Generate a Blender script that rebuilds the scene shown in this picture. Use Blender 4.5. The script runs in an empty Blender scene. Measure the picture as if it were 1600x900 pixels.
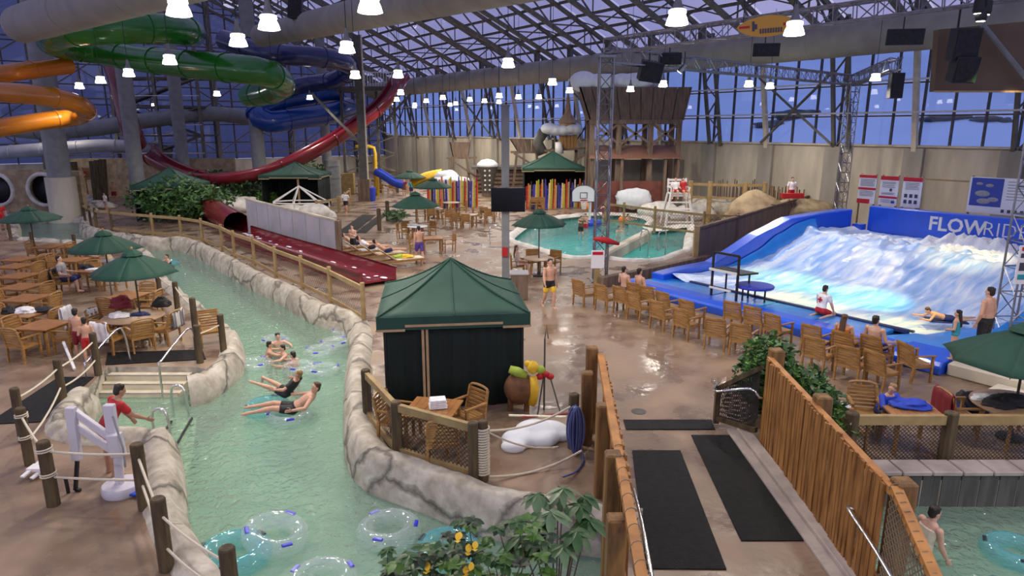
import bpy, bmesh, math, random
from mathutils import Vector as V, Matrix, Quaternion, noise as NZ
from mathutils.geometry import tessellate_polygon
rnd = random.Random(7)
SC = bpy.context.scene
COL = SC.collection
# ---------------------------------------------------------------- camera
FPX, TH, EYE = 1050.0, math.atan(250/1050), 5.9
cam = bpy.data.objects.new('camera', bpy.data.cameras.new('camera')); COL.objects.link(cam)
cam.data.sensor_width = 36; cam.data.lens = FPX*36/1600; cam.data.clip_end = 900; cam.data.clip_start = .05
cam.location = (0, 0, EYE); cam.rotation_euler = (math.pi/2-TH, 0, 0)
SC.camera = cam
# ---------------------------------------------------------------- world: dusk sky
wd = bpy.data.worlds.new('dusk'); SC.world = wd; wd.use_nodes = True
nt = wd.node_tree; nt.nodes.clear()
wo = nt.nodes.new('ShaderNodeOutputWorld'); wb = nt.nodes.new('ShaderNodeBackground')
wt = nt.nodes.new('ShaderNodeTexCoord'); wn = nt.nodes.new('ShaderNodeTexNoise'); wr = nt.nodes.new('ShaderNodeValToRGB')
wn.inputs['Scale'].default_value = 2.2; wn.inputs['Detail'].default_value = 5
wr.color_ramp.elements[0].color = (.36, .37, .66, 1); wr.color_ramp.elements[1].color = (.66, .64, .88, 1)
wr.color_ramp.elements[0].position = .35; wr.color_ramp.elements[1].position = .7
nt.links.new(wt.outputs['Generated'], wn.inputs['Vector']); nt.links.new(wn.outputs['Fac'], wr.inputs['Fac'])
nt.links.new(wr.outputs['Color'], wb.inputs['Color']); wb.inputs["Strength"].default_value = 1.02
nt.links.new(wb.outputs['Background'], wo.inputs['Surface'])
# ---------------------------------------------------------------- exposure
SC.view_settings.view_transform = 'Standard'; SC.view_settings.look = 'None'
SC.view_settings.gamma = 1; SC.view_settings.use_curve_mapping = False
SC.view_settings.exposure = -0.05
LAMP_W = 680.0          # power of one pendant lamp
BEAM_W = 9500.0           # scale of the coloured stage beams on the wave
LAMP_Z = 8.2
# ---------------------------------------------------------------- helpers
CT, ST = math.cos(TH), math.sin(TH)
def ray(px, py):
    b = (450-py)/FPX
    return V(((px-800)/FPX, CT+b*ST, -ST+b*CT))
def G(px, py, z=0.0):            # the photograph's pixel on a level plane
    d = ray(px, py); t = (z-EYE)/d.z
    return V((d.x*t, d.y*t, z))
def AT(px, py, Y):               # the photograph's pixel at a distance
    d = ray(px, py); t = Y/d.y
    return V((d.x*t, Y, EYE+d.z*t))
def PLN(px, py, o, n):           # the photograph's pixel on any plane
    d = ray(px, py); e = V((0, 0, EYE)); t = (V(o)-e).dot(n)/d.dot(n)
    return e+d*t
ORIG = {}
def link(o):
    COL.objects.link(o); return o
def tag(o, label=None, cat=None, group=None, kind=None):
    if label: o['label'] = label
    if cat: o['category'] = cat
    if group: o['group'] = group
    if kind: o['kind'] = kind
    return o
def thing(name, label, cat, loc=(0, 0, 0), rz=0, group=None, kind=None):
    o = link(bpy.data.objects.new(name, None)); o.location = loc; o.rotation_euler = (0, 0, rz)
    o.empty_display_size = .2; ORIG[o.name] = V(loc)
    return tag(o, label, cat, group, kind)
def struct(name, label=None):
    return thing(name, label, None, kind='structure')
def copy_tree(o, parent=None):
    c = o.copy(); COL.objects.link(c); ORIG[c.name] = V(o.location)
    if parent: c.parent = parent
    for ch in o.children: copy_tree(ch, c)
    return c
class MB:
    def __init__(s): s.v = []; s.f = []
    def add(s, vs, fs):
        k = len(s.v); s.v += [tuple(p) for p in vs]; s.f += [tuple(i+k for i in f) for f in fs]; return s
    def box(s, c, d, rz=0, tap=1.0):
        cx, cy, cz = c; a, b, h = d[0]/2, d[1]/2, d[2]/2; co, si = math.cos(rz), math.sin(rz); vs = []
        for z, t in ((-h, 1), (h, tap)):
            for x, y in ((-a, -b), (a, -b), (a, b), (-a, b)):
                vs.append((cx+(x*co-y*si)*t, cy+(x*si+y*co)*t, cz+z))
        return s.add(vs, [(3, 2, 1, 0), (4, 5, 6, 7), (0, 1, 5, 4), (1, 2, 6, 5), (2, 3, 7, 6), (3, 0, 4, 7)])
    def bar(s, p, q, w, h, up=(0, 0, 1), tap=1.0):
        p, q, up = V(p), V(q), V(up); d = (q-p).normalized(); r = d.cross(up)
        if r.length < 1e-4: r = d.cross(V((0, 1, 0)))
        r.normalize(); u = r.cross(d); vs = []
        for e, t in ((p, 1), (q, tap)):
            for a, b in ((-1, -1), (1, -1), (1, 1), (-1, 1)): vs.append(e+r*(a*w/2*t)+u*(b*h/2*t))
        return s.add(vs, [(3, 2, 1, 0), (4, 5, 6, 7), (0, 1, 5, 4), (1, 2, 6, 5), (2, 3, 7, 6), (3, 0, 4, 7)])
    def tube(s, path, r, n=8, closed=False, cap=True, squash=1.0):
        path = [V(p) for p in path]; m = len(path); rr = r if isinstance(r, (list, tuple)) else [r]*m
        vs, fs = [], []; last = None
        for i, p in enumerate(path):
            a = path[(i-1) % m] if closed else path[max(i-1, 0)]; b = path[(i+1) % m] if closed else path[min(i+1, m-1)]
            d = (b-a).normalized()
            if last is None:
                x = d.cross(V((0, 0, 1)))
                if x.length < 1e-3: x = V((1, 0, 0))
            else: x = last-d*last.dot(d)
            x.normalize(); last = x; y = x.cross(d)
            for k in range(n):
                t = 2*math.pi*k/n; vs.append(p+x*(math.cos(t)*rr[i])+y*(math.sin(t)*rr[i]*squash))
        for i in range(m if closed else m-1):
            j = (i+1) % m
            for k in range(n):
                l = (k+1) % n; fs.append((i*n+k, j*n+k, j*n+l, i*n+l))
        if cap and not closed:
            fs.append(tuple(range(n))); fs.append(tuple(reversed(range((m-1)*n, m*n))))
        return s.add(vs, fs)
    def lathe(s, prof, n=16, c=(0, 0, 0), sx=1.0, sy=1.0):
        vs, fs = [], []; m = len(prof)
        for r, z in prof:
            for k in range(n):
                t = 2*math.pi*k/n; vs.append((c[0]+math.cos(t)*r*sx, c[1]+math.sin(t)*r*sy, c[2]+z))
        for i in range(m-1):
            for k in range(n):
                l = (k+1) % n; fs.append((i*n+k, i*n+l, (i+1)*n+l, (i+1)*n+k))
        fs.append(tuple(reversed(range(n)))); fs.append(tuple(range((m-1)*n, m*n)))
        return s.add(vs, fs)
    def ell(s, c, r, n=10, m=6, rot=None):
        vs, fs = [], []; c = V(c); rot = rot or Matrix.Identity(3)
        vs.append(c+rot@V((0, 0, -r[2])))
        for i in range(1, m):
            a = -math.pi/2+math.pi*i/m
            for k in range(n):
                t = 2*math.pi*k/n; vs.append(c+rot@V((math.cos(t)*math.cos(a)*r[0], math.sin(t)*math.cos(a)*r[1], math.sin(a)*r[2])))
        vs.append(c+rot@V((0, 0, r[2]))); L = len(vs)-1
        for k in range(n): fs.append((0, 1+(k+1) % n, 1+k))
        for i in range(m-2):
            for k in range(n):
                l = (k+1) % n; fs.append((1+i*n+k, 1+i*n+l, 1+(i+1)*n+l, 1+(i+1)*n+k))
        for k in range(n): fs.append((1+(m-2)*n+k, 1+(m-2)*n+(k+1) % n, L))
        return s.add(vs, fs)
    def prism(s, pts, off):
        n = len(pts); off = V(off); vs = [V(p) for p in pts]; nrm = V((0, 0, 0))
        for i in range(n): nrm += vs[i].cross(vs[(i+1) % n])
        if nrm.dot(off) > 0: vs.reverse()
        vs += [p+off for p in vs]
        fs = [tuple(range(n)), tuple(reversed(range(n, 2*n)))]+[((i+1) % n, i, n+i, n+(i+1) % n) for i in range(n)]
        return s.add(vs, fs)
    def grid(s, fn, nu, nv, wrap=False):
        vs = [fn(i/nu, j/nv) for i in range(nu+1) for j in range(nv+1)]; w = nv+1
        return s.add(vs, [(i*w+j, (i+1)*w+j, (i+1)*w+j+1, i*w+j+1) for i in range(nu) for j in range(nv)])
    def build(s, name, m, parent=None, smooth=False, bev=0, sub=0, flip=False):
        me = bpy.data.meshes.new(name); o0 = ORIG.get(parent.name, V((0, 0, 0))) if parent else V((0, 0, 0))
        vs = [(a-o0.x, b-o0.y, c-o0.z) for a, b, c in s.v] if parent else s.v
        me.from_pydata(vs, [], [f[::-1] for f in s.f] if flip else s.f); me.update()
        if smooth: me.shade_smooth() if smooth is True else me.polygons.foreach_set('use_smooth', [True]*len(me.polygons))
        o = link(bpy.data.objects.new(name, me)); me.materials.append(m)
        if parent: o.parent = parent; ORIG[o.name] = o0
        if smooth == 'auto': me.set_sharp_from_angle(angle=.7)
        if bev:
            b = o.modifiers.new('bevel', 'BEVEL'); b.width = bev; b.segments = 1; b.limit_method = 'ANGLE'
        if sub:
            b = o.modifiers.new('sub', 'SUBSURF'); b.levels = sub; b.render_levels = sub
        return o
def ngon(me_name, pts, m, z=None):
    tris = tessellate_polygon([pts]); b = MB(); b.add(pts, tris); return b
def catmull(pts, step, closed=False):
    pts = [V(p) for p in pts]; out = []; n = len(pts)
    for i in range(n if closed else n-1):
        p1, p2 = pts[i], pts[(i+1) % n]
        p0 = pts[(i-1) % n] if closed or i > 0 else p1*2-p2
        p3 = pts[(i+2) % n] if closed or i < n-2 else p2*2-p1
        k = max(1, int((p2-p1).length/step))
        for j in range(k):
            t = j/k
            out.append(.5*((2*p1)+(p2-p0)*t+(2*p0-5*p1+4*p2-p3)*t*t+(3*p1-p0-3*p2+p3)*t**3))
    if not closed: out.append(pts[-1])
    return out
# ---------------------------------------------------------------- materials
MT = {}
def mat(name, col, rough=.6, metal=0.0, var=0.0, vs=6.0, bump=0.0, bs=30.0, col2=None, stretch=None, emis=0, spec=.5, rvar=0.0, coat=0.0, bdist=.02, coords='Object', detail=4):
    m = bpy.data.materials.new(name); m.use_nodes = True; t = m.node_tree; b = t.nodes['Principled BSDF']
    b.inputs['Base Color'].default_value = (*col, 1); b.inputs['Roughness'].default_value = rough; b.inputs['Metallic'].default_value = metal
    b.inputs['Specular IOR Level'].default_value = spec
    if coat: b.inputs['Coat Weight'].default_value = coat; b.inputs['Coat Roughness'].default_value = .12
    if emis: b.inputs['Emission Color'].default_value = (*col, 1); b.inputs['Emission Strength'].default_value = emis
    if var or col2 or bump or rvar:
        tc = t.nodes.new('ShaderNodeTexCoord'); src = tc.outputs[coords]
        if stretch:
            mp = t.nodes.new('ShaderNodeMapping'); mp.inputs['Scale'].default_value = stretch; t.links.new(src, mp.inputs[0]); src = mp.outputs[0]
        if var or col2:
            nz = t.nodes.new('ShaderNodeTexNoise'); nz.inputs['Scale'].default_value = vs; nz.inputs['Detail'].default_value = detail; t.links.new(src, nz.inputs['Vector'])
            rp = t.nodes.new('ShaderNodeValToRGB'); c2 = col2 or tuple(max(0, c*(1-var)) for c in col); c1 = col if col2 else tuple(min(1, c*(1+var)) for c in col)
            rp.color_ramp.elements[0].position = .36; rp.color_ramp.elements[1].position = .64
            rp.color_ramp.elements[0].color = (*c2, 1); rp.color_ramp.elements[1].color = (*c1, 1)
            t.links.new(nz.outputs['Fac'], rp.inputs[0]); t.links.new(rp.outputs[0], b.inputs['Base Color'])
            if rvar:
                mr = t.nodes.new('ShaderNodeMapRange'); mr.inputs['From Min'].default_value = .35; mr.inputs['From Max'].default_value = .65
                mr.inputs['To Min'].default_value = max(.03, rough-rvar); mr.inputs['To Max'].default_value = min(1, rough+rvar)
                t.links.new(nz.outputs['Fac'], mr.inputs[0]); t.links.new(mr.outputs[0], b.inputs['Roughness'])
        if bump:
            n2 = t.nodes.new('ShaderNodeTexNoise'); n2.inputs['Scale'].default_value = bs; n2.inputs['Detail'].default_value = 3; t.links.new(src, n2.inputs['Vector'])
            bp = t.nodes.new('ShaderNodeBump'); bp.inputs['Strength'].default_value = bump; bp.inputs['Distance'].default_value = bdist
            t.links.new(n2.outputs['Fac'], bp.inputs['Height']); t.links.new(bp.outputs[0], b.inputs['Normal'])
    MT[name] = m; return m
def clear_mat(name, tint, rough=.03, refl=1.0, bump=0, bs=6, bdist=.05, ior=1.33, gloss=(1, 1, 1), body=None, bodyfac=0.0, stretch=None):
    """a clear sheet: tinted see-through, mirror by Fresnel, optional milky body"""
    m = bpy.data.materials.new(name); m.use_nodes = True; t = m.node_tree; t.nodes.clear()
    o = t.nodes.new('ShaderNodeOutputMaterial'); tr = t.nodes.new('ShaderNodeBsdfTransparent'); gl = t.nodes.new('ShaderNodeBsdfGlossy')
    fr = t.nodes.new('ShaderNodeFresnel'); mx = t.nodes.new('ShaderNodeMixShader')
    tr.inputs[0].default_value = (*tint, 1); gl.inputs['Roughness'].default_value = rough; gl.inputs['Color'].default_value = (*gloss, 1); fr.inputs['IOR'].default_value = ior
    first = tr.outputs[0]
    if body:
        df = t.nodes.new('ShaderNodeBsdfDiffuse'); df.inputs[0].default_value = (*body, 1); m2 = t.nodes.new('ShaderNodeMixShader')
        m2.inputs[0].default_value = bodyfac; t.links.new(first, m2.inputs[1]); t.links.new(df.outputs[0], m2.inputs[2]); first = m2.outputs[0]
    if bump:
        tc = t.nodes.new('ShaderNodeTexCoord'); nz = t.nodes.new('ShaderNodeTexNoise'); nz.inputs['Scale'].default_value = bs; nz.inputs['Detail'].default_value = 3
        nz.inputs['Distortion'].default_value = .8; src = tc.outputs['Object']
        if stretch:
            mp = t.nodes.new('ShaderNodeMapping'); mp.inputs['Scale'].default_value = stretch; t.links.new(src, mp.inputs[0]); src = mp.outputs[0]
        bp = t.nodes.new('ShaderNodeBump'); bp.inputs['Strength'].default_value = bump; bp.inputs['Distance'].default_value = bdist
        t.links.new(src, nz.inputs['Vector']); t.links.new(nz.outputs['Fac'], bp.inputs['Height'])
        t.links.new(bp.outputs[0], gl.inputs['Normal']); t.links.new(bp.outputs[0], fr.inputs['Normal'])
    ge = t.nodes.new('ShaderNodeNewGeometry'); ma = t.nodes.new('ShaderNodeMath'); ma.operation = 'SUBTRACT'; ma.inputs[0].default_value = 1; mb = t.nodes.new('ShaderNodeMath'); mb.operation = 'MULTIPLY'
    t.links.new(ge.outputs['Backfacing'], ma.inputs[1]); t.links.new(ma.outputs[0], mb.inputs[0]); t.links.new(fr.outputs[0], mb.inputs[1])   # a thin sheet mirrors on its near face only
    t.links.new(mb.outputs[0], mx.inputs[0]); t.links.new(first, mx.inputs[1]); t.links.new(gl.outputs[0], mx.inputs[2]); t.links.new(mx.outputs[0], o.inputs[0])
    MT[name] = m; return m
mat('deck', (.29, .205, .138), .36, var=.35, vs=.9, bump=.35, bs=5, rvar=.24, col2=(.17, .115, .075), detail=8, bdist=.03)
mat('rock', (.58, .54, .46), .72, var=.3, vs=1.6, bump=.6, bs=9, col2=(.38, .34, .27), detail=8)
mat('rock_brown', (.42, .33, .2), .8, vs=2, bump=.6, bs=9, col2=(.26, .19, .11), detail=8)
mat('coping_white', (.62, .6, .54), .6, var=.2, vs=2, bump=.3, bs=8)
mat('bed', (.44, .62, .48), .8, var=.12, vs=1.2)
mat('bed_pool', (.2, .66, .62), .8, var=.08, vs=1.5)
mat('bed_shallow', (.66, .66, .45), .8, var=.1, vs=2)
mat('concrete', (.50, .455, .36), .85, var=.34, vs=.5, bump=.25, bs=6, stretch=(1, 1, .25), detail=8)
mat('concrete_dark', (.30, .28, .24), .85, var=.2, vs=.7, bump=.25, bs=6, stretch=(1, 1, .25), detail=8)
mat('steel_dark', (.085, .08, .07), .6, var=.2, vs=3)
mat('steel_olive', (.13, .12, .095), .6, var=.2, vs=3)
mat('steel_cream', (.62, .55, .42), .5, var=.1, vs=3)
mat('column_grey', (.22, .23, .23), .55, var=.12, vs=2)
mat('duct', (.30, .285, .25), .7, var=.1, vs=1, bump=.15, bs=2)
mat('galv', (.55, .55, .57), .3, .85, var=.1, vs=8)
mat('steel_rail', (.7, .7, .7), .22, .95)
mat('alu', (.28, .28, .30), .35, .8, var=.1, vs=8)
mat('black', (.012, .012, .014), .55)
mat('black_soft', (.02, .02, .022), .85, var=.3, vs=8)
mat('white_paint', (.72, .71, .68), .4)
mat('snow', (.8, .83, .9), .85, var=.08, vs=.04, bump=.3, bs=.3)
mat('snow_fake', (.78, .82, .86), .7, var=.05, vs=3, bump=.2, bs=6)
mat('teak', (.40, .215, .068), .42, vs=5, col2=(.25, .125, .036), stretch=(1, 1, 5), detail=5)
mat('teak_table', (.42, .20, .07), .3, vs=4, col2=(.28, .125, .04), stretch=(1, 6, 1), detail=5)
mat('table_round', (.40, .27, .17), .4, vs=4, col2=(.30, .19, .11), stretch=(1, 6, 1))
mat('post_old', (.12, .085, .04), .8, vs=3, col2=(.05, .034, .018), bump=.4, bs=12, stretch=(3, 3, .5), detail=6)
mat('post_new', (.26, .135, .038), .65, vs=3, col2=(.12, .06, .02), bump=.3, bs=12, stretch=(3, 3, .5), detail=6)
mat('rail_wood', (.36, .255, .11), .65, vs=3, col2=(.27, .18, .075), bump=.3, bs=12, detail=6)
mat('picket', (.37, .175, .045), .6, vs=3, col2=(.19, .08, .02), bump=.3, bs=10, stretch=(3, 3, .6), detail=6)
mat('rail_orange', (.50, .225, .055), .55, vs=3, col2=(.32, .13, .03), bump=.2, bs=10, detail=6)
mat('barn', (.2, .135, .095), .8, vs=2.5, col2=(.11, .075, .055), bump=.3, bs=8, stretch=(3, 3, .4), detail=6)
mat('rope', (.62, .56, .44), .8, bump=.4, bs=60)
mat('rope_dark', (.2, .16, .1), .8)
mat('net', (.03, .028, .025), .8)
mat('mat_black', (.008, .0085, .009), .65, spec=.25, bump=.9, bs=45, var=.4, vs=8)
mat('canvas_green', (.006, .052, .032), .75, var=.12, vs=2, bump=.1, bs=8)
mat('canvas_tent', (.014, .062, .042), .7, var=.12, vs=2, bump=.15, bs=4)
mat('canvas_dark', (.003, .011, .009), .8, var=.2, vs=3, bump=.3, bs=5, stretch=(4, 4, .3))
mat('trim_tan', (.48, .32, .17), .7, var=.1, vs=5)
mat('flow_blue', (.012, .10, .72), .3, coat=.5, var=.05, vs=2)
mat('flow_blue_light', (.02, .27, .80), .3, coat=.4, var=.06, vs=2)
mat('pad_blue', (.03, .17, .55), .35, vs=3, col2=(.02, .25, .68), bump=.2, bs=10)
mat('red_slide', (.20, .013, .024), .25, coat=.5, var=.08, vs=1)
mat('red_dark', (.16, .01, .016), .25, coat=.5)
mat('orange_slide', (.5, .165, .008), .25, coat=.5, var=.08, vs=1)
mat('green_slide', (.012, .15, .012), .25, coat=.5, var=.12, vs=1)
mat('navy_slide', (.008, .022, .11), .25, coat=.5, var=.1, vs=1)
mat('blue_slide', (.008, .06, .30), .25, coat=.5, var=.1, vs=1)
mat('white_plastic', (.75, .75, .76), .35)
mat('lilac_metal', (.58, .56, .62), .35)
mat('skin_a', (.58, .33, .22), .5, var=.06, vs=12)
mat('skin_b', (.62, .38, .28), .5, var=.06, vs=12)
mat('skin_c', (.42, .23, .14), .5, var=.06, vs=12)
mat('hair_dark', (.018, .012, .009), .55, bump=.4, bs=60)
mat('hair_brown', (.085, .045, .022), .55, bump=.4, bs=60)
mat('hair_blond', (.30, .19, .08), .55, bump=.4, bs=60)
for nm, c in dict(red=(.45, .012, .018), maroon=(.19, .012, .02), navy=(.012, .022, .11), blue=(.02, .06, .5), royal=(.012, .03, .42), white=(.78, .78, .8), grey=(.3, .3, .31), teal=(.02, .28, .36), yellow=(.8, .5, .03), orange=(.75, .2, .03), black=(.014, .014, .016), pink=(.7, .3, .3), lime=(.33, .45, .05), green=(.03, .25, .06), tan=(.52, .38, .22), cream=(.72, .66, .5), purple=(.09, .05, .3), brown=(.16, .08, .04)).items():
    mat('c_'+nm, c, .65, var=.1, vs=9, bump=.15, bs=25)
mat('sign_white', (.8, .8, .8), .4)
mat('sign_red', (.5, .01, .03), .4)
mat('sign_blue', (.03, .06, .35), .4)
mat('ink', (.05, .05, .08), .5)
mat('leaf', (.045, .12, .03), .45, var=.4, vs=3)
mat('leaf_light', (.10, .22, .04), .45, var=.3, vs=3)
mat('leaf_pale', (.13, .22, .10), .4, var=.25, vs=3)
mat('leaf_dark', (.02, .05, .018), .5, var=.4, vs=3)
mat('stem', (.06, .045, .025), .7)
mat('stone_cap', (.36, .31, .28), .8, var=.2, vs=2, bump=.3, bs=8)
mat('plank_grey', (.085, .08, .075), .8, var=.25, vs=2, bump=.3, bs=8, stretch=(4, 4, .4))
mat('copper', (.30, .145, .08), .55, vs=2.5, col2=(.2, .10, .065), stretch=(6, 6, .4), bump=.2, bs=6)
mat('fence_rust', (.15, .10, .08), .75, vs=1.2, col2=(.10, .085, .085), stretch=(2, 2, .4), bump=.2, bs=6, detail=7)
mat('panel_grey', (.38, .38, .43), .5, var=.12, vs=.7, bump=.1, bs=3)
mat('panel_brown', (.15, .10, .06), .7, var=.1, vs=1)
mat('screen_black', (.004, .004, .006), .2)
mat('shade_glow', (1, .97, .92), .5, emis=9)
mat('lamp_cap', (.2, .2, .2), .5)
mat('cream_step', (.66, .6, .45), .6, var=.08, vs=3)
mat('ball_orange', (.8, .16, .02), .4)
mat('vinyl_blue', (.02, .03, .55), .3)
mat('handle_black', (.02, .03, .03), .4)
clear_mat('water', (.60, .80, .69), .06, bump=1.0, bs=4.6, bdist=.13, body=(.33, .49, .385), bodyfac=.45)
clear_mat('water_pool', (.45, .88, .86), .03, bump=1, bs=3.5, bdist=.075, body=(.18, .62, .6), bodyfac=.3)
clear_mat('glass_side', (.62, .74, .93), .02, ior=1.5)
clear_mat('glass_end', (.30, .33, .45), .02, ior=1.5)
clear_mat('glass_roof', (.84, .84, .92), .1, ior=1.35)
clear_mat('vinyl', (.95, .98, .98), .05, ior=1.5, body=(.9, .95, .97), bodyfac=.13)
clear_mat('vinyl_teal', (.75, .95, .98), .05, ior=1.5, body=(.3, .78, .9), bodyfac=.15)
clear_mat('acrylic', (.8, .82, .85), .05, ior=1.5)

def crack_rock(m, scale, dark=.35):
    t = m.node_tree; b = t.nodes['Principled BSDF']; src = b.inputs['Base Color'].links[0].from_socket
    tc = t.nodes.new('ShaderNodeTexCoord'); nz = t.nodes.new('ShaderNodeTexNoise'); nz.inputs['Scale'].default_value = 2.5; nz.inputs['Detail'].default_value = 4
    ad = t.nodes.new('ShaderNodeMixRGB'); ad.blend_type = 'ADD'; ad.inputs[0].default_value = .45
    vo = t.nodes.new('ShaderNodeTexVoronoi'); vo.feature = 'DISTANCE_TO_EDGE'; vo.inputs['Scale'].default_value = scale
    rp = t.nodes.new('ShaderNodeValToRGB'); rp.color_ramp.elements[0].position = .0; rp.color_ramp.elements[1].position = .045; rp.color_ramp.elements[0].color = (dark, dark, dark, 1)
    mu = t.nodes.new('ShaderNodeMixRGB'); mu.blend_type = 'MULTIPLY'; mu.inputs[0].default_value = 1
    n3 = t.nodes.new('ShaderNodeTexNoise'); n3.inputs['Scale'].default_value = 5; n3.inputs['Detail'].default_value = 6; r3 = t.nodes.new('ShaderNodeValToRGB'); r3.color_ramp.elements[0].position = .35; r3.color_ramp.elements[1].position = .6; r3.color_ramp.elements[0].color = (.66, .64, .6, 1)
    m2 = t.nodes.new('ShaderNodeMixRGB'); m2.blend_type = 'MULTIPLY'; m2.inputs[0].default_value = .8
    L = t.links.new; L(tc.outputs['Object'], nz.inputs['Vector']); L(tc.outputs['Object'], ad.inputs[1]); L(nz.outputs['Color'], ad.inputs[2]); L(ad.outputs[0], vo.inputs['Vector']); L(vo.outputs['Distance'], rp.inputs[0])
    L(src, mu.inputs[1]); L(rp.outputs[0], mu.inputs[2]); L(tc.outputs['Object'], n3.inputs['Vector']); L(n3.outputs['Fac'], r3.inputs[0]); L(mu.outputs[0], m2.inputs[1]); L(r3.outputs[0], m2.inputs[2]); L(m2.outputs[0], b.inputs['Base Color'])
    bp = [n for n in t.nodes if n.type == 'BUMP'][0]; b2 = t.nodes.new('ShaderNodeBump'); b2.inputs['Strength'].default_value = .8; b2.inputs['Distance'].default_value = .06
    L(rp.outputs[0], b2.inputs['Height']); L(bp.outputs[0], b2.inputs['Normal']); L(b2.outputs[0], b.inputs['Normal'])
crack_rock(MT['rock'], .5)
# ================================================================ the shell
C0 = V((-17.8, 96, 0)); WU = V((.5708, -.8211, 0)); WN = V((-.8211, -.5708, 0)); UP = V((0, 0, 1))
def W(s, d, z): return C0+WU*s+WN*d+UP*z
def WPX(px, py, d): return PLN(px, py, C0+WN*d, WN)
def s_of(p): return (p-C0).dot(WU)
WALL_H, EAVE, SLOPE, RIDGE, LEN = 4.85, 11.9, .45, 34.0, 118.0
WZ = -.5
def roof_z(d): return EAVE+SLOPE*d if d < RIDGE else EAVE+SLOPE*RIDGE-SLOPE*(d-RIDGE)
# --- floor with the pools cut out
RIGHT_BANK = [(1000, 872), (912, 860), (860, 855), (805, 844), (737, 825), (670, 797), (607, 775), (572, 757), (552, 725), (547, 690), (546, 650), (547, 600), (551, 565), (552, 540), (540, 520), (520, 515), (495, 506), (467, 491), (437, 472), (400, 455), (370, 437), (325, 411), (285, 393), (237, 391), (200, 386), (160, 379), (135, 372), (127, 360), (136, 345), (145, 330), (130, 312)]
TUNNEL_SIDE = [(110, 303), (0, 303), (-60, 303)]
LEFT_FAR = [(-40, 318), (5, 335), (28, 355), (31, 383), (60, 388), (110, 392), (170, 396), (215, 400), (238, 412), (248, 432), (265, 455), (288, 476), (312, 496), (338, 517), (357, 532), (374, 552), (377, 568), (370, 588), (350, 608), (322, 627), (298, 633)]
STEP_EDGE = [(283, 618), (172, 628)]
STEPS = [V((p.x, p.y, WZ)) for p in (G(306, 573), G(168, 573))]
LAGOON = [(150, 643), (133, 664), (120, 688), (120, 704), (150, 713), (192, 714), (236, 708), (268, 714), (276, 737), (280, 785), (279, 815), (298, 868), (317, 900), (350, 950), (430, 1060)]
g = lambda L, z=WZ: [G(x, y, z) for x, y in L]
RB, LF, LG = catmull(g(RIGHT_BANK), .5), catmull(g(LEFT_FAR), .5), catmull(g(LAGOON), .4)
RWY = G(1500, 738, .16).y+.02        # face of the grey plank wall
river = [V((16, RWY, WZ)), V((5.0, RWY, WZ))]+RB+g(TUNNEL_SIDE)+LF+STEPS+LG+[V((-2.6, 4.5, WZ)), V((14, 4.5, WZ))]
POOL_Z = -.28
POOL = [(930, 413), (900, 414), (870, 410), (835, 398), (806, 390), (790, 381), (800, 370), (815, 360), (837, 351), (875, 345), (912, 341), (950, 340), (980, 341), (1008, 345), (1022, 351), (1016, 360), (1026, 365), (1050, 361), (1084, 360), (1083, 380), (1081, 398), (1064, 405), (1037, 416), (990, 419)]
PL = catmull(g(POOL, POOL_Z), .7, True)
def clean(pts, tol=.12):
    out = [pts[0]]
    for p in pts[1:]:
        if (p-out[-1]).length > tol: out.append(p)
    return out
river = clean(river)
outer = [V((-75, 3, 0)), V((40, 3, 0)), V((60, 60, 0)), V((10, 140, 0)), V((-80, 100, 0))]
flat = lambda L: [V((p.x, p.y, 0)) for p in L]
def outset(L, k=.22):               # the deck ends under the rock, a hand's breadth behind the water line
    out = []
    for i, p in enumerate(L):
        d = L[min(i+1, len(L)-1)]-L[max(i-1, 0)]; d.normalize(); out.append(p-V((-d.y, d.x, 0))*k)
    return out
hole = clean([V((16, RWY, WZ)), V((5.0, RWY, WZ))]+RB[:1]+outset(RB[1:])+g(TUNNEL_SIDE)+outset(LF[:-2])+STEPS+outset(LG[2:])+[V((-2.6, 4.5, WZ)), V((14, 4.5, WZ))])
tri = tessellate_polygon([outer, flat(hole), flat(PL)])
b = MB(); b.add(outer+flat(hole)+flat(PL), tri)
fl = b.build('floor', MT['deck']); fl['kind'] = 'structure'
bm = bmesh.new(); bm.from_mesh(fl.data); bmesh.ops.recalc_face_normals(bm, faces=bm.faces)
if sum(f.normal.z for f in bm.faces) < 0: bmesh.ops.reverse_faces(bm, faces=bm.faces)
bm.to_mesh(fl.data); bm.free()
def sheet(name, pts, z, m, kind, label=None, cat=None):
    pts = [V((p.x, p.y, z)) for p in pts]; b = MB(); b.add(pts, tessellate_polygon([pts])); o = b.build(name, MT[m])
    bm = bmesh.new(); bm.from_mesh(o.data); bmesh.ops.recalc_face_normals(bm, faces=bm.faces)
    if sum(f.normal.z for f in bm.faces) < 0: bmesh.ops.reverse_faces(bm, faces=bm.faces)
    bm.to_mesh(o.data); bm.free(); return tag(o, label, cat, None, kind)
sheet('lazy_river_water', hole, WZ, 'water', 'stuff', 'pale green rippling water of the lazy river winding between the decks', 'water')
sheet('basketball_pool_water', PL, POOL_Z, 'water_pool', 'stuff', 'turquoise water of the kidney shaped basketball pool', 'water')
sheet('river_bed', hole, WZ-.9, 'bed', 'structure')
sheet('pool_bed', PL, POOL_Z-1.0, 'bed_pool', 'structure')
b = MB()
for L, z0 in ((hole, WZ-.92), (PL, POOL_Z-1.02)):
    n = len(L)
    for i in range(n):
        p, q = L[i], L[(i+1) % n]; b.add([(p.x, p.y, z0), (q.x, q.y, z0), (q.x, q.y, -.002), (p.x, p.y, -.002)], [(0, 1, 2, 3)])
b.build('pool_sides', MT['rock'])['kind'] = 'structure'
lag = [V((p.x, p.y, 0)) for p in STEPS+LG[:int(len(LG)*.62)]]
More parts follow.
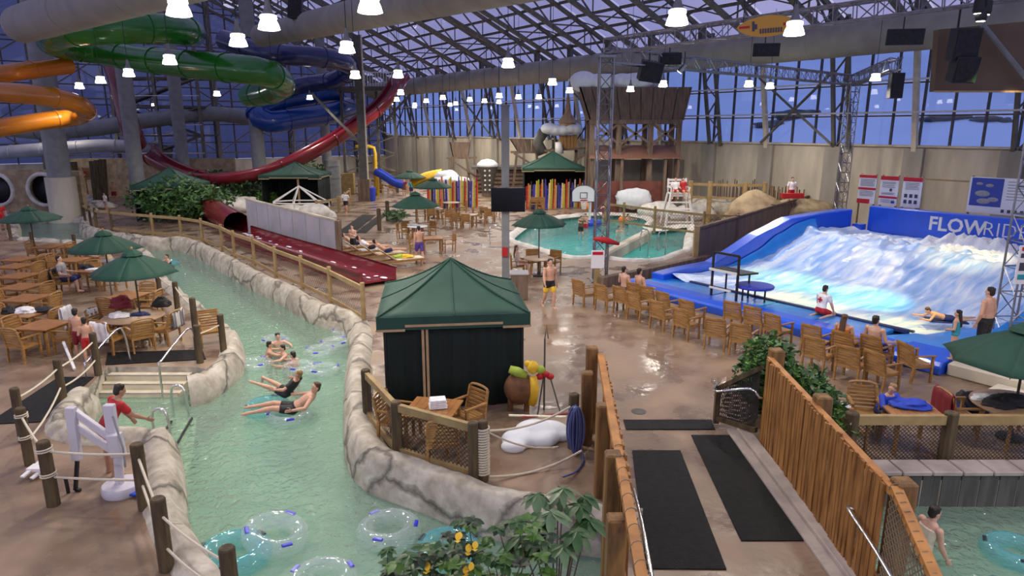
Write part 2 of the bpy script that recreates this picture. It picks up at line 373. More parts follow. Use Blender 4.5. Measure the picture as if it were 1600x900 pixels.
sheet('lagoon_floor', [G(298, 633, 0)]+lag, WZ-.28, 'bed_shallow', 'structure')
# --- moulded rock borders
def cracks(p, sc):
    d, _ = NZ.voronoi(p*sc); return d[1]-d[0]
def rock_band(name, line, label, inw, width=.55, top=.2, low=WZ-.35, m='rock', sc=.5, amp=.09, side=1, z0=-.06):
    """a swept bank: line is the water line, side tells on which hand the deck lies"""
    L = clean(catmull(line, .16), .05); n = len(L); prof = []
    for k in range(13):
        t = k/12
        if t < .35: a = t/.35; prof.append((width*(1-a*.62), z0+(top-z0)*math.sin(a*math.pi/2)))
        elif t < .62: a = (t-.35)/.27; prof.append((width*(.38-.30*a), top-.03*a))
        else: a = (t-.62)/.38; prof.append((width*.08*(1-a)-.15*min(1, a*2.5), top-.03+(low-top+.03)*a))
    bb = MB(); vs = []
    for i, p in enumerate(L):
        d = (L[min(i+1, n-1)]-L[max(i-1, 0)]); d.z = 0; d.normalize(); nr = V((-d.y, d.x, 0))*side
        for o, z in prof:
            q = V((p.x, p.y, 0))+nr*o; q.z = z
            c = cracks(q+V((3, 5, 1)), sc); w = min(1, c/.16)
            h = (w-1)*amp*.8+NZ.noise(q*1.3)*amp*.9+NZ.noise(q*4)*amp*.3
            q = q+(nr*-.35+UP*.75).normalized()*h*(1 if z > z0+.01 else .1); vs.append(q)
    m1 = len(prof); fs = []
    for i in range(n-1):
        for j in range(m1-1):
            f = (i*m1+j, (i+1)*m1+j, (i+1)*m1+j+1, i*m1+j+1); fs.append(f if side > 0 else f[::-1])
    bb.add(vs, fs); o = bb.build(name, MT[m], smooth=True); return tag(o, label, 'rock')
rock_band('rock_bank', RB[:-6], 'grey moulded rock bank along the cabana side of the lazy river', 1, .62, .22, side=-1)
rock_band('rock_bank', LF[8:], 'moulded rock bank along the dining deck, ending in a rounded point by the steps', 1, .55, .16, side=-1)
rock_band('rock_bank', LG, 'low moulded rock bank under the white pool lift and beside the roped posts', 1, .55, .19, side=-1)
rock_band('pool_coping', PL+[PL[0]], 'rounded white coping around the turquoise basketball pool', 1, .5, .14, POOL_Z-.3, m='coping_white', amp=.035, side=-1)
def boulder(name, c, r, label, m='rock', seed=0, rz=0, cat='rock', group=None, amp=.25):
    b = MB(); b.ell((0, 0, 0), (1, 1, 1), 22, 14); vs = []
    for p in b.v:
        p = V(p); k = 1+amp*NZ.noise(p*1.4+V((seed*3.1, seed, 0)))+amp*.35*NZ.noise(p*3.5+V((seed, 0, 4)))+min(0, cracks(p+V((seed, 0, 0)), .9)-.12)*.5
        vs.append((p.x*k*r[0], p.y*k*r[1], p.z*k*r[2]))
    b.v = vs; o = b.build(name, MT[m], smooth=True); o.location = c; o.rotation_euler.z = rz; return tag(o, label, cat, group)
# --- right wall: concrete below, glazing above, leaning columns
wr_ = struct('wall_right')
pan = MB(); pan.box((0, 0, WALL_H/2), (4.62, .3, WALL_H)); pil = MB(); pil.box((0, 0, WALL_H/2-.02), (1.05, .34, WALL_H-.04))
cap = MB(); cap.box((0, 0, 0), (4.7, .5, .12))
ang = math.atan2(WU.y, WU.x)
protos = {}
def piece(key, bm_, m, loc, rz, parent, name, bev=0):
    if key not in protos:
        o = bm_.build(name, MT[m], None, bev=bev); protos[key] = o
    else:
        o = protos[key].copy(); COL.objects.link(o)
    o.location = loc; o.rotation_euler = (0, 0, rz); o.parent = parent; return o
NB = 24; BAY = 4.7
for i in range(NB):
    s = BAY*(i+.5)
    piece('pan', pan, 'concrete', W(s, -.15, 0), ang, wr_, 'concrete_panel', .02)
    piece('pil', pil, 'concrete_dark', W(s+BAY*.5, .1, 0), ang, wr_, 'pilaster', .02)
    piece('cap', cap, 'concrete', W(s, -.1, WALL_H+.06), ang, wr_, 'wall_cap', .01)
wg = struct('window_1')
mv = MB(); mv.box((0, 0, (EAVE-WALL_H)/2), (.10, .16, EAVE-WALL_H)); mh = MB(); mh.box((0, 0, 0), (BAY-.02, .12, .09))
pn = MB(); pn.box((0, 0, 0), (BAY/3-.1, .012, 1.0))
for i in range(NB):
    for k in range(3):
        piece('mv', mv, 'steel_dark', W(BAY*(i+k/3), -.25, WALL_H+.1), ang, wg, 'mullion')
    for z in (WALL_H+1.72, WALL_H+3.5, WALL_H+5.3): piece('mh', mh, 'steel_dark', W(BAY*(i+.5), -.25, z), ang, wg, 'transom')
    for k in range(3):
        for z0, z1 in ((WALL_H+.12, WALL_H+1.66), (WALL_H+1.78, WALL_H+3.44), (WALL_H+3.56, WALL_H+5.24), (WALL_H+5.36, EAVE)):
            o = piece('pn', pn, 'glass_side', W(BAY*(i+(k+.5)/3), -.25, (z0+z1)/2), ang, wg, 'pane'); o.scale.z = z1-z0
for i in range(NB):
    s = BAY*i; b = MB()
    foot, head = W(s, .15, WALL_H-.2), W(s, 1.75, EAVE+.2)
    if i % 2:
        b.bar(foot, head, .26, .26); b.build('leaning_column', MT['steel_cream'], wr_)
    else:
        f2, h2 = W(s+.95, .15, WALL_H-.2), W(s+.95, 1.75, EAVE+.2)
        b.bar(foot, head, .2, .2); b.bar(f2, h2, .2, .2)
        for k in range(7):
            a, c = foot.lerp(head, k/7), f2.lerp(h2, (k+1)/7)
            if k % 2: a, c = f2.lerp(h2, k/7), foot.lerp(head, (k+1)/7)
            b.bar(a, c, .08, .08)
        b.build('lattice_column', MT['steel_olive'], wr_)
for i in range(0, NB, 4):        # cross braces and the pale sprinkler pipes in front of the glass
    b = MB(); b.bar(W(BAY*(i+.95), .5, WALL_H+.1), W(BAY*(i+2), 1.2, WALL_H+4.2), .12, .12); b.bar(W(BAY*(i+2), .5, WALL_H+.1), W(BAY*(i+.95), 1.2, WALL_H+4.2), .12, .12)
    b.build('cross_brace', MT['steel_olive'], wr_)
for z, d in ((WALL_H+1.9, .7), (WALL_H+3.6, 1.1)):
    MB().tube([W(0, d, z), W(LEN-6, d, z)], .055, 6).build('pipe', MT['white_paint'], wr_)
# --- end wall, all glazing above a low base
we = struct('wall_far'); we2 = struct('window_2'); ang2 = math.atan2(WN.y, WN.x)
MB().prism([W(-.15, 0, 0), W(-.15, 66, 0), W(-.15, 66, 2.2), W(-.15, 0, 2.2)], WU*.3).build('base_panel', MT['concrete'], we)
NE = 30
def end_top(d): return roof_z(d)-.1
for i in range(NE+1):
    d = 66*i/NE; h = end_top(d); b = MB(); b.bar(W(-.1, d, 2.2), W(-.1, d, h), .14, .2, WU); b.build('mullion', MT['steel_dark'], we2)
for z in [4.2+2.1*k for k in range(11)]:
    d0 = max(0, (z+.1-EAVE)/SLOPE); d1 = min(66, 2*RIDGE-d0)
    if d1-d0 > 2: MB().bar(W(-.1, d0, z), W(-.1, d1, z), .14, .12).build('transom', MT['steel_dark'], we2)
for i in range(NE):
    d0, d1 = 66*i/NE+.07, 66*(i+1)/NE-.07; z = 2.25
    while z < min(end_top(d0), end_top(d1))-.3:
        z1 = min(z+2.0, end_top(d0), end_top(d1))
        MB().prism([W(-.1, d0, z), W(-.1, d1, z), W(-.1, d1, z1), W(-.1, d0, z1)], WU*.02).build('pane', MT['glass_end'], we2); z = 4.26+2.1*round((z1-4.2)/2.1) if z1 > 4 else 4.26
        if z1 >= min(end_top(d0), end_top(d1))-.31: break
for i in range(2, NE, 4):        # wind girders standing before the end glazing
    d = 66*i/NE; b = MB(); h = min(end_top(d), 20)
    a0, a1, c0, c1 = W(.5, d, .0), W(.5, d, h), W(2.0, d, .0), W(2.0, d, h)
    b.bar(a0, a1, .22, .22, WN); b.bar(c0, c1, .22, .22, WN)
    for k in range(12):
        p, q = (a0.lerp(a1, k/12), c0.lerp(c1, (k+1)/12)) if k % 2 else (c0.lerp(c1, k/12), a0.lerp(a1, (k+1)/12)); b.bar(p, q, .1, .1, WN)
    b.build('wind_girder', MT['steel_olive'], we)
    if i+4 < NE:
        d2 = 66*(i+4)/NE; b = MB()
        for z in (3.0, 9.0, 15):
            b.bar(W(1.2, d, z), W(1.2, d2, z), .16, .16); b.bar(W(1.2, d, z), W(1.2, d2, z+6), .12, .12); b.bar(W(1.2, d, z+6), W(1.2, d2, z), .12, .12)
        b.build('cross_brace', MT['steel_olive'], we)
# --- roof
ce = struct('ceiling'); DEP = 1.7
def chordz(d): return roof_z(d)-.25
for i in range(NB):
    s = BAY*i; top, bot, web = MB(), MB(), MB(); D1 = 62
    top.bar(W(s, .2, chordz(.2)), W(s, RIDGE, chordz(RIDGE)), .22, .28); top.bar(W(s, RIDGE, chordz(RIDGE)), W(s, D1, chordz(D1)), .22, .28)
    bd0 = 1.6
    bot.bar(W(s, bd0, chordz(bd0)-DEP*.9), W(s, RIDGE, chordz(RIDGE)-DEP-.6), .26, .28); bot.bar(W(s, RIDGE, chordz(RIDGE)-DEP-.6), W(s, D1, chordz(D1)-DEP), .26, .28)
    n = 18
    for k in range(n):
        a, c = .8+(D1-1.6)*k/n, .8+(D1-1.6)*(k+1)/n
        hi = lambda d: W(s, d, chordz(d)); lo = lambda d: W(s, d, chordz(d)-DEP*.95)
        if k % 2: web.bar(hi(a), lo(c), .1, .1)
        else: web.bar(lo(a), hi(c), .1, .1)
        web.bar(lo(c), hi(c), .09, .09)
    web.bar(W(s, 1.7, EAVE-1.3), W(s, 1.7, EAVE+.9), .42, .34, WU)
    top.build('truss_top_chord', MT['steel_olive'], ce); bot.build('truss_bottom_chord', MT['steel_olive'], ce)
    tag(web.build('truss_web', MT['steel_olive'], ce), kind='stuff')
PUR = [0]+[1.7*k for k in range(1, 37)]
pu = MB(); pu.box((0, 0, 0), (BAY-.2, .14, .2))
sl = math.atan(SLOPE)
rp = MB(); rp.box((0, 0, 0), (BAY-.26, 1.0, .02))
for i in range(NB):
    for j, d in enumerate(PUR):
        piece('pu', pu, 'steel_dark', W(BAY*(i+.5), d, roof_z(d)-.05), ang, ce, 'purlin')
        if j+1 < len(PUR):
            d2 = PUR[j+1]; dm = (d+d2)/2
            o = piece('rp', rp, 'glass_roof', W(BAY*(i+.5), dm, roof_z(dm)+.06), ang, ce, 'pane'); o.scale.y = (d2-d)*math.sqrt(1+SLOPE**2)-.12
            o.rotation_euler = (Matrix.Rotation(ang, 4, 'Z')@Matrix.Rotation(-sl if dm < RIDGE else sl, 4, 'X')).to_euler()
for i in range(NB):              # cross rods in the plane of the purlins, and long struts tying truss to truss
    b = MB()
    for d in (5, 12, 19, 26):
        b.bar(W(BAY*i, d, chordz(d)-DEP*.9), W(BAY*(i+1), d, chordz(d)), .08, .08); b.bar(W(BAY*i, d, chordz(d)), W(BAY*(i+1), d, chordz(d)-DEP*.9), .08, .08)
    tag(b.build('bridging', MT['steel_dark'], ce), kind='stuff')
# --- ducts
def duct(path, r, label, n=24):
    t = thing('air_duct', label, 'duct', path[0]); MB().tube(path, r, n).build('duct_skin', MT['duct'], t, smooth='auto')
    P = [V(p) for p in path]; L = (P[-1]-P[0]).length; k = int(L/4.7)
    for i in range(1, k):
        p = P[0].lerp(P[-1], i/k); d = (p-C0).dot(WN)
        MB().tube([p+UP*r*.9, V((p.x, p.y, roof_z(d)-.3))], .035, 5).build('hanger', MT['steel_dark'], t)
        MB().tube([p-(P[-1]-P[0]).normalized()*.05, p+(P[-1]-P[0]).normalized()*.05], r*1.012, n).build('seam', MT['duct'], t, smooth='auto')
    return t
duct([W(3, 2.9, 10.65), W(LEN-14, 2.9, 10.65)], .95, 'long grey fabric air duct above the window wall')
dA, dB = AT(412, 55, 48), AT(772, -24, 24)
duct([dA+(dA-dB)*.02, dA, dB, dB+(dB-dA)*.4], .72, 'long grey air duct high in the middle of the hall')
dA, dB = AT(38, 37, 30), AT(300, -42, 20)
duct([dA+(dA-dB)*.03, dA, dB, dB+(dB-dA)*.5], .74, 'grey air duct with rounded end above the green tube slide')
# --- snow outside
b = MB()
def hill(u, v):
    s, d = -90+240*u, -3-150*v
    z = -2+max(0, -d-6)*.24+4.5*NZ.noise(V((s*.02, d*.02, 0)))*min(1, -d/40)+1.2*NZ.noise(V((s*.09, d*.09, 3)))
    return W(s, d, min(z, 50))
b.grid(hill, 70, 60); b.build('snow_slope', MT['snow'], smooth=True)['kind'] = 'structure'
b = MB()
def hill2(u, v):
    s, d = -4-90*v, -20+130*u
    return W(s, d, -2+max(0, -s-6)*.2+5*NZ.noise(V((s*.03, d*.03, 7)))*min(1, -s/30))
b.grid(hill2, 60, 40); b.build('snow_field', MT['snow'], smooth=True)['kind'] = 'structure'
for k, (px, py, w, h) in enumerate([(1252, 182, 3.2, .9), (1205, 196, 2.0, .6), (1452, 187, 1.6, .4), (1485, 185, 2.0, .4), (1542, 187, 1.6, .4), (1572, 190, .7, .4)]):
    d = ray(px, py); e = V((0, 0, EYE)); best = None
    for t in range(300, 1600):
        q = e+d*(t*.1); s_, dd = (q-C0).dot(WU), (q-C0).dot(WN)
        if dd < -5 and q.z < hill((s_+90)/240, (-dd-3)/150).z: best = q; break
    if best: boulder('rock_outcrop', best, (w*1.2, w*.7, h), ['largest dark rock outcrop on the snow slope, left of the window wall truss tower', 'lower left dark rock outcrop on the snow slope', 'dark rock outcrop just left of the lit window column pair on the snow', 'second dark rock outcrop from the left in the row on the snow', 'third dark rock outcrop from the left in the row on the snow', 'small dark rock outcrop at the right edge of the snow'][k], 'steel_dark', k, ang, 'rock', None, .4)
# ---------------------------------------------------------------- pendant lamps
def lamp_proto():
    t = thing('pendant_lamp', 'x', 'lamp', (0, 0, 0))
    MB().lathe([(.10, .21), (.185, .185), (.19, .12), (.17, .10), (.215, .0), (.245, -.11), (.20, -.125), (.0, -.125)][::-1], 20).build('shade', MT['shade_glow'], t, smooth='auto')
    MB().lathe([(.15, .19), (.16, .21), (.11, .26), (.06, .42), (.04, .58)], 14).build('cap', MT['lamp_cap'], t, smooth='auto')
    MB().tube([(0, 0, .56), (0, 0, 1)], .012, 5).build('cable', MT['black'], t)
    return t
def lampdata():
    ld = bpy.data.lights.new('lamp_glow', 'SPOT'); ld.energy = LAMP_W; ld.color = (1, .89, .73); ld.shadow_soft_size = .28; ld.spot_size = math.radians(168); ld.spot_blend = .6
    return ld
LAMPS = [(578, 10, 'largest glowing pendant lamp, below the middle air duct'), (372, 65, 'big pendant lamp hanging beside the end of the green tube'), (265, 95, 'pendant lamp in front of the upper green tube, right of the lamp pair'), (201, 115, 'pendant lamp hanging before the red slide tower'), (157, 126, 'pendant lamp between two others above the orange tubes'), (124, 135, 'leftmost pendant lamp over the orange tubes'), (279, 15, 'small high pendant lamp beside the rounded duct end'), (420, 38, 'small pendant lamp below the end of the middle duct'), (542, 76, 'pendant lamp under the middle duct, right of the navy tube'), (622, 117, 'pendant lamp at the top of the red drop slide'), (555, 118, 'small pendant lamp by the white railing of the slide platform'), (427, 138, 'pendant lamp under the open end of the green tube'), (339, 147, 'small pendant lamp between the tall grey columns'), (484, 153, 'small pendant lamp before the lower blue tube'), (794, 100, 'large pendant lamp over the tall grey screen column'), (863, 129, 'pendant lamp just left of the snow topped bucket tower'), (1058, 30, 'pendant lamp above the truss with the black speakers'), (1036, 132, 'pendant lamp in front of the giant wooden bucket'), (1241, 47, 'pendant lamp under the orange surfboard sign'), (1170, 132, 'pendant lamp right of the giant wooden bucket before the glass'), (626, 145, 'pendant lamp just under the red slide top'), (620, 156, 'second lamp of the cluster under the red slide top'), (610, 161, 'lowest lamp of the cluster under the red slide top'), (666, 158, 'pendant lamp before the far glass, right of the slide cluster'), (692, 153, 'pendant lamp before the far glass between slide and grey column'), (734, 156, 'pendant lamp before the far glass left of the grey column'), (780, 150, 'pendant lamp close to the grey screen column'), (890, 142, 'pendant lamp above the small snow capped hut'), (810, 152, 'small far pendant lamp right of the grey screen column'), (1368, 122, 'pendant lamp before the glass near the horizontal truss end'), (1203, 135, 'faint far pendant lamp right of the lit wooden bucket'), (70, 158, 'far pendant lamp at the left edge by the lowest orange tube'), (648, 164, 'distant pendant lamp nearest the red slide support before the far glass'), (712, 162, 'distant pendant lamp midway along the far glass'), (757, 158, 'distant pendant lamp just left of the grey column before the glass'), (842, 152, 'distant pendant lamp left of the snow hut turret'), (478, 168, 'distant pendant lamp behind the blue tube loops'), (240, 165, 'distant pendant lamp inside the steel stair tower region'), (985, 140, 'pendant lamp hidden close by the snow on the wooden hopper')]
L0 = lamp_proto(); LSPOTS = []
def put_lamp(p, label, group=None):
    o = L0 if not LSPOTS else copy_tree(L0)
    o.location = p; o['label'] = label
    if group: o['group'] = group
    d = (p-C0).dot(WN); h = max(.6, roof_z(d)-2.0-p.z)
    for ch in o.children:
        if ch.name.startswith('cable'): ch.scale.z = 1; ch.data = ch.data.copy() if LSPOTS else ch.data; [setattr(v, 'co', V((v.co.x, v.co.y, .56 if v.co.z < .7 else h))) for v in ch.data.vertices]
    ld = lampdata()
    l = link(bpy.data.objects.new('lamp_glow', ld)); l.location = p-UP*.5
    LSPOTS.append(p)
for x, y, lab in LAMPS: put_lamp(G(x, y, LAMP_Z), lab)
for k_, (s_, lab) in enumerate([(11, 'extra lamp added to light the far end of the concrete wall'), (19, 'second extra lamp added to light the far concrete wall'), (27, 'third extra lamp added to light the far concrete wall'), (36, 'fourth extra lamp added to light the far concrete wall, left of the snow hut')]): put_lamp(W(s_, 4.8, LAMP_Z), lab)  # extra pendants added close to the far concrete wall to brighten it
# the rest of the lamp grid, outside this view, over the near decks
for x, y in ((-9, 3), (-3, -3), (4, 2), (10, -2), (-16, 8), (-22, 16), (9, 9), (15, 5), (21, 12), (-30, 28)):
    ld = lampdata()
    l = link(bpy.data.objects.new('lamp_glow', ld)); l.location = (x, y, LAMP_Z-.5)
# ================================================================ wave pool
FA, FU, FV = V((5.0, 24.3, 0)), V((.585, -.811, 0)), V((.811, .585, 0))
def F(u, v, z): return FA+FU*u+FV*v+UP*z
fang = math.atan2(FU.y, FU.x)
wp = thing('wave_pool', 'big bright blue surf wave pool with padded front edge and sheet of white water', 'wave pool', F(5, 5, 0))
def profile(name, pts, u0, u1, m, smooth=False, bev=0):     # pts are (v, z) outline, extruded along u
    return MB().prism([F(u0, v, z) for v, z in pts], FU*(u1-u0)).build(name, MT[m], wp, bev=bev, smooth=smooth)
profile('front_pad', [(-.6, 0), (-.66, .24), (-.58, .34), (-.42, .40), (.1, .40), (.14, .3), (.14, 0)], -.6, 9.2, 'flow_blue', bev=.02)
profile('front_pad', [(-.75, 0), (-.8, .22), (-.7, .36), (.25, .42), (.5, .34), (.5, 0)], 9.2, 10.35, 'flow_blue', bev=.03)
MB().prism([F(8.3, .3, .34), F(9.2, .1, .40), F(10.3, .45, .40), F(10.2, 1.9, .36), F(8.8, 1.35, .34)], UP*-.3).build('side_pad', MT['flow_blue_light'], wp, bev=.05)
MB().prism([F(8.9, 1.3, .30), F(10.25, 1.6, .4), F(10.6, 5, .5), F(10.3, 9.5, 1.3), F(10.0, 9.5, 1.2), F(9.9, 5, .35)], UP*-.3).build('side_slope', MT['flow_blue_light'], wp, bev=.04)
for k in range(4):
    a, c = .9+k*1.86, .9+(k+1)*1.86
    MB().box((0, 0, 0), (1.82, 1.05, .12)).build('foam_tile', MT['pad_blue'], None, bev=.02)
    o = bpy.context.scene.objects[-1] if False else [x for x in COL.objects if x.name.startswith('foam_tile')][-1]
    o.location = F((a+c)/2, .66, .30)-ORIG[wp.name]; o.rotation_euler.z = fang; o.parent = wp
MB().prism([F(-.5, .14, .10), F(1.0, .14, .10), F(1.0, 1.5, .10), F(-.5, 1.5, .10)], UP*.18).build('splash_tray', MT['flow_blue_light'], wp, bev=.02)
MB().bar(F(1.0, 1.22, .36), F(8.7, 1.22, .36), .12, .12).build('nozzle_lip', MT['c_navy'], wp, bev=.02)
MB().bar(F(1.0, 1.42, .345), F(8.75, 1.42, .345), .1, .06).build('nozzle_lip', MT['alu'], wp)
def bedz(v):
    pts = [(1.3, .26), (3, .10), (5, .10), (6.7, .30), (8.2, .75), (9.6, 1.12), (10.6, 1.22), (12, 1.1), (13.5, 1.0), (15, .98)]
    for (a, za), (c, zc) in zip(pts, pts[1:]):
        if v <= c: t = (v-a)/(c-a); t = t*t*(3-2*t)*.5+t*.5; return za+(zc-za)*t
    return pts[-1][1]
profile('bed_block', [(1.3, 0), (1.3, .2)]+[(v*.5, bedz(v*.5)-.08) for v in range(4, 31)]+[(15, 0)], -.02, 10.3, 'flow_blue_light')
def wave(u, v):
    uu, vv = .05+10.1*u, 1.32+13.5*v
    n = NZ.noise(V((uu*3.5, vv*1.1, 0)))*.030+NZ.noise(V((uu*8, vv*3, 4)))*.02
    z = bedz(vv)+n*min(1, .3+vv/8)
    if uu < 1.2: z += (1.2-uu)**2*.18
    if vv > 9.2: z += max(0, NZ.noise(V((uu*2.2, vv*1.6, 9)))+.25)*.22*min(1, (vv-9.2)/1.2)*min(1, max(0, (13-vv)/1.5))
    return F(uu, vv, z)
b = MB(); b.grid(wave, 130, 170)
m = mat('wave_water', (.42, .60, .86), .3, bump=.5, bs=14, col2=(.22, .44, .80), vs=1.0, bdist=.02)
t = m.node_tree; bs = t.nodes['Principled BSDF']; ramp = [n for n in t.nodes if n.type == 'VALTORGB'][0]
tc = t.nodes.new('ShaderNodeTexCoord'); mp = t.nodes.new('ShaderNodeMapping'); mp.inputs['Rotation'].default_value = (0, 0, -fang)
mp2 = t.nodes.new('ShaderNodeMapping'); mp2.inputs['Scale'].default_value = (3.2, .55, 1)
nz = t.nodes.new('ShaderNodeTexNoise'); nz.inputs['Scale'].default_value = 1.1; nz.inputs['Detail'].default_value = 8; nz.inputs['Distortion'].default_value = .6
rp = t.nodes.new('ShaderNodeValToRGB'); rp.color_ramp.elements[0].position = .40; rp.color_ramp.elements[1].position = .66
mxn = t.nodes.new('ShaderNodeMixRGB'); mxn.inputs[2].default_value = (.80, .85, .90, 1)
L = t.links.new
L(tc.outputs['Object'], mp.inputs[0]); L(mp.outputs[0], mp2.inputs[0]); L(mp2.outputs[0], nz.inputs['Vector']); L(nz.outputs['Fac'], rp.inputs[0])
L(rp.outputs[0], mxn.inputs[0]); L(ramp.outputs[0], mxn.inputs[1]); L(mxn.outputs[0], bs.inputs['Base Color'])
tag(b.build('water_sheet', m, wp, smooth=True), 'sheet of fast shallow water streaked with foam')
foam = mat('foam', (.86, .89, .92), .9, bump=.8, bs=18, bdist=.05)
def foamz(u, v):
    uu, vv = .6+9.4*u, 10.1+2.6*v+.5*math.sin(u*5); e = math.sin(v*math.pi)**.6*min(1, u*9)*min(1, (1-u)*9+.3)
    n = NZ.noise(V((uu*2.1, vv*2.1, 2)))*.22+NZ.noise(V((uu*6, vv*6, 2)))*.13+abs(NZ.noise(V((uu*13, vv*13, 2))))*.08
    return F(uu, vv, bedz(vv)-.06+e*(.16+n))
b = MB(); b.grid(foamz, 150, 44)
def foam2(u, v):
    uu, vv = 3.2+4.6*u, 13.3+1.5*v; e = math.sin(v*math.pi)**.5*math.sin(u*math.pi)**.7
    n = NZ.noise(V((uu*2.6, vv*2.6, 5)))*.4+abs(NZ.noise(V((uu*8, vv*8, 5))))*.25
    return F(uu, vv, .9+e*(.45+n))
b.grid(foam2, 60, 24)
def foam3(u, v):
    vv = 2.2+8.3*u; uu = .25+.9*u*.35+.5*v; e = math.sin(v*math.pi)*min(1, u*5)
    return F(uu, vv, bedz(vv)+.0+e*(.05+abs(NZ.noise(V((uu*7, vv*5, 1))))*.14))
b.grid(foam3, 80, 10)
tag(b.build('foam_crest', foam, wp, smooth=True), 'thick white foam tumbling over the wave crest', kind='stuff')
lw = [(.9, 0), (.9, .50), (2.0, .56), (4.0, .58), (5.4, .98), (6.8, 1.46), (9.2, 2.0), (12, 2.06), (14.3, 2.06), (14.3, 0)]
profile('side_wall', lw, -.62, -.02, 'flow_blue', bev=.04)
b = MB()
def curv(u, v):
    vv = 2.0+9.0*u; a = v*math.pi/2; h = .12+.55*min(1, max(0, (vv-3)/5))
    return F(.02+.75*(1-math.cos(a)) if False else .03+.75*(1-math.sin(a)), vv, bedz(vv)+h*(1-math.cos(a)))
b.grid(curv, 30, 8); b.build('side_fillet', MT['flow_blue_light'], wp, smooth=True, flip=True)
MB().prism([F(.45, 14.9, 0), F(.45, 14.9, 2.22), F(12.5, 14.9, 2.22), F(12.5, 14.9, 0)], FV*.5).build('back_wall', MT['flow_blue'], wp, bev=.04)
MB().prism([F(-.02, 14.4, 0), F(-.02, 14.4, 1.35), F(.45, 14.4, 1.35), F(.45, 14.4, 0)], FV*.4).build('corner_block', MT['flow_blue'], wp)
def text(name, s, size, loc, rot, m, parent=None, off=0, ext=.012, align='LEFT', sx=1.0):
    c = bpy.data.curves.new(name, 'FONT'); c.body = s; c.size = size; c.extrude = ext; c.offset = off; c.align_x = align; c.resolution_u = 2
    tmp = link(bpy.data.objects.new(name, c)); dg = bpy.context.evaluated_depsgraph_get(); me = bpy.data.meshes.new_from_object(tmp.evaluated_get(dg)); bpy.data.objects.remove(tmp)
    me.materials.clear(); me.materials.append(MT[m]); o = link(bpy.data.objects.new(name, me)); o.rotation_euler = rot; o.scale.x = sx
    if parent: o.parent = parent; o.location = V(loc)-ORIG[parent.name]; ORIG[o.name] = ORIG[parent.name]
    else: o.location = loc
    return o
trot = (math.pi/2, 0, fang)
text('lettering', 'FLOW', .85, F(3.2, 14.88, 1.42), trot, 'sign_white', wp, .018, sx=.95)
text('lettering', 'RIDER', .85, F(5.35, 14.88, 1.42), trot, 'sign_white', wp, -.012, sx=.95)
# --- right landing of the wave pool
b = MB().prism([F(10.4, -.55, 0), F(12.8, -.55, 0), F(12.8, 3.2, 0), F(10.4, 3.2, 0)], UP*.32)
tag(b.build('landing_block', MT['concrete'], bev=.03), 'tan raised landing block at the right end of the wave pool', 'platform')
tag(MB().prism([F(11.5, -1.5, 0), F(12.9, -1.5, 0), F(12.9, -.6, 0), F(11.5, -.6, 0)], UP*.16).build('landing_step', MT['concrete'], bev=.02), 'low concrete step below the raised landing block', 'step')
# --- notices standing on the back wall
def notice(u0, w, z0, h, label, bands, name='notice_board', lean=0):
    t = thing(name, label, 'sign', F(u0+w/2, 15.6, z0)); p = lambda u, v, z: F(u0+u, 15.6+v, z0+z)
    MB().prism([p(0, 0, 0), p(w, 0, 0), p(w, 0, h), p(0, 0, h)], FV*.05).build('board', MT['sign_white'], t); brd = [x for x in t.children][0]
    for (a, c, e, f, m) in bands: MB().prism([p(a*w, -.012, e*h), p(c*w, -.012, e*h), p(c*w, -.012, f*h), p(a*w, -.012, f*h)], FV*.01).build('print_panel', MT[m], brd)
    for x in (.06, w-.06): MB().bar(p(x, .08, -z0), p(x, .08, h+.05), .08, .06).build('post', MT['rail_wood'], t)
    return t, p
lines = lambda x0, x1, ys: [(x0, x1-(.07 if i % 3 == 2 else 0), y, y+.012, 'ink') for i, y in enumerate(ys)]
notice(-.55, .86, 2.25, 1.4, 'leftmost red and white notice board with two red bands above the wave pool', [(0, 1, .9, 1, 'sign_red'), (0, 1, .48, .56, 'sign_red'), (0, .72, 0, .16, 'sign_red')]+lines(.1, .9, [.83, .78, .73, .68, .63, .42, .37, .32, .27]))
notice(.5, .86, 2.25, 1.4, 'middle red and white notice board with a small drawing above the wave pool', [(0, 1, .86, 1, 'sign_red'), (0, 1, .24, .31, 'sign_red'), (.55, .68, .48, .58, 'ink'), (.7, .88, .08, .16, 'sign_blue')]+lines(.12, .85, [.78, .74, .68, .62, .42, .38, .17, .11]))
notice(1.55, .86, 2.25, 1.4, 'rightmost red and white notice board with six round pictograms', [(0, 1, .86, 1, 'sign_red')]+[(.14+.27*i, .30+.27*i, .12+.2*j, .24+.2*j, 'ink') for i in range(3) for j in range(2)]+lines(.15, .85, [.8, .75, .7, .65, .6]))
bt, bp_ = notice(4.35, 3.9, 2.27, 1.55, 'wide white information board with a blue surf photo behind the wave pool', [(.02, .33, .2, .98, 'sign_blue'), (.70, .98, .22, .98, 'sign_blue'), (.72, .96, .26, .70, 'flow_blue_light')]+lines(.37, .66, [.9, .82, .74, .66, .58, .5, .42])+[(.34+.06*i, .37+.06*i, .06, .15, 'ink') for i in range(5)])
b = MB()
for (a, c, r, s_) in ((.14, .55, .22, 'a'), (.2, .78, .12, 'b'), (.25, .4, .16, 'c'), (.1, .82, .1, 'd'), (.16, .34, .2, 'e')):
    q = bp_(a*3.9, -.02, c*1.55); b.ell(q, (r*1.3, .012, r*.6), 12, 8, Matrix.Rotation(fang+.0, 3, 'Z'))
b.build('surfer_photo', MT['c_grey'], bt)
MB().bar(F(2.5, 15.6, 3.6), F(4.3, 15.6, 3.6), .07, .07).build('fence_rail', MT['rail_wood'], bt)
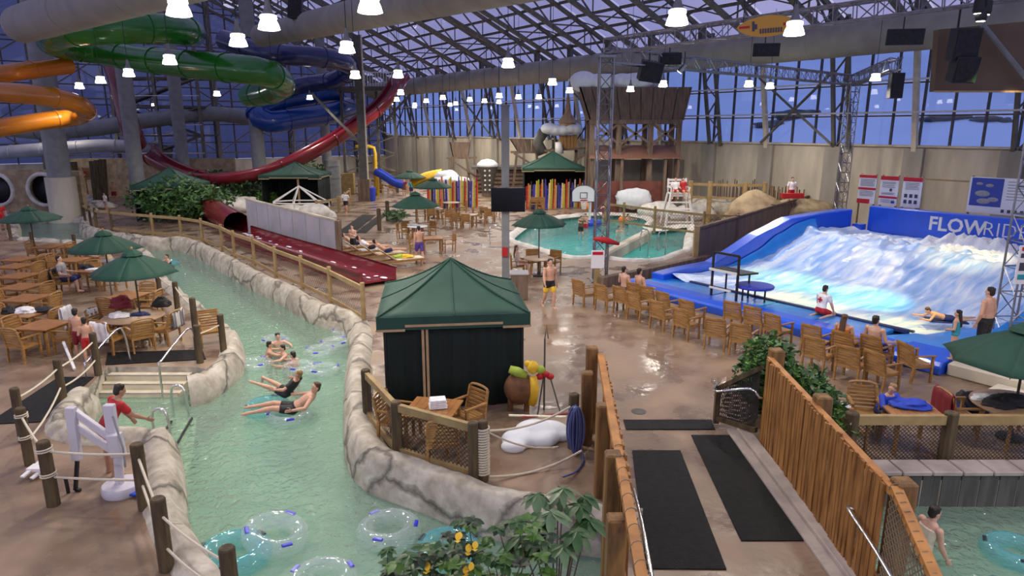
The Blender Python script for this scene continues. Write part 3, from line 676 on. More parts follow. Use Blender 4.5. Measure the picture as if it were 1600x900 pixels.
# --- score frame and small table on the pads
fr = thing('hoop_frame', 'black open metal frame with a white board standing on the blue pads', 'frame', F(3.2, .55, .36))
p = lambda u, v, z: F(2.75+u, .2+v, .36+z)
for u in (0, 1.0): MB().bar(p(u, 0, 0), p(u, 0, 1.5), .07, .07).build('leg', MT['black'], fr)
for u in (.05, .95): MB().bar(p(u, .7, 0), p(u, .7, .9), .05, .05).build('leg', MT['black'], fr)
MB().bar(p(0, 0, 1.5), p(1.0, 0, 1.5), .07, .07).build('frame_bar', MT['black'], fr); MB().bar(p(0, 0, .95), p(1, 0, .95), .07, .07).build('frame_bar', MT['black'], fr)
MB().prism([p(-.1, -.05, .88), p(1.15, -.05, .88), p(1.25, .75, .86), p(-.1, .75, .86)], UP*.05).build('shelf', MT['black'], fr)
MB().bar(p(-.1, -.05, .92), p(1.0, -.05, .92), .05, .08).bar(p(-.05, -.05, .3), p(.8, -.05, .3), .05, .06).build('white_bar', MT['white_paint'], fr)
MB().prism([p(.08, .02, 1.0), p(.92, .02, 1.0), p(.92, .02, 1.45), p(.08, .02, 1.45)], FV*.01).build('clear_panel', MT['acrylic'], fr)
st = thing('pad_stool', 'royal blue round topped low table beside the black frame', 'table', F(4.0, .95, .36))
MB().lathe([(.6, 0), (.62, .04), (.6, .08)], 20, F(4.0, .8, .80)).build('table_top', MT['c_royal'], st)
for k in range(3): MB().tube([F(4.0+.4*math.cos(k*2.1), .8+.4*math.sin(k*2.1), .36), F(4.0+.4*math.cos(k*2.1), .8+.4*math.sin(k*2.1), .8)], .03).build('leg', MT['black'], st)
# ================================================================ fences
def post(b, base, h, r, n=10, sq=False):
    if sq: b.box((base.x, base.y, base.z+h/2), (r*2, r*2, h))
    else: b.tube([base, base+UP*(h-.02), base+UP*h], [r, r*.97, r*.8], n)
def net(name, p, q, z0, z1, parent, step=.09, w=.012, m='net', diag=True):
    """a real diamond mesh between two posts"""
    p, q = V(p), V(q); L = (q-p).length; d = (q-p)/L; b = MB(); h = z1-z0; k = -h
    nn = d.cross(UP)
    def strip(a, c):
        t = (c-a).normalized(); s = t.cross(nn)*(w/2); b.add([a-s, c-s, c+s, a+s], [(0, 1, 2, 3)])
    k = -h
    while k < L:
        a0, a1 = max(k, 0), min(k+h, L)
        if a1 > a0:
            strip(p+d*a0+UP*(z0+a0-k), p+d*a1+UP*(z0+a1-k)); strip(p+d*a0+UP*(z1-(a0-k)), p+d*a1+UP*(z1-(a1-k)))
        k += step
    return tag(b.build(name, MT[m], parent), kind='stuff')
def rail_fence(label, pts, h, r=.075, rails=((.92, .11, .09),), m='post_old', rm='rail_wood', mesh=None, lowm=None, name='post_and_rail_fence', hs=None, mm='net', step=.09):
    P = [G(x, y) for x, y in pts]; t = thing(name, label, 'fence', P[0])
    for i, p in enumerate(P): b = MB(); post(b, p, (hs[i] if hs else h), r); b.build('post', MT[m], t)
    for i in range(len(P)-1):
        for f, w, hh in rails:
            MB().bar(P[i]+UP*h*f, P[i+1]+UP*h*f, w, hh).build('rail', MT[rm], t)
        if mesh: net('mesh', P[i], P[i+1], h*mesh[0], h*mesh[1], t, step, m=mm)
    return t
rail_fence('long post and rail fence with netting along the river path below the red run-out', [(176, 362), (240, 369), (284, 373), (317, 379), (348, 391), (367, 403), (398, 415), (432, 434), (473, 452), (517, 474), (569, 505)], 1.3, rails=((.86, .08, .14), (.14, .07, .13)), m='rail_wood', mesh=(.16, .84), step=.16)
rail_fence('short dark post fence by the upper river bend', [(134, 350), (143, 356), (152, 360), (176, 362)], 1.35, rails=((.85, .09, .12),))
rail_fence('netted fence of stout posts on the rock bank by the dark cabana', [(575, 655), (622, 714), (741, 752)], 1.1, .10, rails=((.90, .09, .14), (.12, .09, .14)), mesh=(.18, .84), m='post_old', step=.085)
rail_fence('olive rail fence behind the basketball pool', [(945, 353), (974, 356), (1022, 364), (1098, 374), (1150, 377)], 1.55, .08, rails=((.86, .08, .13), (.22, .07, .12)), m='rail_wood', mesh=(.24, .82), step=.2)
rail_fence('tall brown post fence on the bank right of the white guard chair', [(1076, 345), (1106, 347), (1160, 349), (1190, 349)], 2.6, .16, rails=((.92, .1, .16), (.6, .1, .14)), m='rail_wood')
rail_fence('heavy rail fence with netting in front of the coat table', [(1322, 727), (1474, 727), (1640, 727)], 1.03, .12, rails=((.86, .10, .17),), m='post_old', mesh=(.05, .8), step=.075)
# rope wrapped newel beside the cabana fence and its ropes
p0 = G(741, 752); nw = thing('rope_wrapped_post', 'post wound with pale rope at the corner of the netted fence', 'post', p0+V((.16, .02, 0)))
b = MB(); post(b, p0+V((.16, .02, 0)), 1.12, .085); b.build('post', MT['post_old'], nw)
b = MB(); b.tube([p0+V((.16+.1*math.cos(k*.55), .02+.1*math.sin(k*.55), .12+k*.0042)) for k in range(210)], .018, 5); b.build('rope_winding', MT['rope'], nw)
def rope(name, a, c, sag, label, r=.02, m='rope', group=None, par=None):
    a, c = V(a), V(c); pts = [a.lerp(c, k/12)-UP*sag*4*(k/12)*(1-k/12) for k in range(13)]
    o = MB().tube(pts, r, 6).build(name, MT[m], par)
    return o if par else tag(o, label, 'rope', group)
def rope_post(top, base, label, r=.085, wrap=False, hh=1.05, name='rope_post'):
    p = G(*base); D = p.y*CT-(p.z-EYE)*ST; h = max(.6, min(1.6, AT(top[0], top[1], p.y).z))
    t = thing(name, label, 'post', p); b = MB(); post(b, p, h, r, 12); b.build('log', MT['post_old'], t)
    if wrap:
        for f in (.83, .45):
            b = MB(); b.tube([p+V(((r+.012)*math.cos(k*.5), (r+.012)*math.sin(k*.5), h*f+k*.003)) for k in range(28)], .013, 5); b.build('rope_loop', MT['rope'], t)
    return p, h
RP = {}
for k, top, base, lab, w in [('a', (30, 606), (37, 690), 'log post nearest the left edge beside the long dark mat', 0), ('b', (36, 637), (47, 726), 'log post with hanging rope at the lower end of the long dark mat', 1), ('c', (71, 689), (84, 789), 'log post with two rope loops standing left of the white pool lift', 1), ('d', (217, 693), (227, 795), 'log post standing right of the white pool lift', 0), ('e', (248, 778), (261, 890), 'log post on the rock bank below the blue board', 0), ('f', (357, 855), (366, 965), 'log post at the bottom edge beside the clear swim rings', 0), ('g', (90, 561), (100, 632), 'log post in the middle of the rope rail above the lagoon', 0), ('h', (144, 520), (154, 586), 'log post at the head of the rope rail by the two boys', 0), ('i', (308, 508), (313, 567), 'yellowish log post at the right end of the wide dark mat', 0), ('i2', (305, 465), (309, 545), 'tall log post behind the yellowish one at the mat end', 0), ('j', (345, 491), (350, 552), 'log post on the rounded rock point', 0), ('k', (275, 440), (279, 494), 'log post beside the river near the striped towel chair', 0), ('l', (248, 422), (251, 470), 'log post beside the river behind the nearest left umbrella', 0), ('m', (50, 362), (52, 388), 'short log post under the far left umbrella', 0), ('n', (115, 366), (118, 391), 'short log post beside the river between the left umbrellas', 0), ('o', (12, 338), (17, 374), 'log post at the far left river edge', 0), ('v', (893, 615), (895, 700), 'log post with white rope beside the blue hose bundle', 0)]:
    RP[k] = rope_post(top, base, lab, .1 if k in 'cdefv' else .085, w)
for a, c, f, sag, lab in [('a', 'g', .8, .05, 'upper rope from the left edge post to the middle post'), ('g', 'h', .8, .05, 'upper rope between the middle post and the boys post'), ('b', 'g', .4, .1, 'lower rope beside the long dark mat'), ('g', 'h', .38, .08, 'lower rope between the middle post and the boys post'), ('b', 'c', .85, .05, 'rope from the mat end post to the looped post'), ('c', 'd', .85, .04, 'upper rope stretched in front of the white pool lift'), ('c', 'd', .45, .02, 'lower rope stretched in front of the white pool lift'), ('d', 'e', .8, .03, 'upper rope from the lift post down to the bank post'), ('d', 'e', .4, .03, 'lower rope from the lift post down to the bank post'), ('e', 'f', .78, .06, 'upper rope running to the bottom edge post'), ('e', 'f', .35, .1, 'lower rope running to the bottom edge post'), ('i2', 'k', .85, .1, 'rope along the river beside the striped towel chair'), ('k', 'l', .85, .1, 'rope along the river behind the nearest left umbrella'), ('i', 'j', .75, .02, 'pale rail rope between the two posts on the rock point')]:
    rope('rope', RP[a][0]+UP*RP[a][1]*f, RP[c][0]+UP*RP[c][1]*f, sag, lab)
vp, vh = RP['v']
rope('rope', p0+V((.26, -.02, .95)), vp+UP*vh*.8, .13, 'white rope swung from the rope wrapped post to the hose post', .02)
rope('rope', p0+V((.26, -.02, .92)), vp+V((-.3, -.25, .15)), .12, 'second white rope hanging low towards the snow lump', .018)
rope('rope', p0+V((.26, -.02, .10)), vp+V((.1, -.6, .25)), .14, 'long white cord lying near the deck above the rock bank', .02)
# --- rusty board fence beside the wave pool and the low timber curb
P = [G(1088, 414), G(1150, 390), G(1205, 367), G(1265, 345), G(1330, 326)]
t = thing('board_fence', 'weathered brown board fence climbing beside the blue wave pool', 'fence', P[0])
for i in range(4):
    n = 6; d = P[i+1]-P[i]; nn = V((-d.y, d.x, 0)).normalized()*.05
    for k in range(n):
        a, c = P[i].lerp(P[i+1], (k+.03)/n), P[i].lerp(P[i+1], (k+.97)/n); MB().prism([a, c, c+UP*1.62, a+UP*1.62], nn).build('board', MT['fence_rust'], t)
    MB().bar(P[i]+UP*1.66, P[i+1]+UP*1.66, .16, .09).build('cap_rail', MT['barn'], t)
for i, p in enumerate(P): b = MB(); post(b, p-V((.1, .1, 0)), 1.75, .1, sq=True); b.build('post', MT['rail_wood' if i == 0 else 'barn'], t)
P = [G(938, 449), G(1020, 432), G(1105, 412)]
t = thing('timber_curb', 'low dark timber curb along the front of the basketball pool', 'curb', P[0])
for a, c in zip(P, P[1:]): MB().bar(a+UP*.2, c+UP*.2, .3, .40).build('beam', MT['barn'], t, bev=.02)
# ================================================================ foot bridge with picket sides
BL0, BL1 = V((1.72, 12.5, 0)), V((1.22, 4.2, 0)); BR0, BR1 = V((4.82, 12.4, 0)), V((4.78, 4.2, 0))
br = thing('foot_bridge', 'brown concrete foot bridge crossing the river between picket sides', 'bridge', (3, 9, 0))
MB().prism([BL0+V((-.1, 0, -.3)), BR0+V((.2, 0, -.3)), BR1+V((.2, 0, -.3)), BL1+V((-.1, 0, -.3))], UP*.302).build('slab', MT['deck'], br)
MB().prism([V((4.28, 12.4, 0)), V((4.66, 12.4, 0)), V((4.66, 4.2, 0)), V((4.28, 4.2, 0))], UP*.06).build('curb', MT['stone_cap'], br, bev=.01)
MB().prism([V((4.45, 12.35, .06)), V((4.68, 12.35, .06)), V((4.68, 4.2, .06)), V((4.45, 4.2, .06))], UP*.08).build('curb', MT['stone_cap'], br, bev=.01)
def mat_thing(label, pts, name='rubber_mat', z=.004):
    P = [G(x, y) for x, y in pts]; o = MB().prism([p+UP*z for p in P], UP*.018).build(name, MT['mat_black']); return tag(o, label, 'mat')
mat_thing('long black rubber mat on the left half of the foot bridge', [(988, 705), (1063, 705), (1135, 891), (1010, 890)])
mat_thing('long black rubber mat on the right half of the foot bridge', [(1080, 681), (1170, 681), (1281, 846), (1158, 846)])
mat_thing('narrow black mat lying across the deck end of the foot bridge', [(974, 657), (1112, 657), (1117, 672), (978, 672)])
mat_thing('wide dark mat at the head of the lagoon steps', [(168, 552), (316, 547), (322, 562), (165, 571)])
mat_thing('long dark mat slanting beside the rope rail on the left deck', [(92, 590), (147, 590), (66, 660), (-20, 664), (0, 650)])
mat_thing('left of two dark mats before the far walkway', [(566, 336), (588, 336), (552, 364), (526, 364)])
mat_thing('right of two dark mats before the far walkway', [(592, 336), (604, 336), (572, 364), (556, 364)])
tag(MB().lathe([(.16, 0), (.16, .006), (.12, .008)], 16, G(998, 643)).build('floor_drain', MT['steel_dark']), 'small round floor drain in the deck before the foot bridge', 'drain')
# right picket side
pk = thing('picket_fence', 'orange brown picket fence on the right side of the foot bridge', 'fence', (4.72, 9.5, 0))
n = 42
for k in range(n):
    y = 11.75-4.4*k/n; xk = 4.72-.17*(k/n); h = 1.66-.07*(k/n)+rnd.uniform(-.035, .035); w = .078+rnd.uniform(-.012, .012)
    b = MB(); b.box((xk+rnd.uniform(-.012, .012), y, .1+h/2), (.03, w, h), rnd.uniform(-.08, .08)); b.build('picket', MT['picket'], pk)
MB().bar((4.79, 11.85, 1.72), (4.61, 7.3, 1.63), .10, .10).build('top_rail', MT['rail_orange'], pk)
MB().bar((4.79, 11.85, .35), (4.61, 7.3, .35), .07, .12).build('lower_rail', MT['rail_orange'], pk)
MB().bar((4.62, 7.32, 1.68), (4.50, 5.6, .86), .13, .08).build('top_rail', MT['rail_orange'], pk)
for y, h in ((11.9, 1.9), (9.8, 1.85), (7.38, 1.75)): b = MB(); b.box((4.93-(11.9-y)*.038, y, h/2-.1), (.24, .24, h+.2)); b.build('post', MT['post_new'], pk, bev=.025)
b = MB()
for k in range(15):
    f = k/15; c = V((4.62, 7.32, 1.68)).lerp(V((4.50, 5.6, .86)), f); b.tube([c+V((.075*math.cos(a), .05*f, .06*math.sin(a))) for a in [x*.7 for x in range(10)]], .006, 4)
b.build('lashing', MT['rope_dark'], pk)
bq = MB(); zt = lambda y: .86+(y-5.6)*.48
for c_ in range(-26, 30):
    for sg in (1, -1):
        ok = [V((4.56-(7.3-y)*.05, y, z)) for y in [7.3-q*.05 for q in range(35)] for z in [.1+c_*.1+sg*(7.3-y)*1.2+(0 if sg > 0 else 1.0)] if .1 <= z <= zt(y)]
        if len(ok) > 1: bq.bar(ok[0], ok[-1], .012, .012)
tag(bq.build('net', MT['rope_dark'], pk), kind='stuff')
# left picket side
pl = thing('picket_fence', 'orange brown picket fence with square posts on the left side of the foot bridge', 'fence', (1.5, 9, 0))
LL = lambda y: 1.70+(y-12.2)*.0635
n = 30
for k in range(n):
    y = 12.1-4.6*k/n; h = 1.55-.02*(k/n)+rnd.uniform(-.03, .04)
    b = MB(); b.box((LL(y)+.075, y, .08+h/2), (.03, .1, h), rnd.uniform(-.08, .08)); b.build('picket', MT['picket'], pl)
MB().bar((LL(12.3), 12.3, 1.62), (LL(5.6), 5.6, 1.50), .12, .11).build('top_rail', MT['rail_orange'], pl)
MB().bar((LL(12.3), 12.3, .4), (LL(5.6), 5.6, .4), .07, .12).build('lower_rail', MT['rail_orange'], pl)
for y, h, dx in ((12.4, 1.78, -.16), (11.9, 1.45, -.26), (10.0, 1.62, -.1), (8.35, 1.62, -.08), (7.0, 1.5, -.15)):
    b = MB(); b.box((LL(y)+dx, y, h/2-.35), (.22, .22, h+.7)); b.build('post', MT['post_new'], pl, bev=.025)
b = MB()
for k in range(9):
    y = 8.6-k*.32; c = V((LL(y), y, 1.56)); b.tube([c+V((.075*math.cos(a), -.02*a, .07*math.sin(a))) for a in [x*.7 for x in range(10)]], .006, 4)
b.build('lashing', MT['rope_dark'], pl)
def handrail(label, pts, r=.024, name='handrail', m='steel_rail'):
    return tag(MB().tube(catmull(pts, .06), r, 8).build(name, MT[m], smooth=True), label, 'handrail')
handrail('bright steel handrail along the left picket side of the foot bridge', [(1.60, 8.75, .72), (1.70, 8.62, .92), (1.70, 8.4, .98), (1.66, 7.6, .98), (1.56, 6.4, .98)])
handrail('bright steel handrail along the right picket side of the foot bridge', [(4.58, 8.0, .92), (4.50, 8.06, .98), (4.45, 7.92, .98), (4.42, 7.2, .9), (4.36, 6.2, .72), (4.30, 5.6, .6)])
# slanting netted panel at the far end of the right side, with its pipe rail
sp = thing('slanting_net_panel', 'dark netted panel leaning across the deck end of the right picket side', 'fence', G(1150, 665))
a, c = G(1118, 664), V((4.72, 12.0, 0)); 
MB().bar(a+UP*.05, a+UP*.78, .10, .10, (0, 1, 0)).build('post', MT['post_old'], sp)
MB().bar(a+UP*.80, c+UP*1.5, .14, .08).build('top_rail', MT['post_old'], sp); MB().bar(a+UP*.16, c+UP*.22, .09, .10).build('lower_rail', MT['post_old'], sp)
bq = MB()
for k in range(26):
    f = k/26; p1 = a.lerp(c, f); zt = .8+.7*f; bq.bar(p1+UP*.18, p1.lerp(c, .0)+UP*zt, .01, .01); q = a.lerp(c, min(1, f+.35)); bq.bar(p1+UP*.18, q+UP*min(.8+.7*min(1, f+.35), .18+.9), .012, .012)
    bq.bar(p1+UP*zt, q+UP*max(.2, zt-.8), .012, .012)
tag(bq.build('mesh', MT['net'], sp), kind='stuff')
handrail('short steel handrail on the slanting netted panel', [G(1113, 640)+UP*.6, G(1108, 646)+UP*.72, G(1118, 655)+UP*.82, (3.9, 12.1, .98), (4.45, 11.8, 1.15), (4.6, 11.7, 1.02), (4.68, 11.7, 1.0)])
# --- grey plank retaining wall with cap stones, right of the bridge
rw = thing('retaining_wall', 'grey plank retaining wall with flat cap stones above the right river', 'wall', (8, 10.1, 0))
y0 = G(1500, 738, .16).y
for k in range(30):
    x = 5.25+k*.33; MB().box((x, y0+.06+rnd.uniform(-.01, .01), -.35), (.31, .10, .96)).build('plank', MT['plank_grey'], rw)
for k in range(19):
    x = 5.1+k*.52; MB().box((x+.26, y0+.16, .16), (.50, .46, .08), rnd.uniform(-.03, .03)).build('cap_stone', MT['stone_cap'], rw, bev=.015)
b = MB(); b.box((5.55, y0-.22, -.1), (.30, .30, 1.0)); tag(b.build('timber_post', MT['post_new'], bev=.03), 'thick square timber post in front of the grey plank wall', 'post')
# ================================================================ furniture
def teak_chair(name, rounded=False):
    """armchair facing +y, origin on the floor under the seat centre"""
    t = thing(name, 'x', 'chair'); m = MT['teak']
    for sx in (-1, 1):
        MB().bar((sx*.27, -.25, 0), (sx*.27, -.22, .45), .045, .05).bar((sx*.27, -.22, .44), (sx*.25, -.32, .90), .045, .05).build('leg', m, t)
        MB().bar((sx*.27, .24, 0), (sx*.27, .24, .655), .045, .05).build('leg', m, t)
        MB().bar((sx*.275, -.27, .67), (sx*.285, .29, .67), .06, .03).build('arm', m, t)
    MB().bar((-.25, .24, .40), (.25, .24, .40), .03, .06).bar((-.25, -.22, .40), (.25, -.22, .40), .03, .06).bar((-.255, -.22, .40), (-.255, .24, .40), .03, .06).bar((.255, -.22, .40), (.255, .24, .40), .03, .06).build('seat_frame', m, t)
    for k in range(6): MB().box((0, -.19+k*.085, .435), (.5, .074, .02)).build('seat_slat', m, t)
    for k in range(6):
        f = .12+k*.155; y = -.22-.10*f; z = .44+.46*f
        if rounded: h = .06+ (.03 if k == 5 else 0)
        MB().box((0, y, z), ((.50 if not (rounded and k == 5) else .40), .02, .055)).build('back_slat', m, t)
    if rounded:
        b = MB(); b.tube([(.25*math.cos(a), -.325-.012*math.sin(a), .895+.055*math.sin(a)) for a in [math.pi*k/8 for k in range(9)]], .026, 6); b.build('top_rail', m, t)
    else: MB().bar((-.27, -.325, .905), (.27, -.325, .905), .03, .055).build('top_rail', m, t)
    return t
def simple_chair(name):
    """the same chair for the far decks: seat, back, arms, four legs"""
    t = thing(name, 'x', 'chair'); m = MT['teak']
    for sx in (-1, 1):
        MB().bar((sx*.25, -.25, 0), (sx*.25, -.30, .92), .045, .05).build('leg', m, t); MB().bar((sx*.25, .24, 0), (sx*.25, .24, .65), .045, .05).build('leg', m, t)
        MB().bar((sx*.26, -.27, .67), (sx*.26, .28, .67), .05, .03).build('arm', m, t)
    MB().box((0, 0, .43), (.5, .5, .04)).build('seat', m, t); MB().box((0, -.28, .72), (.48, .025, .40)).build('backrest', m, t)
    return t
CH, NCH = {}, {}
def chair(kind, p, face, label, group):
    """face: heading in radians of the way the sitter looks (0 = +y, counter-clockwise)"""
    if kind not in CH: o = CH[kind] = {'flat': lambda: teak_chair('teak_armchair'), 'round': lambda: teak_chair('teak_armchair', True), 'far': lambda: simple_chair('patio_chair')}[kind]()
    else: o = copy_tree(CH[kind])
    o.location = p; o.rotation_euler.z = face; tag(o, label, None, group); return o
head = lambda d: math.atan2(-d[0], d[1])
ordn = ['first', 'second', 'third', 'fourth', 'fifth', 'sixth', 'seventh', 'eighth', 'ninth', 'tenth', 'eleventh', 'twelfth']
ff = head(FV)
row1 = [(905, 478), (940, 486), (969, 490), (991, 501), (1027, 516), (1064, 530), (1112, 546), (1152, 556)]
row2 = [(990, 483), (1010, 489), (1037, 500), (1073, 515), (1142, 517), (1174, 526), (1207, 540)]
for i, (x, y) in enumerate(row1): chair('flat', G(x, y)+FV*.2, ff+rnd.uniform(-.15, .15)+(.25 if i > 5 else 0), f'slat backed teak armchair, {ordn[i]} from the left in the rear row facing the wave pool', 'chairs facing the wave pool')
for i, (x, y) in enumerate(row2): chair('flat', G(x, y)+FV*.2, ff+rnd.uniform(-.15, .15), f'slat backed teak armchair, {ordn[i]} from the left in the row nearest the blue pads', 'chairs facing the wave pool')
chair('flat', G(331, 538), -2.6, 'grey weathered armchair standing on the rounded rock point behind the posts', 'chairs around the dining tables')
SEATS = {}
for key, x, y, a, lab in [('s1', 1264, 560, 0, 'teak armchair close to the blue pads, left of the woman in orange'), ('s2', 1267, 582, .05, 'teak armchair behind the shrub, left of the woman in orange'), ('woman', 1312, 572, 0, 'teak armchair in which the woman in orange sits'), ('s3', 1319, 598, .05, 'teak armchair standing just behind the woman in orange'), ('man', 1358, 580, -.1, 'teak armchair in which the shirtless man sits at the pads'), ('s4', 1366, 610, -.25, 'teak armchair standing behind the shirtless seated man'), ('s5', 1418, 596, -.5, 'teak armchair turned sideways at the right end of the row')]:
    SEATS[key] = G(x, y)+FV*.25; chair('flat', SEATS[key], ff+a, lab, 'chairs facing the wave pool')
def square_table(name='teak_table', w=.95):
    t = thing(name, 'x', 'table'); m = MT['teak_table']; n = 8
    for k in range(n): MB().box((-w/2+(k+.5)*w/n, 0, .735), (w/n-.006, w, .028)).build('plank', m, t)
    MB().box((0, 0, .69), (w-.1, w-.1, .06)).build('apron', MT['teak'], t)
    for sx in (-1, 1):
        for sy in (-1, 1): MB().box((sx*(w/2-.08), sy*(w/2-.08), .36), (.06, .06, .72)).build('leg', MT['teak'], t)
    return t
def round_table(name='round_table', r=.62, m='table_round'):
    t = thing(name, 'x', 'table'); MB().lathe([(r-.01, .715), (r, .725), (r, .745), (r-.01, .75)], 28).build('table_top', MT[m], t, smooth='auto')
    for k in range(4):
        a = math.pi/4+k*math.pi/2; MB().bar((math.cos(a)*r*.78, math.sin(a)*r*.78, 0), (math.cos(a)*r*.6, math.sin(a)*r*.6, .715), .06, .06).build('leg', MT['teak'], t)
    return t
TB = {}
def table(kind, p, rz, label, group):
    mk = {'sq': square_table, 'rd': round_table, 'big': lambda: round_table('round_table', .80), 'white': lambda: round_table('round_table', .55, 'white_plastic')}
    if kind not in TB: o = TB[kind] = mk[kind]()
    else: o = copy_tree(TB[kind])
    o.location = p; o.rotation_euler.z = rz; tag(o, label, None, group); return o
def gt(x, y, z=.75): q = G(x, y, z); return V((q.x, q.y, 0))
TA = math.radians(-8)
def dine(i, x, y, sides, lab, kind='sq', rz=TA, ck='round', rad=.72, grp='dining tables on the left deck'):
    p = gt(x, y); table(kind, p, rz, lab, grp)
    for s in sides:
        nm, a = {'l': ('left', math.pi/2), 'r': ('right', -math.pi/2), 'f': ('near', math.pi), 'b': ('far', 0), 'fl': ('near left', math.pi*.75), 'fr': ('near right', -math.pi*.75), 'bl': ('far left', math.pi*.25), 'br': ('far right', -math.pi*.25)}[s]
        a2 = a+rz; q = p+V((-math.sin(a2), math.cos(a2), 0))*rad
        chair(ck, q, a2+math.pi+rnd.uniform(-.15, .15), f'{nm} side armchair at the {lab}', 'chairs around the dining tables' if grp.startswith('din') else 'chairs on the middle patio')
    return p
dine(0, 68, 507, 'lrf', 'square teak table nearest the rope rail', ck='round')
dine(1, 42, 488, 'lr', 'square teak table with towels and black bag')
dine(2, 40, 465, 'lr', 'square teak table just behind the towel table')
dine(3, 33, 447, 'lr', 'fourth square teak table up the left row')
dine(4, 30, 430, 'lr', 'fifth square teak table up the left row')
dine(5, 24, 415, 'r', 'sixth square teak table up the left row')
dine(6, 30, 404, 'r', 'farthest square teak table in the left row')
dine(7, 200, 461, 'bfr', 'square teak table under the nearest left umbrella')
T_BIG = dine(8, 208, 494, ['l', 'r', 'fr', 'bl', 'f'], 'round table with hat and towels beside the river', 'big', rad=.95)
T_BAG = dine(9, 150, 421, ['bl', 'r'], 'square teak table with papers under the second umbrella')
dine(10, 78, 384, 'lr', 'square teak table under the far left umbrella')
dine(11, 115, 405, ['l', 'b'], 'square teak table beside the leaning bathers')
dine(12, 118, 384, ['b'], 'small square teak table by the river post')
MG = 'tables on the middle patio'
T_M1 = dine(0, 677, 326, ['l', 'r', 'f'], 'round table under the nearest patio umbrella', 'rd', 0, 'far', .8, MG)
T_M2 = dine(0, 652, 353, ['l', 'bl', 'br'], 'pale round table beside the man in blue shorts', 'white', 0, 'far', .8, MG)
dine(0, 675, 371, ['l', 'r'], 'square table right of the man in blue shorts', 'sq', .2, 'far', .8, MG)
dine(0, 730, 335, ['fl', 'r', 'f'], 'round table left of the black screen', 'rd', 0, 'far', .8, MG)
dine(0, 765, 327, ['l', 'f'], 'round table behind the black screen', 'rd', 0, 'far', .8, MG)
dine(0, 705, 316, ['l', 'r'], 'round table in front of the ski fence', 'rd', 0, 'far', .8, MG)
for i, (x, y, a) in enumerate([(594, 304, 3.1), (611, 304, 3.1), (640, 301, 2), (700, 352, .4), (716, 354, -.3), (755, 345, .2), (783, 340, .5), (834, 328, 3), (845, 328, 3)]):
    chair('far', G(x, y), a, f'teak patio chair standing by itself, {ordn[i]} from the left among the loose ones', 'loose chairs on the middle patio')
# coat table and its chairs, right foreground
T_COAT = gt(1425, 640); table('sq', T_COAT, -.12, 'square teak table with the blue jacket behind the netted fence', 'right terrace tables')
chair('round', T_COAT+V((-.55, .62, 0)), math.pi-.25, 'round backed teak armchair beside the blue jacket', 'chairs on the right terrace')
chair('flat', T_COAT+V((-1.25, -.1, 0)), -math.pi/2+.1, 'teak armchair with a towel on it left of the jacket table', 'chairs on the right terrace')
o = MB().box((0, 0, .43), (.42, .42, .04)).build('stool_top', MT['teak'], None); ts = thing('teak_stool', 'small square teak side table holding a white towel', 'table', T_COAT+V((-1.0, .75, 0))); o.parent = ts
for sx in (-1, 1):
    for sy in (-1, 1): MB().box((sx*.17, sy*.17, .21), (.045, .045, .42)).build('leg', MT['teak'], None).parent = ts
T_RND = gt(1592, 632); table('big', T_RND, 0, 'round table piled with dark bags at the right edge', 'right terrace tables')
chair('round', T_RND+V((-.95, .25, 0)), -math.pi/2, 'armchair draped with a maroon towel at the right edge', 'chairs on the right terrace')
# chairs and table inside the netted fence by the cabana
T_CAB = gt(676, 637); table('sq', T_CAB, -.2, 'square teak table with folded white towels by the cabana', 'cabana table')
chair('round', T_CAB+V((-.75, .22, 0)), -math.pi/2-.3, 'teak armchair left of the folded towels by the cabana', 'cabana chairs')
chair('round', T_CAB+V((.62, .42, 0)), math.pi*.75, 'teak armchair right of the folded towels by the cabana', 'cabana chairs')
chair('round', T_CAB+V((.25, -.68, 0)), .1, 'teak armchair behind the netting below the folded towels', 'cabana chairs')
# pool side table
T_POOL = gt(842, 403); table('rd', T_POOL, 0, 'round table under the umbrella at the basketball pool', 'pool side table')
for dx, dy, a, lab in ((-.85, -.1, -1.5, 'armchair of the seated girl at the pool side table'), (-.2, .85, 3.3, 'teak armchair behind the umbrella pole at the pool'), (.6, .7, 2.6, 'teak armchair at the far right of the pool side table')):
    chair('far', T_POOL+V((dx, dy, 0)), a, lab, 'pool side chairs')
def lounger(p, rz, label, towel=None):
    t = thing('sun_lounger', label, 'lounger', (0, 0, 0), 0, 'sun loungers behind the red run-out'); m = MT['teak']
    for sx in (-1, 1):
        MB().bar((sx*.3, -1.0, .3), (sx*.3, 1.0, .3), .05, .07).build('side_rail', m, t)
        for y in (-.85, .8): MB().box((sx*.3, y, .15), (.05, .06, .3)).build('leg', m, t)
    for k in range(9): MB().box((0, -.28+k*.14, .345), (.6, .11, .02)).build('slat', m, t)
    MB().bar((0, -.35, .35), (0, -.95, .80), .6, .03).build('backrest', m, t)
    if towel: MB().box((0, .35, .37), (.56, 1.2, .03)).bar((0, -.36, .385), (0, -.93, .82), .5, .02).build('towel', MT[towel], t)
    t.location = p; t.rotation_euler.z = rz; return t
LNG = []
for i, (x, y, tw, lab) in enumerate([(548, 396, 'c_cream', 'sun lounger with a cream towel beside the grey wall end'), (572, 402, 'c_white', 'sun lounger with a white towel, second from the grey wall'), (598, 408, 'c_cream', 'sun lounger with raised dark back, third from the grey wall'), (628, 417, 'c_cream', 'sun lounger with a towel nearest the cabana roof')]):
    LNG.append(G(x, y)); lounger(LNG[-1], -1.05, lab, tw)
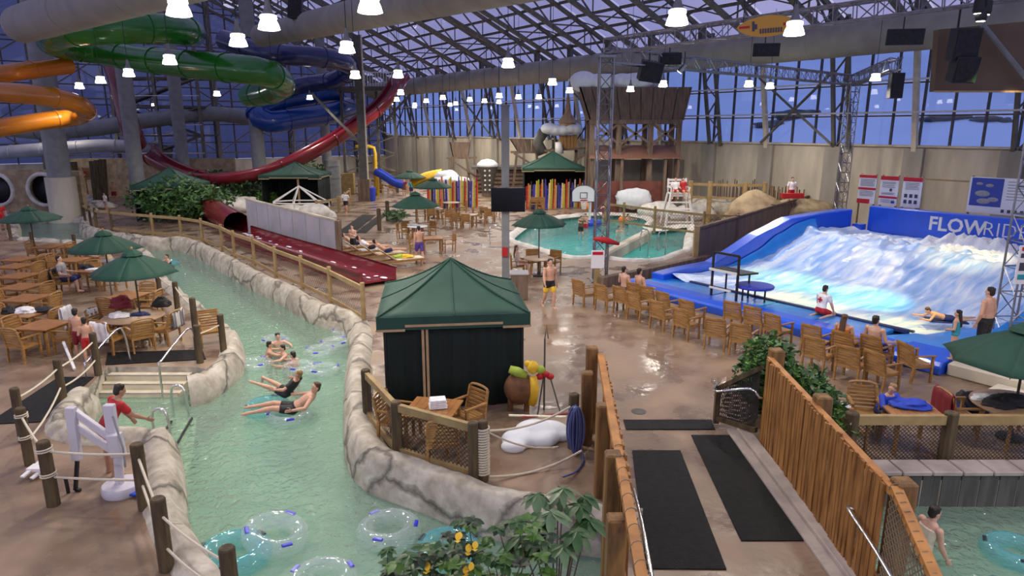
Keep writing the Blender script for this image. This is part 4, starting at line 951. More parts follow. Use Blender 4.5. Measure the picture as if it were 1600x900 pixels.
# --- market umbrellas
def umbrella(px, foot, ztop, zed, r, label, n=8, rz=.2, name='patio_umbrella'):
    p = G(*foot) if not isinstance(foot, V) else foot
    t = thing(name, label, 'umbrella', (0, 0, 0), 0, 'green patio umbrellas'); m = MT['canvas_green']
    for k in range(n):
        a0, a1 = 2*math.pi*k/n+rz, 2*math.pi*(k+1)/n+rz; b = MB(); rows = []
        for j in range(7):
            f = .12+.88*j/6; z = ztop-.1-(ztop-.1-zed)*f+.05*math.sin(f*math.pi); row = []
            for i in range(5):
                a = a0+(a1-a0)*i/4; rr = r*f*(1-.045*math.sin(i/4*math.pi)*f)*math.cos((a1-a0)/2)/math.cos(a-(a0+a1)/2); row.append((math.cos(a)*rr, math.sin(a)*rr, z-.025*math.sin(i/4*math.pi)*f))
            rows.append(row)
        b.add([q for rw_ in rows for q in rw_], [(j*5+i, (j+1)*5+i, (j+1)*5+i+1, j*5+i+1) for j in range(6) for i in range(4)])
        o = b.build('canopy_panel', m, t, smooth=True); so = o.modifiers.new('thick', 'SOLIDIFY'); so.thickness = .012
        MB().bar((0, 0, ztop-.16), (math.cos(a0)*r, math.sin(a0)*r, zed-.02), .018, .022).build('rib', MT['teak'], t)
    b = MB(); b.lathe([(r*.24, ztop-.17), (r*.20, ztop-.10), (r*.08, ztop-.02), (.03, ztop)], n); b.build('vent_cap', m, t)
    MB().lathe([(.035, ztop-.02), (.04, ztop+.03), (.01, ztop+.07)], 8).build('finial', MT['teak'], t)
    MB().tube([(0, 0, 0), (0, 0, ztop-.05)], .024, 8).build('pole', MT['post_old'], t)
    MB().lathe([(.24, 0), (.24, .05), (.06, .09), (.04, .2)], 16).build('base', MT['black'], t)
    t.location = p; return t
umbrella(195, T_BIG+V((0, .35, 0)), 2.6, 1.93, 1.18, 'nearest green umbrella, over the round table by the river')
umbrella(170, (176, 470), 2.5, 1.85, 1.2, 'green umbrella behind the nearest one on the left deck', rz=.35)
umbrella(55, (58, 408), 2.5, 1.9, 1.32, 'far left green umbrella beside the upper river', rz=.1)
umbrella(833, V((T_POOL.x, T_POOL.y+.0, 0)), 2.75, 2.12, 1.15, 'green umbrella beside the basketball pool')
umbrella(650, (651, 372), 2.55, 1.75, 1.32, 'lowest of three green umbrellas on the middle patio')
umbrella(680, (678, 341), 2.7, 2.05, 1.32, 'green umbrella before the yellow slide on the middle patio')
umbrella(640, (642, 318), 2.7, 2.05, 1.3, 'farthest green umbrella on the middle patio')
umbrella(1560, V((T_RND.x+.02, T_RND.y+.1, 0)), 2.35, 1.62, 1.35, 'green umbrella at the right edge over the bag table', rz=.0)
# --- cabana tents
def cabana(c, w, d, h, peak, rz, label, front_open=False, overhang=.14, drop=.28, pole=None):
    t = thing('cabana_tent', label, 'tent', (0, 0, 0)); x, y = w/2, d/2; X, Y = x+overhang, y+overhang
    cor = [(-X, -Y), (X, -Y), (X, Y), (-X, Y)]
    for k in range(4):
        a, c2 = cor[k], cor[(k+1) % 4]; b = MB(); n = 6
        b.grid(lambda u, v: ((a[0]+(c2[0]-a[0])*u)*(1-v), (a[1]+(c2[1]-a[1])*u)*(1-v), h+(peak-h)*v-.10*math.sin(v*math.pi)), 8, 8)
        o = b.build('roof_panel', MT['canvas_tent'], t, smooth=True); s = o.modifiers.new('thick', 'SOLIDIFY'); s.thickness = .012
        val = MB().prism([(a[0], a[1], h), (c2[0], c2[1], h), (c2[0], c2[1], h-drop), (a[0], a[1], h-drop)], V((0, 0, 0))+V((c2[1]-a[1], a[0]-c2[0], 0)).normalized()*.012).build('valance', MT['canvas_tent'], t)
        dv = V((c2[0]-a[0], c2[1]-a[1], 0)).normalized(); nn = V((dv.y, -dv.x, 0))*.016; A_, B_ = V((*a, h-drop)), V((*c2, h-drop)); tw = (B_-A_).length
        for f0, f1, zz in ((0, .18, 0), (.18, .82, .09), (.82, 1, 0)):
            MB().bar(A_+dv*tw*f0+nn+UP*zz, A_+dv*tw*f1+nn+UP*zz, .02, .05).build('trim', MT['trim_tan'], val)
        for f in (.5,): MB().tube([((a[0]+c2[0])/2*(1-v), (a[1]+c2[1])/2*(1-v), h+(peak-h)*v-.10*math.sin(v*math.pi)+.012) for v in [q/8 for q in range(9)]], .012, 5).build('seam', MT['canvas_green'], t)
        MB().tube([(a[0]*(1-v), a[1]*(1-v), h+(peak-h)*v-.10*math.sin(v*math.pi)+.01) for v in [q/8 for q in range(9)]], .022, 6).build('ridge_seam', MT['canvas_green'], t)
    for k in range(4):
        a, c2 = cor[k], cor[(k+1) % 4]; s = (x/X); b = MB()
        if front_open and k == 0: continue
        p, q = V((a[0]*s, a[1]*s, 0)), V((c2[0]*s, c2[1]*s, 0)); L = (q-p).length; dv = (q-p).normalized(); nn = V((dv.y, -dv.x, 0))
        b.grid(lambda u, v: p+dv*(L*u)+nn*(.035*math.sin(u*L*9)*(1-.5*v)+.02*math.sin(u*L*23))+UP*(.03+(h-.1)*v), 70, 3); o = b.build('curtain', MT['canvas_dark'], t, smooth=True); so = o.modifiers.new('thick', 'SOLIDIFY'); so.thickness = .01
    for a in cor: MB().box((a[0]*x/X, a[1]*y/Y, h/2), (.05, .05, h)).build('frame_post', MT['black'], t)
    if pole is not None:
        MB().box((pole, -y-.06, (h-drop)/2+.05), (.055, .03, h-drop+.1)).build('timber_pole', MT['trim_tan'], t); MB().box((pole+.085, -y-.06, (h-drop)/2+.05), (.055, .03, h-drop+.1)).build('timber_pole', MT['trim_tan'], t)
    t.location = c; t.rotation_euler.z = rz; return t
e1, e2 = G(588, 497, 2.1), G(828, 489, 2.1); cx = (e1+e2)/2; dw = (e2-e1); dw.z = 0
rzc = math.atan2(dw.y, dw.x); nb = V((-dw.y, dw.x, 0)).normalized()
cabana(V((cx.x, cx.y, 0))+nb*1.62, dw.length-.28, 2.96, 2.1, 3.0, rzc, 'large green roofed cabana tent with dark closed curtains', pole=-.66)
q1, q2 = G(203, 296, 2.15), G(293, 292, 2.15)
cabana(V(((q1.x+q2.x)/2, (q1.y+q2.y)/2+1.6, 0)), 3.5, 3.2, 2.3, 3.4, .1, 'green cabana tent with open dark front beside the leafy shrubs', True, pole=1.1)
cabana(AT(462, 268, 52)*V((1, 1, 0)) if False else V((AT(462, 268, 52).x, 52, 0)), 4.2, 3.2, 2.5, 3.4, 0, 'far green cabana tent behind the red slide', True, pole=.6)
cabana(V((AT(864, 270, 58).x, 58, 0)), 5.0, 4, 2.7, 4.0, 0, 'green roofed stand behind the coloured ski fence', True)
# ================================================================ people
def loft(b, pts, rad, right, n=14):
    """closed elliptical tube; rad = (half width along right, half depth)"""
    pts = [V(p) for p in pts]; m = len(pts); vs = []
    for i, p in enumerate(pts):
        d = (pts[min(i+1, m-1)]-pts[max(i-1, 0)]).normalized(); r = (V(right)-d*V(right).dot(d)).normalized(); f = d.cross(r)
        for k in range(n): a = 2*math.pi*k/n; vs.append(p+r*(math.cos(a)*rad[i][0])+f*(math.sin(a)*rad[i][1]))
    fs = [(i*n+k, i*n+(k+1) % n, (i+1)*n+(k+1) % n, (i+1)*n+k) for i in range(m-1) for k in range(n)]
    fs += [tuple(reversed(range(n))), tuple(range((m-1)*n, m*n))]; b.add(vs, fs)
def limb(b, p, q, r0, r1, mid=None):
    p, q = V(p), V(q); pts = [p, p.lerp(q, .35), p.lerp(q, .7), q]; rm = mid or (r0+r1)/2; b.tube(pts, [r0, max(rm, r0*.7+r1*.3), r0*.35+r1*.65, r1], 10)
    b.ell(p, (r0,)*3, 10, 6); b.ell(q, (r1,)*3, 10, 6)
def basis(z, y):
    z = V(z).normalized(); x = V(y).cross(z)
    x = x.normalized() if x.length > 1e-4 else V((1, 0, 0)); y = z.cross(x); return Matrix((x, y, z)).transposed()
D3 = lambda a: V(a).normalized()
POSES = {
 'stand': dict(T=(0, .02, 1), th=((-.06, .03, -1), (.06, .03, -1)), sh=((-.02, -.05, -1), (.02, -.05, -1)), ua=((-.22, -.03, -1), (.22, -.03, -1)), fa=((-.08, .2, -1), (.08, .2, -1))),
 'walk': dict(T=(0, .06, 1), th=((-.04, .38, -1), (.04, -.22, -1)), sh=((0, -.02, -1), (0, -.55, -1)), ua=((-.2, -.35, -1), (.2, .3, -1)), fa=((-.1, .15, -1), (.05, .6, -1))),
 'sit': dict(T=(0, -.12, 1), th=((-.16, 1, -.02), (.16, 1, -.02)), sh=((-.02, .1, -1), (.02, .1, -1)), ua=((-.3, .15, -1), (.3, .15, -1)), fa=((-.15, 1, -.15), (.15, 1, -.15))),
 'lean': dict(T=(0, .45, 1), th=((-.16, 1, -.02), (.16, 1, -.02)), sh=((-.02, -.1, -1), (.02, -.1, -1)), ua=((-.3, .7, -.7), (.3, .7, -.7)), fa=((.3, 1, .05), (-.3, 1, .05))),
 'kneel': dict(T=(0, .18, 1), th=((-.22, .95, -.30), (.22, .95, -.30)), sh=((-.02, -1, -.12), (.02, -1, -.12)), ua=((-.25, .2, -1), (.25, .3, -1)), fa=((0, .7, -.8), (.02, .5, -1))),
 'recline': dict(T=(0, -.85, .55), th=((-.14, 1, .22), (.14, 1, .22)), sh=((-.06, 1, -.12), (.06, 1, -.12)), ua=((-.8, .35, -.35), (.8, .35, -.35)), fa=((-.1, 1, -.05), (.1, 1, -.05))),
 'lie': dict(T=(0, -.78, .62), th=((-.08, 1, .05), (.08, 1, .12)), sh=((-.02, 1, -.05), (.02, 1, -.12)), ua=((-.4, .6, -.5), (.4, .6, -.5)), fa=((.2, 1, .1), (-.2, 1, .1))),
 'prone': dict(T=(0, 1, .28), th=((-.12, -1, -.02), (.12, -1, -.02)), sh=((-.06, -1, .06), (.06, -1, .06)), ua=((-.5, .6, -.6), (.5, .6, -.6)), fa=((.1, 1, .1), (-.1, 1, .1))),
 'swim': dict(T=(0, .15, 1), th=((-.1, .2, -1), (.1, .2, -1)), sh=((0, -.3, -1), (0, -.3, -1)), ua=((-.5, .8, -.25), (.5, .8, -.25)), fa=((.1, 1, 0), (-.1, 1, 0))),
}
def person(loc, face, h, pose, label, skin='skin_a', hair='hair_dark', top=None, shorts=None, suit=None, long=False, fat=1.0, near=False, hd=None, look=None, seat=None, child=0.0, over=None, sleeve=.55, leg=.55, band=None, cross=False, group=None, pz=None):
    P = dict(POSES[pose]); P.update(over or {}); t = thing('person', label, 'person', (0, 0, 0), 0, group); b = MB(); s = h
    hk = 1+child; L1, L2 = .245*s, .245*s
    if pz is not None: pel = V((0, 0, pz))
    elif seat is not None: pel = V((0, 0, seat+.075*s))
    else:
        z = min(L1*D3(P['th'][i]).z+L2*D3(P['sh'][i]).z for i in (0, 1)); pel = V((0, 0, -z+.04*s))
        if pose in ('prone', 'lie', 'recline'): pel = V((0, 0, .1*s))
    T = D3(P['T']); R = V((1, 0, 0)); R = (R-T*R.dot(T)).normalized(); Fw = T.cross(R)
    at = lambda f, x=0, y=0: pel+T*(f*s)+R*(x*s)+Fw*(y*s)
    tor = [(-.045, .06, .05), (-.01, .088, .064*fat), (.05, .094*(.5+.5*fat), .068*fat), (.12, .082*fat, .06*fat), (.19, .094*(.6+.4*fat), .066*(.6+.4*fat)), (.255, .104, .062), (.29, .088, .048), (.315, .045, .04)]
    loft(b, [at(z) for z, _, _ in tor], [(a*s, c*s) for _, a, c in tor], R)
    neck = at(.315); Hd = D3(hd) if hd else (T+UP*.6).normalized(); Lk = D3(look) if look else V((0, 1, 0)); HB = basis(Hd, Lk)
    hc = neck+Hd*(.085*s*hk); limb(b, at(.29), neck+Hd*.06*s, .036*s, .03*s)
    b.ell(hc+HB@V((0, 0, .006*s)), (.043*s*hk, .054*s*hk, .060*s*hk), 16, 12, HB); b.ell(hc+HB@V((0, .014*s, -.034*s*hk)), (.032*s*hk, .038*s*hk, .036*s*hk), 12, 8, HB)
    b.ell(hc+HB@V((0, .056*s*hk, -.010*s)), (.008*s*hk, .012*s*hk, .014*s*hk), 8, 6, HB)
    for sx in (-1, 1): b.ell(hc+HB@V((sx*.044*s*hk, -.002*s, -.004*s)), (.006*s*hk, .012*s*hk, .017*s*hk), 8, 6, HB)
    J = {}
    for i, sx in enumerate((-1, 1)):
        hip = at(-.01, sx*.052); kn = hip+D3(P['th'][i])*L1; an = kn+D3(P['sh'][i])*L2; J['hip', i], J['kn', i] = hip, kn
        limb(b, hip, kn, .058*s*(.6+.4*fat), .035*s); limb(b, kn, an, .036*s, .021*s, .036*s)
        sd = D3(P['sh'][i]); fd = V((sx*.12, 1, 0)); fd = (fd-sd*fd.dot(sd)); fd = fd.normalized() if fd.length > .3 else sd
        if pose in ('prone', 'kneel'): fd = sd
        b.tube([an-fd*.02*s+sd*.012*s, an+fd*.05*s+sd*.022*s, an+fd*.105*s+sd*.028*s], [.024*s, .024*s, .016*s], 8)
        sho = at(.272, sx*.112); el = sho+D3(P['ua'][i])*(.168*s); wr = el+D3(P['fa'][i])*(.142*s); J['sh', i], J['el', i] = sho, el
        b.ell(sho, (.038*s,)*3, 10, 6); limb(b, sho, el, .033*s, .025*s); limb(b, el, wr, .026*s, .0165*s, .026*s)
        fdir = D3(P['fa'][i]); HBn = basis(fdir, V((sx*-1, 0, .3)))
        b.ell(wr+fdir*.034*s, (.024*s, .012*s, .032*s), 10, 6, HBn)
        for k in range(4):
            o = wr+fdir*.055*s+HBn@V(((k-1.5)*.0125*s, 0, 0)); ln = (.040, .046, .043, .034)[k]*s; bend = HBn@V((0, -.3, 1)).normalized()
            b.tube([o, o+fdir*ln*.55, o+fdir*ln*.55+bend*ln*.45], [.0056*s, .0052*s, .004*s], 6)
        o = wr+fdir*.018*s+HBn@V((.02*s*-sx, 0, 0)); b.tube([o, o+(fdir*.7+HBn@V((-sx*.8, .2, 0))).normalized()*.034*s, o+(fdir+HBn@V((-sx*.5, .2, 0))).normalized()*.052*s], [.0068*s, .006*s, .0046*s], 6)
    ORIG.setdefault(t.name, V((0, 0, 0)))
    def skinmesh(bb, name, m, vox, it=3):
        o = bb.build(name, MT[m], t); r = o.modifiers.new('remesh', 'REMESH'); r.mode = 'VOXEL'; r.voxel_size = vox; r.use_smooth_shade = True
        sm = o.modifiers.new('smooth', 'SMOOTH'); sm.iterations = it; sm.factor = .5; return o
    vx = (.0085 if near else .0145)*min(1, s/1.5+.15)
    body = skinmesh(b, 'body', skin, vx, 3)
    if shorts or suit:
        c = MB(); e = .016*s/1.7; g_ = [q for q in tor if q[0] < (.06 if shorts else .26)]
        loft(c, [at(z) for z, _, _ in g_], [(a*s+e, d*s+e) for _, a, d in g_], R)
        for i in (0, 1):
            f = leg if shorts else .06; limb(c, J['hip', i], J['hip', i].lerp(J['kn', i], f), .064*s*(.6+.4*fat), .054*s if f > .3 else .058*s)
        o = skinmesh(c, 'shorts' if shorts else 'swimsuit', shorts or suit, vx*1.4, 2)
        if band:
            c = MB()
            for i in (0, 1): limb(c, J['hip', i].lerp(J['kn', i], .38), J['hip', i].lerp(J['kn', i], .62), .0605*s, .059*s)
            skinmesh(c, 'shorts_hem', band, vx*1.4, 2)
    if top:
        c = MB(); e = .014*s/1.7; g_ = [q for q in tor if q[0] > -.03]
        loft(c, [at(z) for z, _, _ in g_[:-1]]+[at(.303)], [(a*s+e, d*s+e) for _, a, d in g_[:-1]]+[(.05*s, .045*s)], R)
        for i in (0, 1):
            c.ell(J['sh', i], (.046*s,)*3, 10, 6); limb(c, J['sh', i], J['sh', i].lerp(J['el', i], min(1, sleeve)), .043*s, .040*s)
            if sleeve > 1: limb(c, J['el', i], J['el', i]+D3(P['fa'][i])*(.12*s), .036*s, .028*s)
        skinmesh(c, 'shirt', top, vx*1.4, 2)
    if cross:
        c = MB(); q = at(.19, 0, -(.066*fat+.016)); w = .05*s
        for a_, d_ in ((R, T), (T, R)): c.add([q-a_*w-d_*w*.33, q+a_*w-d_*w*.33, q+a_*w+d_*w*.33, q-a_*w+d_*w*.33], [(0, 1, 2, 3)])
        o = c.build('red_cross', MT['sign_red'], t); so = o.modifiers.new('thick', 'SOLIDIFY'); so.thickness = .01; so.offset = 0
    if hair:
        c = MB(); hh = s*hk
        c.ell(hc+HB@V((0, -.010*hh, .020*hh)), (.047*hh, .053*hh, .056*hh), 14, 10, HB); c.ell(hc+HB@V((0, -.026*hh, -.008*hh)), (.043*hh, .036*hh, .048*hh), 12, 8, HB)
        for k in range(12):
            a = k*2.4; c.ell(hc+HB@V((.032*hh*math.cos(a), -.012*hh+.034*hh*math.sin(a), .052*hh-.008*hh*(k % 3))), (.018*hh, .018*hh, .02*hh), 8, 5, HB)
        if long:
            bk = HB@V((0, -.034*hh, -.01*hh)); loft(c, [hc+bk, hc+bk-UP*.08*s-HB@V((0, .012*s, 0)), at(.22, 0, -.075), at(.14, 0, -.08)], [(.046*hh, .03*hh), (.05*hh, .026*hh), (.05*s, .022*s), (.028*s, .014*s)], R)
        skinmesh(c, 'hair', hair, .011, 2)
    for sx in (-1, 1):
        c = MB(); c.ell(hc+HB@V((sx*.017*s*hk, .0485*s*hk, .006*s)), (.006*s*hk, .0045*s*hk, .0042*s*hk), 8, 5, HB); c.build('eye', MT['hair_dark'], body, smooth=True)
    c = MB(); c.ell(hc+HB@V((0, .0505*s*hk, -.036*s*hk)), (.014*s*hk, .004*s*hk, .0038*s*hk), 8, 5, HB); c.build('mouth', MT['c_pink'], body, smooth=True)
    t.location = loc; t.rotation_euler.z = face; return t
cam_h = lambda p: math.atan2(p[0], -p[1])      # heading that looks at the camera side
pi = math.pi
person(G(858, 481), pi+.35, 1.72, 'walk', 'shirtless teenager in black, blue and yellow swim shorts walking on the open deck', shorts='c_black', band='c_yellow', near=True, leg=.62)
person(G(553, 400), pi-.5, 1.5, 'stand', 'boy in black shorts looking at his hands beside the sun loungers', 'skin_b', shorts='c_black', over=dict(ua=((-.2, .1, -1), (.2, .1, -1)), fa=((.5, .8, .5), (-.5, .8, .5))), look=(0, 1, -.6))
person(G(656, 410), .5, 1.68, 'walk', 'man in purple blue shorts walking away past the patio tables', 'skin_a', shorts='c_purple', leg=.7)
person(SEATS['woman']+V((-.08, .05, 0)), ff, 1.62, 'sit', 'long haired woman in an orange top seated facing the wave pool', 'skin_a', 'hair_brown', suit='c_orange', long=True, seat=.45, near=True)
person(SEATS['man']+V((-.04, .05, 0)), ff-.1, 1.75, 'sit', 'shirtless man with dark hair seated facing the wave pool', 'skin_b', 'hair_dark', shorts='c_navy', seat=.45, near=True)
person(G(964, 478)+FV*.35, ff, 1.65, 'sit', 'left of two shirtless bathers seated at the left end of the chairs', 'skin_b', shorts='c_navy', seat=.45)
person(G(990, 483)+FV*.3, ff-.2, 1.7, 'sit', 'right of two shirtless bathers seated at the left end of the chairs', 'skin_a', shorts='c_black', seat=.45)
person(F(6.35, .75, .36), ff-.2, 1.62, 'kneel', 'kneeling lifeguard in a white shirt with a red cross on the blue pads', 'skin_b', top='c_white', shorts='c_red', cross=True, near=True, pz=.20)
person(G(1487, 560, .36), .75, 1.22, 'stand', 'girl with long dark hair in a teal swimsuit waiting by the wave', 'skin_a', 'hair_dark', suit='c_teal', long=True, near=True, child=.12, over=dict(fa=((.5, .7, -.3), (-.5, .7, -.3))))
person(G(1531, 558, .33), .5, 1.8, 'stand', 'heavy shirtless man in dark patterned shorts standing at the wave pool', 'skin_a', 'hair_dark', shorts='c_black', fat=1.22, near=True, leg=.75, over=dict(ua=((-.35, -.1, -1), (.35, -.1, -1)), fa=((.1, .35, -1), (-.1, .35, -1))))
person(F(11.9, 1.9, .33), .6, 1.75, 'stand', 'sunburnt bather half hidden behind the right truss tower', 'skin_c', 'hair_dark', shorts='c_maroon')
rider = G(1476, 503, .33)
person(rider+UP*.06, 1.35, 1.35, 'prone', 'child lying on a dark blue board at the foot of the wave', 'skin_a', 'hair_brown', shorts='c_navy', near=True, pz=.07, hd=(0, .75, .8))
person(G(128, 560), .15, 1.34, 'stand', 'taller of two boys in maroon shorts beside the round table', 'skin_a', shorts='c_maroon', child=.12, leg=.8, over=dict(ua=((-.2, .3, -1), (.2, .3, -1)), fa=((.2, .9, -.3), (-.2, .9, -.3))))
person(G(141, 566), .4, 1.18, 'stand', 'smaller of two boys in maroon shorts by the rope post', 'skin_a', shorts='c_red', child=.16, leg=.8, over=dict(fa=((.2, .9, .3), (-.2, .9, -.3))))
SM = G(104, 458)
chair('round', SM, -1.35, 'armchair with a black coat where the man in grey sits', 'chairs around the dining tables')
person(SM, -1.35, 1.76, 'sit', 'man in a grey shirt sitting with his coat over the chair', 'skin_b', top='c_grey', shorts='c_navy', seat=.45, leg=.95)
person(G(136, 424), -1.9, 1.7, 'lean', 'bather in a pink top leaning over the papers table', 'skin_b', 'hair_brown', top='c_pink', shorts='c_black', seat=.45)
person(G(176, 428), 1.7, 1.66, 'lean', 'long haired bather leaning from the river side of the papers table', 'skin_b', 'hair_brown', top='c_tan', shorts='c_grey', seat=.45, long=True)
person(G(163, 752)+V((0, .25, 0)), -.7, 1.66, 'stand', 'dark haired lifeguard in red bending behind the white pool lift', 'skin_c', 'hair_dark', top='c_red', shorts='c_red', near=True, over=dict(T=(0, .55, 1), ua=((-.1, .6, -1), (.1, .7, -1)), fa=((0, .6, -1), (0, .9, -.6))))
# swimmers
def swimmer(px, py, zc, face, hgt, label, **k):
    p = G(px, py, WZ); return person(V((p.x, p.y, WZ-zc)), face, hgt, 'swim', label, **k)
swimmer(265, 415, 1.0, 2.6, 1.6, 'bather with a blue ring standing in the river bend', skin='skin_b', hair='hair_brown', suit='c_navy')
swimmer(434, 540, 1.05, pi+.6, 1.5, 'rearmost of four boys gathered in the river', skin='skin_b', shorts='c_navy')
swimmer(418, 558, 1.0, -1.2, 1.5, 'left boy of four gathered in the river', skin='skin_a', shorts='c_navy')
swimmer(447, 560, 1.0, 2.2, 1.45, 'middle boy of four gathered in the river', skin='skin_b', shorts='c_navy')
swimmer(463, 572, 1.05, 1.35, 1.5, 'nearest boy of four reaching across the swim rings', skin='skin_a', shorts='c_black')
cp = G(455, 652, WZ)
person(V((cp.x+.08, cp.y, WZ+.18)), 1.75, 1.78, 'recline', 'shirtless man lying back in a clear swim ring', 'skin_a', 'hair_brown', shorts='c_black', near=True, pz=.05, hd=(.1, -.25, 1), look=(-.5, .8, .2))
c2 = G(436, 640, WZ)
person(V((c2.x+.1, c2.y+.35, WZ+.18)), 1.35, 1.5, 'recline', 'fair haired child in a black shirt lying in a blue swim ring', 'skin_a', 'hair_blond', top='c_black', shorts='c_black', near=True, pz=.1, over=dict(th=((-.14, 1, .45), (.14, 1, .45)), sh=((-.06, 1, .25), (.06, 1, .35)), T=(0, -.6, .8)))
person(G(1436, 872, WZ)+UP*-.70, -1.45, 1.62, 'swim', 'dark haired girl in a pale bikini standing in the river below the plank wall', 'skin_b', 'hair_dark', suit='c_cream', near=True, over=dict(T=(0, .25, 1), ua=((-.1, .1, -1), (.1, .2, -1)), fa=((0, .4, -1), (0, .6, -1))))
# basketball pool
for px, py, zc, f, lab, kw in [(907, 366, .35, .4, 'bather in a brown top wading below the basketball hoop', dict(top='c_brown', shorts='c_black')), (944, 343, .3, 0, 'bather at the far pool edge behind the truss tower', dict(suit='c_red')), (979, 351, .75, 1, 'bather holding an orange ball at the far side of the pool', dict(shorts='c_navy')), (966, 361, 1.15, .5, 'dark haired swimmer with only head and shoulders out of the pool', dict(shorts='c_black')), (915, 356, .55, -.5, 'small child beside the blue float under the hoop', dict(shorts='c_red'))]:
    p = G(px, py, POOL_Z); person(V((p.x, p.y, POOL_Z-zc)), f+pi, 1.5, 'swim', lab, **kw)
person(T_POOL+V((-.85, -.1, 0)), -1.5, 1.55, 'sit', 'girl with tied brown hair sitting at the pool side table', 'skin_b', 'hair_brown', suit='c_white', seat=.45, long=True)
LAY = [(0, 'sunbather with dark hair on the lounger by the grey wall', 'c_navy', None), (1, 'sunbather covered with a white towel on the second lounger', 'c_black', 'c_white'), (2, 'tanned sunbather stretched on the third lounger', 'c_navy', None)]
for i, lab, sh, tp in LAY: person(LNG[i]+UP*.42+V((.15, .02, 0)), -1.05, 1.65, 'lie', lab, 'skin_a' if i else 'skin_b', shorts=sh, top=tp, pz=.08)
# further away
person(V((AT(1236, 305, 40.5).x, 40.5, 1.35)), pi, 1.7, 'stand', 'attendant in a white shirt behind the rock by the board fence', 'skin_b', top='c_white', shorts='c_red')
for px, py, hgt, kw, lab in [(620, 300, 1.7, dict(top='c_black', shorts='c_black', skin='skin_c'), 'bather in black beside the thick dark column'), (541, 333, 1.6, dict(top='c_white', shorts='c_black'), 'bather in a white shirt walking beside the small wooden gate'), (643, 309, 1.6, dict(top='c_teal', shorts='c_navy'), 'bather in a teal shirt under the far patio umbrella'), (180, 318, 1.7, dict(shorts='c_maroon', skin='skin_c'), 'shirtless bather by the tent on the far left deck'), (162, 303, 1.7, dict(top='c_yellow', shorts='c_yellow'), 'lifeguard in yellow beside the rough timber posts'), (167, 331, 1.4, dict(top='c_white', shorts='c_grey'), 'child in white on the far left river path'), (5, 360, 1.7, dict(top='c_red', shorts='c_red', skin='skin_c'), 'lifeguard in red at the left edge beside the upper river'), (632, 307, 1.6, dict(top='c_maroon', shorts='c_brown'), 'bather in dark red under the far patio umbrella'), (1043, 362, 0, {}, '')]:
    if hgt: person(G(px, py), pi+rnd.uniform(-.8, .8), hgt, 'walk' if 'walk' in lab else 'stand', lab, **kw)
person(G(20, 528)+V((-.9, -.4, 0)), -1.0, 1.7, 'walk', 'bather in navy shorts stepping in at the left edge', 'skin_a', shorts='c_navy')
# child in the blue jacket at the coat table
person(T_COAT+V((-.25, .55, 0)), pi+.15, 1.35, 'lean', 'fair haired child in a bright blue jacket slumped over the table', 'skin_a', 'hair_blond', top='c_blue', shorts='c_navy', seat=.42, near=True, child=.1, sleeve=1.2, look=(.8, .5, 0))
# ================================================================ columns, slides and rigging
def xy(px, Y, z=0.0): p = AT(px, 300, Y); return V((p.x, Y, z))
def base_xy(px, py, Y): p = AT(px, py, Y); return V((p.x, Y, 0))
def column(px, py, Y, r, label, z1=None, foot=None, m='column_grey'):
    p = base_xy(px, py, Y); d = (p-C0).dot(WN); t = thing('column', label, 'column', p); z1 = z1 or max(8, roof_z(max(d, 0))-1.9)
    MB().tube([p-UP*.9, p+UP*z1], r, 20).build('shaft', MT[m], t, smooth='auto')
    if foot: MB().tube([p-UP*.9, p+UP*foot], r*1.3, 20).build('footing', MT['concrete'], t, smooth='auto')
    for z in (z1*.55, z1*.85): MB().tube([p+UP*z, p+UP*(z+.12)], r*1.07, 20).build('collar', MT[m], t, smooth='auto')
    return t
column(101, 325, 47, .72, 'thick grey column standing in the upper river pool', foot=2.6)
column(213, 270, 52, .55, 'tall grey column behind the left green tent')
column(286, 255, 60, .52, 'tall grey column behind the red drop slide bend')
column(404, 245, 60, .58, 'tall grey column under the green tube end', foot=2.2)
column(507, 190, 70, .48, 'slim grey column under the navy tube')
column(520, 270, 57, .62, 'short concrete cylinder beside the yellow play panel', z1=3.3)
sc_ = AT(790, 420, 26); t = thing('screen_mast', 'square grey mast carrying the black screen beside the pool', 'mast', (sc_.x, 26, 0))
MB().box((sc_.x, 26, 3.35), (.30, .30, 6.7)).build('mast', MT['column_grey'], t, bev=.015); MB().box((sc_.x, 26, 6.72), (.36, .36, .06)).build('cap', MT['column_grey'], t)
q = AT(794, 312, 25.7); MB().box(q, (1.30, .12, .92)).build('screen', MT['screen_black'], t, bev=.02); MB().box(q+V((0, .1, 0)), (.5, .16, .3)).build('bracket', MT['steel_dark'], t)
MB().box((sc_.x-.02, 25.8, 1.2), (.22, .1, .35)).build('call_box', MT['c_red'], t)
p = G(571, 314); t = thing('steel_column', 'dark steel column with a pale edge beside the blue bin', 'column', p)
MB().box((p.x, p.y, 6.5), (.62, .6, 13)).build('shaft', MT['steel_dark'], t); MB().bar(p+V((.36, -.25, 0)), p+V((.36, -.25, 13)), .1, .1).build('edge_strip', MT['steel_cream'], t); MB().box((p.x, p.y, .9), (.95, .9, 1.8)).build('plinth', MT['barn'], t)
for sx in (-1, 1): MB().bar(p+V((0, 0, 4.5)), p+V((sx*4, .5, 8.6)), .2, .2).build('brace', MT['steel_dark'], t)
def tube_slide(label, pts, r, m, flange=3.0, name='tube_slide', n=18):
    P = catmull([AT(*q) for q in pts], .5); t = thing(name, label, 'water slide', P[0])
    MB().tube(P, r, n, cap=False).build('tube', MT[m], t, smooth=True); acc = 0
    for a, c in zip(P, P[1:]):
        acc += (c-a).length
        if acc > flange:
            acc = 0; d = (c-a).normalized(); MB().tube([a-d*.05, a+d*.05], r*1.07, n).build('flange', MT[m], t, smooth='auto')
    return t, P
